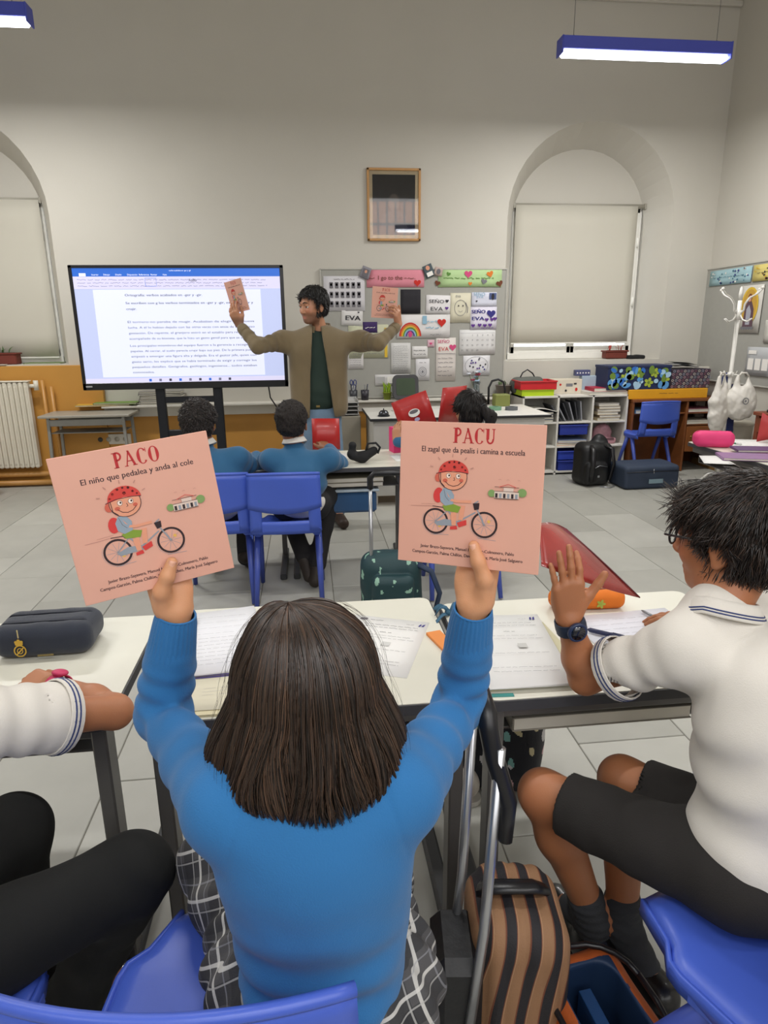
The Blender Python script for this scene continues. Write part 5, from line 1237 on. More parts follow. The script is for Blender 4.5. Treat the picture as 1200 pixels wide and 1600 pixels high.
tray_box('upper blue plastic tray stacked in the bottom centre compartment of the white shelf', cxs[1], 6.53, .148, M('box_blue2', '3448b0', .4), h_=.09)
slab('binder', 'orange binder lying in the middle compartment of the white shelf', 'binder', (cxs[1]-.02, 6.50, .294), (.30, .26, .03), M('orange_card', 'c8762c', .55), .03)
slab('binder', 'grey-blue folder lying on the orange binder in the shelf', 'binder', (cxs[1], 6.50, .325), (.30, .28, .025), M('greyblue_card', '8a9ab8', .55), -.06)
for j, c in enumerate(('59606e', '3f4a66', '767c88', '4a5470')): slab('folder', ['lowest', 'second', 'third', 'topmost'][j]+' of the grey-blue folders piled in the top left shelf compartment', 'folder', (cxs[0], 6.50, .54+j*.026), (.28, .28, .024), M('fold_'+c, c, .55), .04*math.sin(j*2))
mb = MB(); mb.sheet(lambda u, v_: ((u-.5)*.30, (v_-.5)*.28, .02*math.sin(u*4)), 8, 5, .006, M('white_card', 'cfccc4', .6)); tag(mb.build('document_sleeve'), 'bent white document sleeve sticking out of the top left shelf compartment', 'folder').location = (cxs[0]+.02, 6.47, .66)
for j in range(6):
    mb = MB(); mb.box((0, 0, .10), (.012, .26, .19), M('file_%d' % (j % 2), ('3c3d42', '8e9096')[j % 2], .5), .002)
    o = tag(mb.build('file_folder'), ['first', 'second', 'third', 'fourth', 'fifth', 'last'][j]+' from the left of the leaning files in the top centre shelf compartment', 'file', 'leaning files in the shelf'); o.location = (cxs[1]-.13+j*.042, 6.5, .545); o.rotation_euler.y = -.62+.1*j
for j, c in enumerate(('b9a884', '8c7a62', 'c8b898', '9a8f86', 'a08c6c', 'b5b0a8')): slab('book', ['lowest', 'second', 'third', 'fourth', 'fifth', 'topmost'][j]+' of the tan books piled in the top right shelf compartment', 'book', (cxs[2]+.01*math.sin(j*2.3), 6.50, .541+j*.029), (.24-.01*(j % 3), .27, .028), M('tan_'+c, c, .6), .05*math.sin(j*1.7), 'tan books piled in the shelf')
t = thing('plush_toy', 'pink toy with rounded body in the middle right shelf compartment', 'toy', (cxs[2], 6.50, .295)); F = Fld(); F.el((0, 0, .10), (.10, .08, .09)); F.el((0, -.02, .15), (.06, .06, .05)); F.bx((0, 0, .03), (.12, .10, .03), .02); F.disp = lambda p: .004*wob(p, 50); F.amp = .004; sdf_object(F, 'body', .008, M('dusty_pink', 'b98a92', .7, var=.2, vscale=25), t)
mb = MB(); mb.box((0, -.10, .05), (.18, .01, .02), M('dusty_dark', '6a4a50', .6)); mb.build('trim', t)
# on top of the shelf
tp = SHh
def bag(label, loc, r, m, rz=0, name='bag', handle=True, disp=.006, h=.008, cat='bag', hm=None, extra=None):
    t = thing(name, label, cat, loc, rz); F = Fld(); F.bx((0, 0, r[2]), (r[0], r[1], r[2]), min(r)*.75); F.disp = lambda p: disp*wob(p, 32); F.amp = disp
    sdf_object(F, 'body', h, m, t)
    if handle: mb = MB(); mb.tube([(-r[0]*.45, 0, r[2]*1.9), (-r[0]*.3, 0, r[2]*2.5), (0, 0, r[2]*2.85), (r[0]*.35, 0, r[2]*2.4), (r[0]*.5, 0, r[2]*1.9)], .007, hm or m_blk, 8); mb.build('handle', t)
    if extra: extra(t)
    return t
bag('grey zipped bag with a black handle behind the red tray', (2.24, 6.64, tp), (.17, .09, .085), M('grey_bagcloth', '5c5f5a', .8, bump=.4), .1)
tray_box('lime green tray under the red one on the white shelf', 2.27, 6.50, tp, M('lime_plastic', 'b4d022', .4), .34, .26, .07)
tray_box('red tray stacked on the lime green one', 2.27, 6.50, tp+.062, M('red_plastic', 'c8242c', .4), .38, .28, .085)
def bxt(name, label, cat, c, d, m, rz=0, lid=None, draw=None, rim=.0):
    t = thing(name, label, cat, c, rz); mb = MB(); mb.box((0, 0, d[2]/2), d, m, .004); mb.build('body', t)
    if lid: mb = MB(); mb.box((0, 0, d[2]-.01), (d[0]+.01, d[1]+.01, .024), lid, .003); mb.build('lid', t)
    if draw: ik = Ink((0, -d[1]/2-.0002, d[2]/2), (1, 0, 0), (0, 0, 1), eps=.0006); draw(ik, d[0], d[2]); ik.build('printed_pattern', t)
    return t
bxt('cardboard_box', 'small cream box with tiny red and black pictures on the white shelf', 'box', (2.64, 6.62, tp), (.30, .16, .145), M('cream_card', 'd3cab8', .7), 0, None, lambda k, w_, h_: (k.ell(-.08, .02, .012, .012, ink_r, 10), k.rect(-.02, .0, .05, .03, ink_g), k.ell(.09, -.03, .014, .018, ink_r, 10), k.ell(-.02, -.04, .012, .012, ink_k, 8), k.rect(.06, .02, .09, .035, ink_k)))
bxt('paper_box', 'light blue box standing behind the red binder', 'box', (2.93, 6.66, tp), (.22, .08, .17), M('paleblue_card', 'a8bccb', .6))
bxt('small_tin', 'small dark patterned tin on top of the light blue box', 'tin', (2.83, 6.66, tp+.17), (.16, .06, .06), M('tin_blue', '4a5078', .5), 0, None, lambda k, w_, h_: [k.ell(-.06+.03*i, .0, .008, .008, ink_w, 8, step=False) for i in range(5)])
slab('binder', 'white ring file under the red binder at the right of the white shelf', 'binder', (2.99, 6.49, tp), (.42, .27, .03), M('white_card', 'cfccc4', .6), .05)
slab('binder', 'red binder lying on the white file on the shelf top', 'binder', (3.02, 6.49, tp+.031), (.34, .25, .035), M('crimson_card', 'b02440', .5), -.03)
mb = MB(); mb.sheet(lambda u, v_: ((u-.5)*.12, .02*math.sin(u*3), v_*.11), 6, 4, .004, M('peach_card', 'dfa070', .6)); tag(mb.build('card_fan'), 'small peach card standing behind the red and green trays', 'card').location = (2.50, 6.66, tp)
# brown cabinet with open pigeonholes, boxes on it
cb = thing('wooden_cabinet', 'old brown wooden desk cabinet behind the blue chair in the corner', 'cabinet', (3.725, 6.54, 0))
CW = .98; CX = .0
mb = MB(); mb.box((0, 0, .735), (CW, .48, .03), m_wood2, .004); mb.build('top_board', cb)
for x in (-CW/2+.012, CW/2-.012, .10): mb = MB(); mb.box((x, 0, .36), (.022, .46, .72), m_wood2, .003); mb.build('side_panel', cb)
for z in (.60, .48): mb = MB(); mb.box((.30, -.01, z), (.38, .42, .014), m_wood2, .002); mb.build('pigeonhole_shelf', cb)
mb = MB(); mb.box((-.2, 0, .60), (.58, .42, .014), m_wood2, .002); mb.build('pigeonhole_shelf', cb)
dr = MB(); dr.box((.30, -.225, .335), (.37, .02, .26), M('brown_door', '8a5228', .4, var=.12, vscale=10), .004); dr = dr.build('door', cb); mb = MB(); mb.lathe([(.0, -.02), (.012, -.015), (.012, 0)], M('knob_brass', '9c7a3c', .4, .6), 12); o = mb.build('knob', dr); o.rotation_euler = (-math.pi/2, 0, 0); o.location = (.17, -.24, .36); o.rotation_euler = (math.pi/2*1, 0, 0)
mb = MB(); mb.box((0, .22, .36), (CW-.03, .012, .70), m_wood2, .002); mb.build('back_panel', cb)
for j, (x, z, c, lb) in enumerate(((3.98, .608, '9a5a68', 'reddish papers in the upper right pigeonhole of the brown cabinet'), (3.98, .488, 'c8c2b6', 'white papers in the lower right pigeonhole of the brown cabinet'), (3.42, .608, '6f8fb4', 'blue-white papers in the left pigeonhole of the brown cabinet'))):
    slab('paper_pile', lb, 'paper', (x, 6.46, z), (.30, .28, .035), M('pile_'+c, c, .6), .05)
m_yel = M('yellow_card', 'e0a01e', .5)
bxt('storage_box', 'long flat yellow cardboard box on the brown cabinet', 'box', (3.62, 6.50, .75), (.84, .32, .095), m_yel, 0, None, lambda k, w_, h_: k.scribble(-.10, -.01, .12, .02, ink_k, 1, .003, 55, 3))
def d_flow(k, w_, h_):
    rg = random.Random(4); cs = [M('pat_lime', 'a8b93c', .7), M('pat_sky', '5c9ad0', .7), M('pat_blue', '2f6cc0', .7), M('pat_pale', 'a9cbe0', .7), M('pat_green', '6d8a34', .7)]
    for (x, y) in ((-.15, .0), (.16, .045), (.10, -.05), (-.02, .05), (.27, -.02)):
        c = cs[0]
        for a in range(5): k.ell(x+.030*math.cos(a*1.257), y+.030*math.sin(a*1.257), .020, .016, c, 10, rot=a*72, step=(a == 0))
        k.ell(x, y, .01, .01, cs[4], 10)
    for i in range(52): k.ell(rg.uniform(-.46, .46)*w_, rg.uniform(-.4, .4)*h_, rg.uniform(.016, .045), rg.uniform(.014, .036), cs[1+i % 4], 10, rot=rg.uniform(0, 90), step=(i % 10 == 0))
bxt('storage_box', 'navy box with large blue and lime flowers on the yellow box', 'box', (3.30, 6.50, .845), (.66, .30, .235), M('navy_card', '1c2850', .6), 0, M('navy_card', '1c2850', .6), d_flow)
def d_small(k, w_, h_):
    rg = random.Random(5); cs = [M('pat_rose', 'b08a94', .7), M('pat_grey', '8f96a4', .7), M('pat_cream', 'c9c0b4', .7), M('pat_wine', '7c4a5c', .7)]
    for r in range(6):
        for c in range(11): k.ring(-w_*.45+c*w_*.09+(r % 2)*.012, -h_*.40+r*h_*.16, .011, .010, .005, cs[(r+c*3) % 4], 8, step=(r == 0 and c == 0))
bxt('storage_box', 'dark box with a tiny rose and grey ring pattern at the right end', 'box', (3.86, 6.52, .845), (.42, .28, .19), M('plum_card', '38303e', .6), 0, None, d_small)
for j in range(3):
    mb = MB(); mb.sheet(lambda u, v_: ((u-.5)*.26, (v_-.5)*.2, .018*math.sin(u*3+j)), 6, 4, .004, M('bundle_%d' % j, ('b9b7b0', '77787c', 'a09e98')[j], .7)); o = tag(mb.build('paper_bundle'), ['lowest', 'middle', 'topmost'][j]+' loose grey paper bundle on the ring-patterned box', 'paper'); o.location = (3.80+.03*j, 6.52, 1.045+j*.022); o.rotation_euler.z = .4*j-.3
plant('red-brown trough of small red plants on the sill under the right blind', (3.32, 6.98, 1.125), .24, .12, .085, m_terra, M('red_leaf', 'a03428', .5), n=10, seed=12, tall=.10)
bag('small black bag slumped on the sill beside the red plants', (3.52, 6.90, 1.12), (.09, .05, .02), M('black_cloth', '141416', .8), 0, handle=False, cat='bag')
# light switch / trunking box on the right wall
t = thing('junction_box', 'white junction box and trunking on the wall corner by the boxes', 'junction box', (4.13, 6.60, .93)); mb = MB(); mb.box((0, 0, .06), (.13, .05, .11), M('socket_white', 'd2cdc2', .45), .005); mb.build('box', t); mb = MB(); mb.box((.01, .01, -.20), (.10, .04, .42), M('socket_white', 'd2cdc2', .45), .004); mb.build('trunking', t)
# ---- black backpack and dark blue case on the floor
bp = thing('backpack', 'black backpack slumped on the floor in front of the white shelf', 'backpack', (2.68, 5.93, 0), .15); F = Fld(); F.bx((0, 0, .20), (.16, .12, .20), .07); F.bx((-.02, -.10, .12), (.12, .06, .11), .045, k=.01); F.el((.10, .05, .33), (.10, .08, .13), k=.03); F.disp = lambda p: .010*wob(p, 22); F.amp = .01
sdf_object(F, 'body', .008, M('black_nylon', '101114', .5, bump=.5, bscale=60), bp)
for sx in (-1, 1): mb = MB(); mb.tube([(sx*.07, -.08, .38), (sx*.10, -.17, .36), (sx*.11, -.20, .22), (sx*.10, -.16, .06)], .012, m_blk, 8, flat=(1, 1.8)); mb.build('strap', bp)
mb = MB(); mb.tube([(-.10, -.165, .17), (-.03, -.185, .21), (.06, -.17, .19)], .003, M('zip_silver', 'a8aab0', .3, .7), 6); mb.box((-.02, -.16, .10), (.02, .006, .02), M('zip_silver', 'a8aab0', .3, .7), .002); mb.build('zip', bp)
mb = MB(); mb.tube([(-.02, -.18, .01), (.06, -.24, .006), (.13, -.20, .006), (.16, -.14, .01)], .005, M('zip_silver', 'a8aab0', .3, .7), 6); mb.build('loose_strap', bp)
sc_ = thing('soft_suitcase', 'dark blue soft case lying flat on the floor beside the black backpack', 'case', (3.13, 5.78, 0), .04); F = Fld(); F.bx((0, 0, .11), (.27, .17, .11), .035); F.disp = lambda p: .004*wob(p, 20); F.amp = .004; sdf_object(F, 'body', .008, M('slate_fabric', '303c50', .75, bump=.4), sc_)
mb = MB(); mb.tube([(-.26, -.172, .165), (0, -.178, .17), (.26, -.172, .165)], .005, M('zip_navy', '141a28', .5), 6); mb.tube([(0, -.175, .19), (0, -.18, .15)], .004, M('zip_silver', 'a8aab0', .3, .7), 6); mb.build('zip', sc_)
mb = MB(); mb.box((.03, -.176, .075), (.14, .006, .04), M('label_grey', '7c94a0', .6), .001); mb.build('name_label', sc_)

# ---- coat rack with bags
cr = thing('coat_rack', 'white metal coat rack with curved hooks and carrier bags in the right corner', 'coat rack', (3.70, 5.5, 0), 0); m_cr = M('rack_white', 'dddbd5', .35)
mb = MB(); mb.cyl((0, 0, .10), (0, 0, 1.66), .017, m_cr, 12); mb.lathe([(.017, 1.66), (.017, 1.72), (.012, 1.76), (0, 1.775)], m_cr, 12); mb.cyl((0, 0, 1.02), (0, 0, 1.06), .026, m_cr, 12); mb.cyl((0, 0, 1.50), (0, 0, 1.58), .026, m_cr, 12); mb.build('pole', cr)
for i in range(4):
    a = .25+i*math.pi/2; c, s = math.cos(a), math.sin(a)
    mb = MB(); mb.tube([(c*r, s*r, z) for r, z in ((.02, 1.55), (.05, 1.58), (.055, 1.63), (.10, 1.68), (.17, 1.71), (.205, 1.745))], .007, m_cr, 8); mb.grid(lambda u, v_: (c*.208+.014*math.cos(6.28*u)*math.sin(math.pi*v_), s*.208+.014*math.sin(6.28*u)*math.sin(math.pi*v_), 1.752+.014*math.cos(math.pi*v_)), 10, 6, m_cr, True, True); mb.tube([(c*r, s*r, z) for r, z in ((.02, 1.54), (.05, 1.50), (.10, 1.485), (.14, 1.51))], .006, m_cr, 8); mb.build('hook', cr)
for i in range(5): a = .4+i*1.257; c, s = math.cos(a), math.sin(a); mb = MB(); mb.tube([(c*.02, s*.02, 1.04), (c*.07, s*.07, 1.035), (c*.09, s*.09, 1.065)], .006, m_cr, 8); mb.build('peg', cr)
for i in range(4): a = .8+i*1.571; c, s = math.cos(a), math.sin(a); mb = MB(); mb.tube([(0, 0, .16), (c*.08, s*.08, .14), (c*.20, s*.20, .012)], .010, m_cr, 8); mb.build('foot', cr)
def carrier(label, loc, w_, d_, h_, m, rz, twist=0, word=None):
    t = thing('carrier_bag', label, 'bag', loc, rz); F = Fld(); F.el((0, 0, -h_*.62), (w_/2, d_/2, h_*.38)); F.rc((-w_*.16, 0, -.02), (-w_*.22, 0, -h_*.45), .012, .05, k=.03); F.rc((w_*.16, 0, -.02), (w_*.22, 0, -h_*.45), .012, .05, k=.03)
    F.disp = lambda p: .009*wob(p, 38)+.004*wob(p, 90, 2); F.amp = .012; sdf_object(F, 'body', .008, m, t); mb = MB(); mb.tube([(-w_*.16, 0, -.02), (-.02, 0, .012), (.02, 0, .012), (w_*.16, 0, -.02)], .008, m, 8); mb.build('handle', t)
    if word: ik = Ink((0, -d_/2-.012, -h_*.55), (1, 0, 0), (0, 0, 1), eps=.0006); ik.ring(0, 0, .022, .026, .008, ink_g); ik.ell(0, 0, .008, .01, ink_g); ik.build('printed_mark', t)
    return t
m_pla = M('white_plastic_film', 'd4d0c8', .5, bump=.6, bscale=50, var=.06)
carrier('white plastic carrier bag hanging on the left of the coat rack', (3.60, 5.46, 1.045), .20, .14, .52, m_pla, .3)
carrier('fuller white plastic bag with a printed mark hanging on the right of the coat rack', (3.77, 5.42, 1.045), .27, .18, .40, m_pla, -.2, word=1)
t = thing('hanging_jacket', 'dark blue jacket hanging behind the white carrier bags', 'jacket', (3.70, 5.56, 1.04)); F = Fld(); F.rc((0, 0, -.02), (0, 0, -.20), .03, .07, k=.05); F.bx((.0, 0, -.42), (.09, .04, .26), .035, k=.05); F.rc((.07, .0, -.12), (.10, 0, -.50), .03, .03, k=.03); F.disp = lambda p: .006*wob(p, 40); F.amp = .006; sdf_object(F, 'body', .008, M('jacket_navy', '1e2a5c', .8), t)
mb = MB(); mb.box((0, -.045, -.42), (.008, .008, .44), m_blk); mb.build('zip', t)
t = thing('waste_bin', 'tall pale bin standing on the floor behind the coat rack', 'bin', (3.96, 5.72, 0)); mb = MB(); mb.lathe([(.12, 0), (.15, .55), (.155, .56), (.145, .56), (.115, .01), (0, .01)], M('bin_cream', 'b9b3a4', .5), 20); mb.build('body', t); mb = MB(); mb.lathe([(.155, .56), (.157, .58), (.13, .60), (0, .605)], M('bin_cream', 'b9b3a4', .5), 20); mb.build('lid', t)
# brown desk against the right wall
t = thing('wooden_desk', 'reddish-brown wooden desk along the right wall at the photo edge', 'desk', (3.98, 4.62, 0)); m_rw = M('red_wood', '7a3e26', .45, var=.12, vscale=12)
mb = MB(); mb.box((.0, 0, .735), (.44, 1.2, .03), m_rw, .004); mb.build('top_board', t)
for sy in (-1, 1): mb = MB(); mb.box((0, sy*.57, .36), (.40, .04, .72), m_rw, .004); mb.build('side_panel', t)
mb = MB(); mb.box((-.19, 0, .64), (.02, 1.1, .12), m_rw, .003); mb.build('drawer_front', t); mb = MB(); mb.box((.18, 0, .40), (.02, 1.1, .66), M('board_tan', 'b4874a', .5), .002); mb.build('back_panel', t)
slab('laptop', 'thin black closed laptop on the reddish desk by the right wall', 'laptop', (4.0, 5.02, .75), (.34, .26, .022), m_blk, .1, pages=m_blk)
slab('book', 'white book under the felt board on the reddish desk', 'book', (4.05, 4.65, .75), (.24, .30, .035), M('white_card', 'cfccc4', .6), .0)
# things on the desk at the right edge
slab('folder', 'mauve folder lying across the desk at the right edge', 'folder', tuple(PZ(1180, 716, DH+.004)), (.40, .20, .014), M('mauve_card', '94709a', .5), -.35)
slab('folder', 'dark violet folder on top of the mauve one at the right edge', 'folder', tuple(PZ(1192, 704, DH+.019)), (.34, .16, .014), M('violet_card', '5c3c6c', .5), -.30)
sheet_on('white papers spread behind the pink pencil case', [PZ(1130, 686, DH), PZ(1200, 688, DH), PZ(1205, 700, DH), PZ(1140, 698, DH)], DH, lambda k, w_, h_: k.scribble(-w_*.4, -h_*.4, w_*.4, h_*.4, ink_g, 5, .002, 63, 4), n=2)
pen('green pen beside the pink pencil case on the right desk', tuple(PZ(1140, 693, DH)*A(1, 1, 0)), tuple(PZ(1158, 696, DH)*A(1, 1, 0)), .006, M('pen_green', '4f8a70', .4), M('pen_white', 'c9ccc8', .4), DH+.001)
sheet_on('white sheet sticking over the near left edge of the desk at the right', [PZ(1092, 712, DH), PZ(1125, 712, DH), PZ(1150, 726, DH), PZ(1100, 724, DH)], DH, None)
mb = MB(); mb.sheet(lambda u, v_: (.30*u, -.02*v_, .20*v_*(1-u)+.04*u), 4, 4, .004, M('red_card', 'b8383a', .5)); tag(mb.build('paper_triangle'), 'red paper triangle standing at the right edge beyond the white papers', 'paper').location = tuple(PZ(1182, 690, DH+.004))
# objects in trays under desks and on second row
m_clr = M('clear_blue', '3f6490', .25, trans=.35, var=.05)
tg = thing('plastic_box', 'translucent blue box hanging in the tray under the desk of the second row', 'box', (.22, 3.95, DH-.30)); mb = MB(); mb.box((0, 0, .07), (.34, .26, .13), m_clr, .015); mb.build('body', tg); mb = MB(); mb.box((0, 0, .145), (.37, .29, .016), M('clear_rim', 'a8b4bc', .3), .004); mb.build('lid', tg)
for j, (c, lb) in enumerate((('8a8478', 'grey books in the tray under the second row desk, lower'), ('b0a890', 'cream books in the tray under the second row desk, upper'))): slab('book', lb, 'book', (.24, 3.94, DH-.131+j*.028), (.38, .26, .026), M('traybook_'+c, c, .6), .03*j)
slab('book', 'grey books lying in the tray under the right desk of the front row', 'book', (.66, 1.44, DH-.131), (.44, .30, .035), M('traybook_8a8478', '8a8478', .6), .0)
gg = thing('sleep_mask', 'crumpled black pouch with a strap loop on the second row desk', 'pouch', (.315, 3.88, DH)); F = Fld(); F.rc((-.06, 0, .05), (-.01, 0, .035), .028, .032, k=.02); F.rc((.0, 0, .035), (.065, .0, .07), .032, .026, k=.02); F.rc((-.065, 0, .06), (-.06, 0, .105), .02, .024, k=.02); F.disp = lambda p: .004*wob(p, 60); F.amp = .004; sdf_object(F, 'body', .005, M('black_cloth', '141416', .8), gg); gg.name = 'black_pouch'
mb = MB(); mb.tube([(.02, 0, .07), (.03, 0, .115), (.08, 0, .118), (.105, 0, .09), (.09, 0, .055)], .007, M('black_cloth', '141416', .8), 8, flat=(1, 1.8)); mb.build('strap', gg)
sheet_on('white exercise sheet on the desk of the boy with the shaved head', [A(.02, 4.22, 0), A(.23, 4.20, 0), A(.22, 3.92, 0), A(.03, 3.93, 0)], DH, lambda k, w_, h_: k.scribble(-w_*.4, -h_*.4, w_*.4, h_*.4, ink_g, 8, .0015, 71, 5), n=2)
sheet_on('white exercise sheet on the desk of the curly-haired boy', [A(-.36, 4.22, 0), A(-.17, 4.24, 0), A(-.16, 3.96, 0), A(-.35, 3.95, 0)], DH, lambda k, w_, h_: k.scribble(-w_*.4, -h_*.4, w_*.4, h_*.4, ink_g, 8, .0015, 72, 5))
sheet_on('white exercise sheet at the left of the ponytailed girl desk', [A(.50, 4.1, 0), A(.68, 4.12, 0), A(.68, 3.9, 0), A(.52, 3.88, 0)], DH+.001, lambda k, w_, h_: k.scribble(-w_*.4, -h_*.4, w_*.4, h_*.4, ink_g, 8, .0015, 73, 5))
def open_folder(label, c, L, R_, up, w_, h_, m, badge=False):
    """thin open folder standing up: left and right leaf directions"""
    t = thing('red_folder', label, 'folder', c)
    ups = up if isinstance(up[0], tuple) else (up, up)
    for nm, d, upv in (('left_leaf', L, ups[0]), ('right_leaf', R_, ups[1])):
        if d is None: continue
        d = unit(d); u = unit(upv); mb = MB(); mb.sheet(lambda a, b: tuple(d*w_*a+u*h_*b+np.cross(d, u)*.006*math.sin(a*3)), 6, 3, .0025, m); mb.build(nm, t)
        if badge and nm == 'left_leaf':
            n = np.cross(-d, u); n = n if n[1] < 0 else -n
            ik = Ink(tuple(d*w_*.5+u*h_*.5-unit(np.cross(-d, u))*0+A(0, -.010, 0)), tuple(-d), tuple(u), eps=.0006); ik.ell(0, .01, .038, .026, ink_w, 16); ik.ell(0, .018, .03, .012, M('ink_photo', '6d6a70', .8, var=0), 12); ik.ell(.005, -.035, .018, .012, M('ink_badge', 'b0a8c8', .8), 10); ik.rect(-.02, -.10, .01, -.092, ink_w); ik.build('badge_print', t)
    return t
m_redf = M('red_folder', 'b0201e', .42, coat=.2)
open_folder('wide open red folder with a small pale badge held by the ponytailed girl', tuple(P(684, 664, 4.12)), (-.93, .25, -.36), (.80, .60, .0), ((-.34, -.02, .94), (.12, -.02, 1.0)), .235, .235, m_redf, True)
open_folder('red folder held up by the boy with the shaved head', (.02, 4.05, .74), None, (1, .05, -.03), (.0, .15, 1.0), .17, .19, m_redf)
slab('pencil_pouch', 'bright pink pouch standing beside the hand of the ponytailed girl', 'pouch', (.56, 4.22, DH), (.06, .10, .16), M('hot_pink', 'e23a78', .6), .2, pages=M('hot_pink', 'e23a78', .6))

# ---- bags of the foreground
m_al = M('aluminium', 'b4b6ba', .28, .9, var=.03)
def trolley(t, x0, x1, y, z0, z1, lean, m=m_al, gr=.011):
    """telescopic handle: two tubes and a grip"""
    for x in (x0, x1): mb = MB(); mb.cyl((x, y, z0), (x, y+lean, z1), gr*.8, m, 10); mb.build('handle_tube', t)
    mb = MB(); mb.tube([(x0, y+lean*.93, z1-.05), (x0, y+lean, z1), (x0+.02*np.sign(x1-x0), y+lean, z1+.025), (x1-.02*np.sign(x1-x0), y+lean, z1+.025), (x1, y+lean, z1), (x1, y+lean*.93, z1-.05)], gr*1.35, m_blk, 10); mb.build('handle_grip', t)
# teal rolling backpack behind the girl's head
tb = thing('rolling_backpack', 'teal patterned rolling school bag with its handle raised behind the girl head', 'backpack', (.37, 2.98, 0), -.05); F = Fld(); F.bx((0, .03, .22), (.15, .10, .19), .08); F.bx((0, -.07, .19), (.10, .05, .14), .04, k=.01); F.disp = lambda p: .005*wob(p, 28); F.amp = .005
def dots(p): return ((wob(p, 75, 2) > .50).astype(int))
sdf_object(F, 'body', .005, None, tb, mats=[M('teal_nylon', '17393e', .6, bump=.4), M('teal_print', '8cb4a0', .6)], matfn=dots)
trolley(tb, -.095, .10, -.01, .10, .78, .02)
for sx in (-1, 1): mb = MB(); mb.cyl((sx*.12-.015, .05, .04), (sx*.12+.015, .05, .04), .04, m_blk, 16); mb.build('wheel', tb)
mb = MB(); mb.tube([(.12, -.02, .36), (.19, -.05, .33), (.23, -.06, .22), (.20, -.05, .08)], .012, M('strap_navy', '20304a', .7), 8, flat=(1, 1.8)); mb.build('strap', tb)
# patterned backpack on the floor below the girl's right arm
ub = thing('backpack', 'navy backpack printed with little pastel animals below the raised right arm', 'backpack', (.565, 1.84, 0), -.25); F = Fld(); F.bx((0, 0, .175), (.155, .11, .175), .07); F.disp = lambda p: .006*wob(p, 25); F.amp = .006
cols_ = [M('nylon_night', '10121e', .6, bump=.3), M('pr_mint', '7fb3ae', .6), M('pr_pink', 'c9a0a8', .6), M('pr_cream', 'cfc49c', .6), M('pr_white', 'c8c6c8', .6)]
def unimat(p):
    a = wob(p, 52, 1); b = wob(p, 58, 5); return np.where(a > .5, np.where(b > .1, 1, 4), np.where(b > .62, 3, np.where(a < -.66, 2, 0)))
sdf_object(F, 'body', .004, None, ub, mats=cols_, matfn=unimat)
mb = MB(); mb.tube([(-.04, -.03, .31), (-.03, -.04, .345), (.03, -.04, .345), (.04, -.03, .31)], .008, m_blk, 8); mb.build('top_loop', ub)
mb = MB(); mb.tube([(-.11, -.06, .22), (-.09, -.10, .25), (0, -.118, .27), (.09, -.10, .25), (.11, -.06, .22)], .003, m_blk, 6); mb.build('zip', ub)
def shoe_pair(label, loc, rz, m, sole, name='shoe', group=None, s=1.0, parent=None):
    t = thing(name, label, 'shoe', loc, rz, group); F = Fld(); F.rc((0, -.07*s, .045*s), (0, .07*s, .032*s), .038*s, .033*s, k=.02); F.el((0, -.065*s, .065*s), (.034*s, .045*s, .045*s), k=.02); F.pl((0, 0, .012*s), (0, 0, -1)); sdf_object(F, 'upper', .004, m, t)
    mb = MB(); mb.prism([(x*s, y*s) for x, y in rrect(.075, .24, .035)], 0, .016*s, sole); mb.build('sole', t); return t
shoe_pair('pale trainer lying on the floor left of the pastel animal backpack', tuple(PZ(712, 1225, 0)), .3, M('trainer_white', 'c9c2b8', .6), M('sole_white', 'd6d2ca', .6))
# trolley handle with black grip in the foreground and the striped bag it belongs to
sb = thing('striped_backpack', 'orange and black striped backpack with a raised trolley handle at the bottom', 'backpack', (.335, .955, 0), -.12)
F = Fld(); F.bx((.02, .03, .21), (.088, .105, .20), .055); F.disp = lambda p: .004*wob(p, 30)-.004*np.abs(np.sin((p[:, 0]-.02)*92)); F.amp = .008
def stripe_mat():
    m = M('striped_canvas', 'a8774e', .75, var=0, bump=.4); nt = m.node_tree; L = nt.links
    tc = nt.nodes.new('ShaderNodeTexCoord'); sp = nt.nodes.new('ShaderNodeSeparateXYZ'); L.new(tc.outputs['Object'], sp.inputs[0])
    sn = nt.nodes.new('ShaderNodeMath'); sn.operation = 'MULTIPLY'; sn.inputs[1].default_value = 9; L.new(sp.outputs[2], sn.inputs[0]); s2 = nt.nodes.new('ShaderNodeMath'); s2.operation = 'SINE'; L.new(sn.outputs[0], s2.inputs[0])
    ma = nt.nodes.new('ShaderNodeMath'); ma.operation = 'MULTIPLY_ADD'; ma.inputs[1].default_value = .020; L.new(s2.outputs[0], ma.inputs[0]); L.new(sp.outputs[0], ma.inputs[2])
    mu = nt.nodes.new('ShaderNodeMath'); mu.operation = 'MULTIPLY_ADD'; mu.inputs[1].default_value = 23; mu.inputs[2].default_value = 12; L.new(ma.outputs[0], mu.inputs[0]); fr = nt.nodes.new('ShaderNodeMath'); fr.operation = 'FRACT'; L.new(mu.outputs[0], fr.inputs[0])
    cr = nt.nodes.new('ShaderNodeValToRGB'); cr.color_ramp.interpolation = 'CONSTANT'; e = cr.color_ramp.elements; e[0].position = 0; e[0].color = lin('8a6648'); e[1].position = .46; e[1].color = lin('6a3c28')
    for p_, c_ in ((.52, '1c1a1e'), (.92, '6a3c28'), (.96, 'a07c5c')): q = e.new(p_); q.color = lin(c_)
    L.new(fr.outputs[0], cr.inputs[0]); L.new(cr.outputs[0], nt.nodes['Principled BSDF'].inputs['Base Color']); return m
sdf_object(F, 'body', .0038, stripe_mat(), sb)
mb = MB(); mb.tube([(-.05, .03, .42), (-.03, .02, .435), (.05, .02, .435), (.07, .03, .42)], .010, m_blk, 8, flat=(1, 2)); mb.build('top_loop', sb)
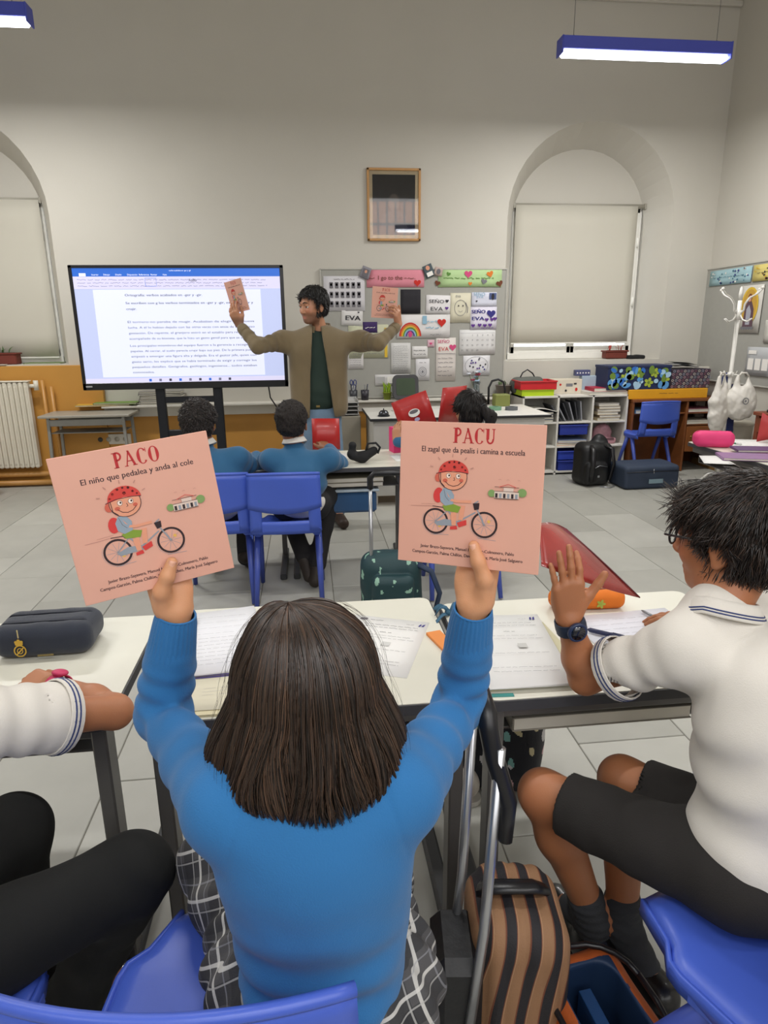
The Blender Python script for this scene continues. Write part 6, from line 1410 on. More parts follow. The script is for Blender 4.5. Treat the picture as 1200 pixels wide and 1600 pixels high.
mb = MB(); mb.box((-.100, -.02, .19), (.09, .14, .36), M('black_nylon', '101114', .5, bump=.5, bscale=60), .02); mb.build('back_panel', sb)
for (xa, xb, dy) in ((-.080, -.052, 0), (-.105, -.080, .12)):
    mb = MB(); mb.tube([(xa-.01, -.10+dy, .15), (xa+.02, -.09+dy, .45), (xb+.01, -.07+dy, .80)], .0095, m_al, 10); mb.build('handle_tube', sb)
mb = MB(); mb.tube([(-.030, -.085, .635), (-.026, -.075, .70), (-.050, -.065, .78), (-.060, -.06, .83), (-.062, -.05, .852), (-.066, .0, .862), (-.070, .05, .852), (-.072, .06, .80)], [.012, .015, .016, .016, .016, .016, .015, .012], m_blk, 12); mb.build('handle_grip', sb)
ob = thing('open_backpack', 'open orange-edged bag with dark blue inside on the floor at bottom right', 'backpack', (.500, .885, 0), .15)
F = Fld(); F.bx((0, 0, .125), (.098, .125, .125), .06); G = Fld(); G.bx((0, -.02, .20), (.058, .090, .16), .04); F.grp(G, .006, 's'); F.disp = lambda p: .004*wob(p, 26); F.amp = .004
def obm(p): return np.where((np.abs(p[:, 0]) < .064) & (p[:, 1] < .076) & (p[:, 1] > -.116) & (p[:, 2] > .03), 1, np.where(p[:, 2] < .13, 2, 0))
sdf_object(F, 'body', .0035, None, ob, mats=[M('orange_nylon', 'a8501c', .7, bump=.4, var=.2, vscale=20), M('deepblue_nylon', '142c4c', .6), M('black_nylon', '101114', .5, bump=.5, bscale=60)], matfn=obm)
mb = MB(); mb.tube([(x*1.02, y-.005, .247) for x, y in rrect(.185, .235, .09)+[rrect(.185, .235, .09)[0]]], .006, m_blk, 8); mb.build('piping', ob)
slab('binder', 'dark blue ring binder standing inside the open orange bag', 'binder', (.495, .87, .05), (.025, .13, .16), M('deepblue_card', '153a66', .4), .1, pages=M('deepblue_card', '153a66', .4))

# ================================================================== THE PEOPLE
def lerp(a, b, t): return np.array(a)*(1-t)+np.array(b)*t
def skinm(name, base): return M('skin_'+name, base, .5, attr=True, var=0, sss=.12, bump=.15, bscale=500)
def body(parent, org, J, s, skin, base, h, hs, dark=None, legs=True, paint=None, iris='3a2618', shoes=True):
    """one continuous figure from its joints; hs = (head centre, head frame, head scale)"""
    hc, R, hsz = hs; F = Fld(); k = .045*s
    F.el(J['chest'], A(.116, .078, .145)*s, J['T'], .05*s); F.el(J['belly'], A(.100, .074, .13)*s, J['T'], .05*s); F.el(J['pelvis'], A(.120, .088, .085)*s, J['T'], .05*s)
    F.rc(J['shL'], J['shR'], .038*s, k=.03*s); F.rc(J['neck'], lerp(J['neck'], J['chest'], .4), .044*s, .050*s, k=.03*s)
    for q in 'LR':
        F.rc(J['sh'+q], J['el'+q], .043*s, .034*s, k=k); F.rc(J['el'+q], lerp(J['el'+q], J['wr'+q], .35), .034*s, .036*s, k=.02*s); F.rc(lerp(J['el'+q], J['wr'+q], .35), J['wr'+q], .036*s, .0245*s, k=.02*s)
        F.grp(J['hand'+q], .012*s)
        if legs:
            F.rc(J['hip'+q], J['kn'+q], .074*s, .053*s, k=.05*s); m_ = lerp(J['kn'+q], J['an'+q], .32)
            F.rc(J['kn'+q], m_, .050*s, .053*s, k=.03*s); F.rc(m_, J['an'+q], .052*s, .033*s, k=.03*s); F.rc(J['an'+q], J['toe'+q], .034*s, .026*s, k=.03*s)
    F.grp(head_field(hc, R, hsz, neck_to=J['neck'], neck_r=.046), .02*s)
    sk = skinm(skin, base)
    b = sdf_object(F, 'body', h, sk, parent, org, paint or skin_paint(base, [(hc, R, hsz)], dark)); eyes(b, hc, R, hsz, org, iris)
    return b
def nail(parent, org, p, n, d, r, m):
    """finger nail: small curved plate at p, facing n, pointing d"""
    n = unit(n); d = unit(d-n*(d @ n)); sd = np.cross(d, n); mb = MB()
    mb.sheet(lambda u, v: tuple(p+sd*(u-.5)*2*r*.8+d*(v-.5)*2*r*1.0-n*((2*u-1)**2)*r*.38-org), 6, 5, .0012, m); return mb.build('nail', parent)
def ring_cuff(parent, org, a, b, ra, rb, m, name='cuff', ribs=30, amp=.0009, n=96, k=7, lip=.003, label=None):
    """ribbed knitted tube from a to b"""
    a, b = np.array(a), np.array(b); t = unit(b-a); u = unit(np.cross(t, A(.3, .2, 1))); w_ = np.cross(t, u); mb = MB()
    def f(q, v):
        an = 2*math.pi*q; r = (ra+(rb-ra)*v)+amp*math.cos(an*ribs)+(.0012 if 0 < v < 1 else 0)
        return tuple(a+(b-a)*v+(u*math.cos(an)+w_*math.sin(an))*r-org)
    mb.grid(f, n, k, m, True, True)
    for (c, r) in ((a, ra), (b, rb)): mb.tube([tuple(c+(u*math.cos(6.2832*i/24)+w_*math.sin(6.2832*i/24))*(r-.001)-org) for i in range(25)], lip*.6, m, 6, False)
    return mb.build(name, parent, label=label)
def fold(p, a, b, fr, amp, sl=0.0):
    """cloth folds ringing the limb from a to b"""
    a, b = np.array(a), np.array(b); ba = b-a; L = np.linalg.norm(ba); t = (p-a) @ ba/L/L
    rr = np.linalg.norm((p-a)-np.outer(np.clip(t, 0, 1), ba), axis=1)
    m = np.exp(-((t-.5)/.42)**4)*np.exp(-(rr/.085)**6); q = np.cross(ba/L, A(.2, .5, .8)); return m*amp*np.sin(t*fr+1.6*wob(p, 22, 3)+sl*((p-a) @ q)*60)
def torsoR(fwd): return frame(fwd)
# ------------------------------------------------------------------ the girl in the foreground with the two books
def plane_pt(px, py, c, n):
    d = FW+RT*(px-600)/FOC-UP*(py-800)/FOC; return CAM+d*(((c-CAM) @ n)/(d @ n))
def hold_hand(bk, edge, tip, side, s, drop=.060, sw=0.0):
    t, c, r, u, n = bk
    E = plane_pt(*edge, c, n); Tp = plane_pt(*tip, c, n)+n*.0105
    W = E-u*drop-n*.012+r*sw
    d = unit(u*.93-n*.36); F = hand_field(W, d, n, r*side, s, curl=((.40, .30, .15), (.42, .3, .15), (.44, .3, .2), (.48, .35, .2)), thumb=(0, 1, 0, 0), tc=(0, 0), spread=.05)
    # replace the generic thumb by one that closes on the cover
    F.it = F.it[:-3]
    b = W+d*.016*s+r*side*.018*s+n*.010; m_ = lerp(b, Tp, .42)+r*side*.009+n*.004; q = lerp(b, Tp, .74)+n*.005+r*side*.004
    F.rc(b, m_, .0165*s, .0138*s, .016*s); F.rc(m_, q, .0135*s, .0120*s, .008*s); F.rc(q, Tp, .0122*s, .0098*s, .006*s)
    return F, W, (Tp, n, unit(Tp-q))
SK = .86
TD = torsoR((.04, 1, 0)); og = A(-.02, .78, 0)
girl = thing('person', 'child with bobbed brown hair in blue jumper and plaid skirt holding up two books', 'person', og)
hL, WL, thL = hold_hand(bkL, (262, 905), (267, 876), -1, SK, .058, .002)
hR, WR, thR = hold_hand(bkR, (741, 893), (743, 851), 1, SK, .058, -.002)
J = dict(T=TD, pelvis=A(-.02, .80, .50), belly=A(-.02, .765, .64), chest=A(-.015, .735, .78), neck=A(-.015, .755, .885), shL=A(-.132, .735, .865), shR=A(.108, .735, .865),
         elL=P(254, 1116, .965), elR=P(719, 1098, .95), wrL=WL, wrR=WR, handL=hL, handR=hR, hipL=A(-.09, .82, .48), hipR=A(.05, .82, .48), knL=A(-.215, 1.08, .485), knR=A(.09, 1.13, .485), anL=A(-.18, 1.10, .09), anR=A(.09, 1.16, .09), toeL=A(-.18, 1.23, .03), toeR=A(.09, 1.29, .03))
HD = (A(-.015, .795, .985), frame((.02, 1, -.10)), .93)
gb = body(girl, og, J, SK, 'warm', 'cf9770', .0032, HD)
m_nail = M('nail_pink', 'dba58c', .35, coat=.3)
for (Tp, n, d) in (thL, thR): nail(gb, og, Tp+n*.0082-d*.002, n, d, .0060, m_nail)
m_knit = M('jumper_blue', '276da8', .9, bump=.35, bscale=420, var=.03, vscale=9, sheen=.12)
F = Fld(); T_ = TD
F.el(A(-.014, .728, .79), A(.134, .094, .14), T_, .05); F.el(A(-.010, .755, .655), A(.126, .100, .15), T_, .06); F.el(A(-.012, .775, .535), A(.118, .112, .09), T_, .05)
F.rc(A(-.105, .737, .868), A(.08, .737, .868), .048, k=.05); F.rc(A(-.012, .75, .85), A(-.012, .76, .905), .06, .052, k=.03)
cL0 = lerp(J['elL'], WL, .985); cR0 = lerp(J['elR'], WR, .985)
cLs = lerp(J['elL'], WL, .60); cRs = lerp(J['elR'], WR, .60)
for q, sh, el, cs in (('L', J['shL'], J['elL'], cLs), ('R', J['shR'], J['elR'], cRs)):
    F.rc(sh, el, .052, .0375, k=.045); F.rc(el, cs, .0395, .0375, k=.02)
for el, cs, c0_ in ((J['elL'], cLs, cL0), (J['elR'], cRs, cR0)): F.rc(lerp(el, cs, .5), lerp(cs, c0_, .22), .0385, .0350, k=.01)
aL, aR, eL, eR = J['shL'], J['shR'], J['elL'], J['elR']
def jd(p):
    d = fold(p, aL, eL, 24, .0022)+fold(p, aR, eR, 26, .0030)+fold(p, eL, cLs, 20, .0022, .3)+fold(p, eR, cRs, 20, .0028, -.3)
    z = p[:, 2]; x = p[:, 0]; bk_ = p[:, 1] < .78
    arc = np.sin((z+.9*(x+.02)**2*2.2+.012*wob(p, 14, 1))*78-1.0)*np.exp(-((z-.60)/.10)**2)
    d = d+.0065*arc*bk_*np.clip((.13-np.abs(x+.02))/.05, 0, 1)+.0035*wob(p, 16, 6)+.0012*wob(p, 60, 2)
    for sx, c in ((-1, aL), (1, aR)):     # armhole seams
        q = p-c-A(-sx*.028, 0, 0); dd = (q @ unit(A(sx, .12, .28))); d = d+.0020*np.exp(-(dd/.0040)**2)*np.exp(-(np.linalg.norm(q, axis=1)/.085)**8)
    return d
F.disp = jd; F.amp = .014
F.pl((0, 0, .475), (0, 0, -1), .01)
jp = sdf_object(F, 'jumper', .0042, m_knit, girl, og)
ring_cuff(jp, og, lerp(cLs, cL0, -.06), cL0, .0365, .0290, m_knit); ring_cuff(jp, og, lerp(cRs, cR0, -.06), cR0, .0365, .0290, m_knit)
# plaid skirt
def plaid():
    m = M('plaid_wool', '45464a', .85, var=0, bump=.3, bscale=500); nt = m.node_tree; L = nt.links; b = nt.nodes['Principled BSDF']
    tc = nt.nodes.new('ShaderNodeTexCoord'); mp = nt.nodes.new('ShaderNodeMapping'); mp.inputs['Rotation'].default_value = (.5, .35, .30); L.new(tc.outputs['Object'], mp.inputs[0]); sp = nt.nodes.new('ShaderNodeSeparateXYZ'); L.new(mp.outputs[0], sp.inputs[0])
    def band(sock, freq, ph, w_):
        a = nt.nodes.new('ShaderNodeMath'); a.operation = 'MULTIPLY_ADD'; a.inputs[1].default_value = freq; a.inputs[2].default_value = ph; L.new(sock, a.inputs[0])
        f = nt.nodes.new('ShaderNodeMath'); f.operation = 'FRACT'; L.new(a.outputs[0], f.inputs[0]); c = nt.nodes.new('ShaderNodeMath'); c.operation = 'LESS_THAN'; c.inputs[1].default_value = w_; L.new(f.outputs[0], c.inputs[0]); return c.outputs[0]
    base = None
    def mix(prev, fac, col, amt):
        mx = nt.nodes.new('ShaderNodeMix'); mx.data_type = 'RGBA'; mu = nt.nodes.new('ShaderNodeMath'); mu.operation = 'MULTIPLY'; mu.inputs[1].default_value = amt; L.new(fac, mu.inputs[0]); L.new(mu.outputs[0], mx.inputs[0])
        if prev is None: mx.inputs[6].default_value = lin('4c4b4c')
        else: L.new(prev, mx.inputs[6])
        mx.inputs[7].default_value = lin(col); return mx.outputs[2]
    X, Z = sp.outputs[0], sp.outputs[2]
    for s_ in (X, Z): base = mix(base, band(s_, 15, .1, .38), '1f2024', .6)
    for s_ in (X, Z):
        base = mix(base, band(s_, 15, .55, .07), 'cfcdc8', .75); base = mix(base, band(s_, 15, .78, .035), 'a8a7a4', .7); base = mix(base, band(s_, 15, .25, .03), '8f9096', .5)
    L.new(base, b.inputs['Base Color']); return m
m_pl = plaid()
F = Fld(); F.el(A(-.02, .81, .50), A(.175, .15, .085), TD, .05); F.rc(A(-.10, .86, .485), lerp(J['hipL'], J['knL'], .86), .083, .078, k=.03); F.rc(A(.06, .86, .485), lerp(J['hipR'], J['knR'], .86), .083, .078, k=.03)
F.el(A(.075, .775, .475), A(.09, .11, .065), TD, .05); F.pl((0, 0, .438), (0, 0, -1), .004); F.disp = lambda p: .0055*np.sin(np.arctan2(p[:, 1]-.85, p[:, 0]+.02)*20+wob(p, 12))+.003*wob(p, 30); F.amp = .01
sdf_object(F, 'skirt', .005, m_pl, girl, og)
for q in 'LR':
    F = Fld(); F.rc(J['an'+q]+A(0, -.02, -.03), J['toe'+q], .042, .034, k=.02); F.pl((0, 0, .004), (0, 0, -1)); sdf_object(F, 'shoe', .005, M('shoe_black', '121214', .35, coat=.2), girl, og)
    F = Fld(); F.rc(J['an'+q]+A(0, 0, -.02), lerp(J['an'+q], J['kn'+q], .75), .036, .051, k=.02); sdf_object(F, 'sock', .006, M('sock_grey', '2f3136', .85), girl, og)
# the bob: a shell of falling locks
def bob(parent, org, hc, R, s, ztop, hem, wid, cols):
    hcx = np.array(hc)
    def surf(phi, t, out=0.0):
        """phi: angle about the head (0 = back), t: 0 crown .. 1 hem"""
        t = np.asarray(t, float); th = np.clip(t/.50, 0, 1)*math.pi/2
        fall = np.clip((t-.50)/.50, 0, 1)
        back = np.cos(phi)*.5+.5
        rx = (.094+out)*np.sin(th)**.9+np.sin(fall*math.pi/2*.92)*(wid-.094)-.022*np.clip((fall-.72)/.28, 0, 1)**2
        ry = (.102+out)*np.sin(th)+fall*(.010+.012*back)
        z = (ztop+out)-(ztop-(hcx[2]+.015))*(1-np.cos(th))-fall*((hcx[2]+.015)-(hem+.016*(1-back)))
        x = hcx[0]+rx*np.sin(phi)+.0*fall; y = hcx[1]-.012-ry*np.cos(phi)-.012*fall*back+.018*back*np.clip((fall-.75)/.25, 0, 1)**2
        return np.stack([x, y, z], -1)
    # dark under-shell
    mb = MB(); NU, NV = 64, 22; ph0 = 2.35
    mb.sheet(lambda u, v: tuple(surf(-ph0+2*ph0*u, .005+.945*v, -.009)+A(-.020, 0, -.001)*max(0, 1-(.005+.945*v)*3)**1.5-org), NU, NV, .006, M('hair_under', '241710', .8))
    o = mb.build('hair', parent); o['label'] = 'straight brown bob cut'
    n = 7600; phi = RNG.uniform(-ph0, ph0, n); k = 22; T = np.linspace(0, 1, k)
    clump = np.round(phi*14+RNG.normal(size=n)*.25)/14; clump2 = np.round(phi*5.2+RNG.normal(size=n)*.2)/5.2
    end = .975+RNG.normal(size=n)*.030+.012*np.sin(clump*37)+.012*np.sin(clump2*23)
    st0 = RNG.uniform(.0, .34, n)*(RNG.uniform(size=n) < .62)
    # crown parting: hair leaves a line running forward left of the crown
    rings = np.empty((n, k, 3)); 
    base_out = RNG.uniform(-.003, .0045, n)+.0030*np.sin(clump*91)+.0035*np.sin(clump2*41)
    for j in range(k):
        t = st0+(end-st0)*T[j]
        ph = phi+(clump-phi)*(.75*T[j])+.075*np.sin(T[j]*4.6+clump2*9)*T[j]+.02*np.sin(T[j]*11+phi*7)
        p = np.stack([surf(ph[i:i+1], t[i:i+1], 0)[0] for i in range(0)]) if False else surf(ph, t, 0)
        rad = p-(hcx+A(0, -.01, -.02)); rad[:, 2] *= np.clip(1-t*1.6, 0, 1); rad /= np.linalg.norm(rad, axis=1)[:, None]+1e-9
        p = p+rad*(base_out*(.35+.9*T[j]))[:, None]
        off = (np.clip(1-t*3.0, 0, 1)**1.5)[:, None]; p = p+off*A(-.020, .0, -.001)      # parting sits to the left
        tip = np.clip((T[j]-.82)/.18, 0, 1); p = p-rad*(tip*tip*RNG.uniform(0, .010, n))[:, None]*A(1, 1, 0)
        rings[:, j] = p
    N = rings[:, k//2]-hcx; N[:, 2] *= .2; N /= np.linalg.norm(N, axis=1)[:, None]
    st = tubes3(rings, .00095, cols, o, 'hair_strands', org, N); st['kind'] = 'stuff'
    # flyaway hairs
    _fr = RNG.uniform(.0, 1, 70)
    m = 70; ph = RNG.uniform(-ph0, ph0, m); rings = np.stack([surf(ph+.06*np.sin(3*T[j]+ph*5), .15+.8*T[j], 0)+np.stack([np.sin(ph), -np.cos(ph), 0*ph], -1)*(.006+.018*math.sin(T[j]*3+.2)*_fr)[:, None] for j in range(k)], 1)
    N = rings[:, k//2]-hcx; N[:, 2] *= .2; N /= np.linalg.norm(N, axis=1)[:, None]; f_ = tubes3(rings, .00022, cols[-2:], o, 'stray_hairs', org, N); f_['kind'] = 'stuff'
HC = ['261b14', '37281e', '1d1510', '463428', '2e211a', '543e2f', '18110d', '3c2b20']
bob(girl, og, HD[0], HD[1], .93, 1.116, .876, .134, HC)

# ------------------------------------------------------------------ the boy with the watch, right foreground
of = A(.78, .95, 0); boyF = thing('person', 'child with short dark hair in a white polo, watch and grey shorts, seated right', 'person', of)
TF = torsoR((-.36, .93, 0)); SF = .92
elF = PZ(914, 1060, .742); wrF = P(889, 968, elF[1]-.01)
dF = unit(wrF-elF+A(.03, .0, 0)); rF = unit(np.cross(dF, A(0, 1, .45)))     # to the photo's right
pnF = unit(A(.05, .92, .30)); 
handF = hand_field(wrF, dF, pnF, A(1, -.05, 0), .88, curl=((.35, .45, .2), (.15, .20, .12), (.10, .16, .10), (.06, .14, .1)), thumb=(.62, .66, .10, .1), spread=.085, tc=(-.05, .12))
wrG = PZ(1100, 975, .715); handG = hand_field(wrG, unit(A(-.7, .7, .02)), A(-.0, .0, -1), A(-.7, -.7, 0), .88, curl=((.3, .3, .2),)*4, thumb=(.5, .8, .2, .1))
shF = P(1050, 1012, 1.03)
J = dict(T=TF, pelvis=A(.80, .90, .50), belly=A(.815, .93, .63), chest=A(.80, .99, .79), neck=P(1118, 958, 1.06), shL=shF+A(.012, 0, -.005), shR=shF+A(.265, .11, -.01), elL=elF, elR=A(1.06, 1.20, .73), wrL=wrF, wrR=wrG, handL=handF, handR=handG,
         hipL=A(.735, .90, .485), hipR=A(.86, .95, .485), knL=PZ(848, 1240, .475), knR=A(.665, 1.19, .475), anL=PZ(928, 1435, .13), anR=A(.675, 1.14, .12), toeL=PZ(870, 1408, .045), toeR=A(.715, 1.03, .04))
HF = (P(1146, 845, 1.10), frame((-.55, .83, -.08)), .96)
fb = body(boyF, of, J, SF, 'tan', 'a86e4a', .0034, HF)
m_polo = M('polo_white', 'd6d1c8', .8, bump=.25, bscale=500, var=.02, sheen=.1); m_navyt = M('stripe_navy', '34406e', .8)
F = Fld(); c = J['chest']; F.el(c+A(.012, -.02, -.01), A(.150, .108, .155), TF, .06); F.el(A(.822, .935, .64), A(.150, .122, .17), TF, .07); F.el(A(.815, .915, .52), A(.158, .135, .075), TF, .05)
F.rc(J['shL']+A(.02, 0, -.004), J['shR']+A(-.02, 0, -.004), .054, k=.05); F.rc(J['neck']+A(.01, -.01, -.03), J['neck']+A(0, 0, .004), .066, .053, k=.03)
for q_ in 'LR': F.rc(J['neck']+A(0, 0, -.045), lerp(J['neck'], J['sh'+q_], .7)+A(0, 0, -.03), .060, .050, k=.04)
slE = lerp(J['shL'], J['elL'], .66); F.rc(J['shL'], slE, .058, .060, k=.04); F.rc(J['shR'], lerp(J['shR'], J['elR'], .6), .058, .060, k=.04)
G = Fld(); G.rc(lerp(J['shL'], J['elL'], .5), lerp(J['shL'], J['elL'], .95), .048, .060); F.grp(G, .002, 's')
F.pl(slE, unit(J['elL']-J['shL'])); 
F.it[-1] = ((lambda p, a=slE, n=unit(J['elL']-J['shL']): np.where(p[:, 0] < a[0]+.12, (p-a) @ n, -1)), 0, 'cut')
sF, eF = J['shL'], slE
def pd(p):
    z = p[:, 2]; d = fold(p, sF, eF, 16, .003)+.0060*wob(p, 13, 4)+.0018*wob(p, 42, 1)
    d = d+.005*np.sin((z*1.0-p[:, 0]*.55+.02*wob(p, 12, 2))*58)*np.exp(-((z-.70)/.13)**2)*np.clip((.80-p[:, 0])/.10, 0, 1)
    d = d+.006*np.sin((z+.3*p[:, 0]+.02*wob(p, 10, 7))*46)*np.exp(-((z-.55)/.07)**2); return d
F.disp = pd; F.amp = .014; F.pl(A(.8, .9, .468), (0, 0, -1), .01)
pol = sdf_object(F, 'polo_shirt', .0042, m_polo, boyF, of)
def hoop(parent, org, c, n, r, wd, m, name='stripe', sx=1.0, th=.0022, ang=(0, 360), up=(0.1, .2, 1)):
    n = unit(n); u = unit(np.cross(n, A(*up))); w_ = np.cross(n, u); mb = MB()
    mb.tube([tuple(c+(u*math.cos(math.radians(a))*r*sx+w_*math.sin(math.radians(a))*r)-org) for a in np.linspace(ang[0], ang[1], 33)], th, m, 6, False, flat=(1, 1)); return mb.build(name, parent)
def sleeve_trim(parent, org, a, axis, r, back=.004):
    ax = unit(axis); ring_cuff(parent, org, a-ax*.022, a+ax*.001, r+.0015, r+.0015, m_polo, 'sleeve_band', ribs=60, amp=.0004)
    for o_ in (.006, .014): ring_cuff(parent, org, a-ax*(o_+.0035), a-ax*o_, r+.0030, r+.0030, m_navyt, 'stripe', ribs=0, amp=0, n=48, k=3, lip=.001)
sleeve_trim(pol, of, slE, J['elL']-J['shL'], .0615)
# collar: standing band turned over, two navy lines
def collar(parent, org, c, ax, fwd, r, m, stripes=True, hgt=.034, gap=38):
    ax = unit(ax); f = unit(np.array(fwd)-ax*(np.array(fwd) @ ax)); s_ = np.cross(f, ax)
    def ring(a, v, o_=0):
        rr = r*(1+.30*v)+o_; k_ = math.cos(a); return c+(f*math.cos(a)*rr*1.02+s_*math.sin(a)*rr)+ax*(hgt*(1-v)-.004*v-.016*v*max(0, k_)-.012*max(0, k_))-f*0
    g0 = math.radians(gap); mb = MB(); mb.sheet(lambda u, v: tuple(ring(g0+(2*math.pi-2*g0)*u, v)-org), 40, 6, .003, m); mb.sheet(lambda u, v: tuple(ring(g0+(2*math.pi-2*g0)*u, 0)-ax*(.03*v)-org), 40, 3, .003, m)
    co = mb.build('collar', parent)
    if stripes:
        for v in (.58, .74): mb = MB(); mb.sheet(lambda u, w_: tuple(ring(g0+(2*math.pi-2*g0)*u, v+.07*w_, .0025)-org), 40, 2, .0012, m_navyt); mb.build('stripe', parent)
    return co
collar(pol, of, J['neck']+A(.006, -.006, .006), unit(unit(HF[0]-J['neck'])+A(0, 0, .5)), (-.5, .85, 0), .057, m_polo, hgt=.026)
mb = MB(); 
# shorts, socks, shoes
m_short = M('shorts_charcoal', '211e1c', .9, bump=.3, bscale=400, var=.04)
F = Fld(); F.el(A(.80, .91, .50), A(.165, .135, .085), TF, .05); kL = lerp(J['hipL'], J['knL'], .86); kR = lerp(J['hipR'], J['knR'], .84)
F.rc(J['hipL'], kL, .088, .066, k=.04); F.rc(J['hipR'], kR, .085, .066, k=.04)
G = Fld(); G.rc(lerp(J['hipL'], J['knL'], .7), lerp(J['hipL'], J['knL'], 1.1), .056, .064); G.rc(lerp(J['hipR'], J['knR'], .7), lerp(J['hipR'], J['knR'], 1.1), .056, .064, k=.0); F.grp(G, .002, 's')
n1 = unit(J['knL']-J['hipL']); F.it.append(((lambda p, a=kL, n=n1: np.where((p-a) @ unit(A(.6, .8, 0)) < .09, (p-a) @ n, -1)), 0, 'cut'))
n2 = unit(J['knR']-J['hipR']); F.it.append(((lambda p, a=kR, n=n2: np.where((p-a) @ unit(A(.6, .8, 0)) > -.07, (p-a) @ n, -1)), 0, 'cut'))
F.pl((0, 0, .432), (0, 0, -1), .01)
F.disp = lambda p: .0035*wob(p, 22, 5)+.002*wob(p, 55)+fold(p, J_f[0], J_f[1], 14, .003, .5); J_f = (J['hipL'], kL); F.amp = .01
sdf_object(F, 'shorts', .0045, m_short, boyF, of)
m_sock = M('sock_charcoal', '3a3c40', .9, bump=.5, bscale=600); m_shoe = M('shoe_black', '121214', .35, coat=.2)
for q in 'LR':
    F = Fld(); F.rc(J['an'+q]+A(0, 0, -.03), lerp(J['an'+q], J['kn'+q], .17), .038, .041, k=.02); F.rc(J['an'+q], lerp(J['an'+q], J['toe'+q], .6), .038, .032, k=.02); F.disp = lambda p: .0012*np.sin(p[:, 2]*300); F.amp = .002; sdf_object(F, 'sock', .004, m_sock, boyF, of)
    he = J['an'+q]+A(0, 0, -.075)-unit((J['toe'+q]-J['an'+q])*A(1, 1, 0))*.035; he[2] = .045
    F = Fld(); F.rc(he, J['toe'+q], .045, .041, k=.03); F.rc(he+A(0, 0, .01), J['an'+q]+A(0, 0, -.045), .040, .040, k=.02); F.pl((0, 0, .004), (0, 0, -1)); sh_ = sdf_object(F, 'shoe', .004, m_shoe, boyF, of)
    dd = unit((J['toe'+q]-he)*A(1, 1, 0)); mb = MB(); an = math.atan2(dd[1], dd[0]); cc = (he+J['toe'+q])/2-of; mb.prism([(cc[0]+x*math.cos(an)-y*math.sin(an), cc[1]+x*math.sin(an)+y*math.cos(an)) for x, y in rrect(np.linalg.norm((J['toe'+q]-he)[:2])+.085, .084, .04)], 0.0, .016, M('sole_dark', '2a2826', .6)); mb.build('sole', sh_)
# watch
ax = unit(elF-wrF); wc = wrF+ax*.012; wt = thing('wristwatch', None, None, (0, 0, 0)); wt.parent = boyF
ring_cuff(wt, of, wc+ax*.012, wc-ax*.012, .0305, .0295, M('watch_strap', '1e2a40', .5), 'strap', ribs=0, amp=0, n=40, k=4)
nb_ = unit(A(-.10, -.92, .36)-ax*(A(-.10, -.92, .36) @ ax)); wf = wc+nb_*.033-of; Rw = Matrix([tuple(c_) for c_ in (np.cross(ax, nb_), ax, nb_)]).transposed()
mb = MB(); mb.lathe([(0, -.004), (.0195, -.004), (.0205, .002), (.0185, .005), (.0165, .0045), (0, .0045)], M('watch_case', '223050', .35), 26); mb.lathe([(0, .0050), (.0150, .0050), (.0150, .0047)], M('watch_face', '141824', .1, coat=.5), 26)
o = mb.build('dial', wt, xf=Matrix.Translation(Vector(tuple(wf))) @ Rw.to_4x4())
# glasses: arm over the ear and the front seen from behind
hc, Rf, hsz = HF; TT = lambda x, y, z: tuple(np.array(hc)+Rf @ (A(x, y, z)*hsz)-of)
mb = MB(); 
for g in (-1, 1):
    mb.tube([TT(g*.080, -.02, .002), TT(g*.083, .01, .014), TT(g*.080, .06, .014), TT(g*.068, .105, .012)], .0022, m_blk, 6)
    mb.tube([TT(g*.036+.027*math.cos(a), .110-.012*abs(math.cos(a)*.5+g*.5)*1, .006+.019*math.sin(a)) for a in [math.pi*2*i/18 for i in range(19)]], .0022, m_blk, 6, False)
mb.tube([TT(-.010, .110, .010), TT(0, .113, .013), TT(.010, .110, .010)], .002, m_blk, 6); mb.build('glasses', boyF)
short_hair(boyF, HF[0], HF[1], HF[2], of, ['1d1511', '2a1e17', '120d0a', '3a2a20', '241a14'], n=9000, L=.036, thick=.012, wid=.0011, fringe=.030, h=.004, nape=-.060, swirl=.9, lift=.45, messy=.22)
# the glossy red folder in his fingers
fc = thing('plastic_folder', 'translucent red plastic folder held in the fingers of the boy with the watch', 'folder', P(900, 880, 1.20))
q = [P(842, 818, 1.30), P(884, 826, 1.38), P(1000, 934, 1.24), P(846, 884, 1.17)]; fo = np.array(fc.location)
m_rpl = M('red_film', 'b23c38', .22, trans=.35, var=.2, vscale=14, coat=.5)
mb = MB(); mb.sheet(lambda u, v: tuple(lerp(lerp(q[0], q[1], u), lerp(q[3], q[2], u), v)+A(0, .012, .016)*math.sin(u*3.1)*math.sin(v*3.0+.4)-fo), 14, 10, .0012, m_rpl); mb.build('film', fc)
mb = MB(); mb.tube([tuple(lerp(q[0], q[1], t)-fo) for t in (0, .33, .66, 1)]+[tuple(lerp(q[1], q[2], t)+A(0, .0, .003)*math.sin(t*3.1)-fo) for t in (.2, .4, .6, .8, 1)], .0015, M('film_edge', '5c2a2e', .4), 6); mb.build('edge', fc)

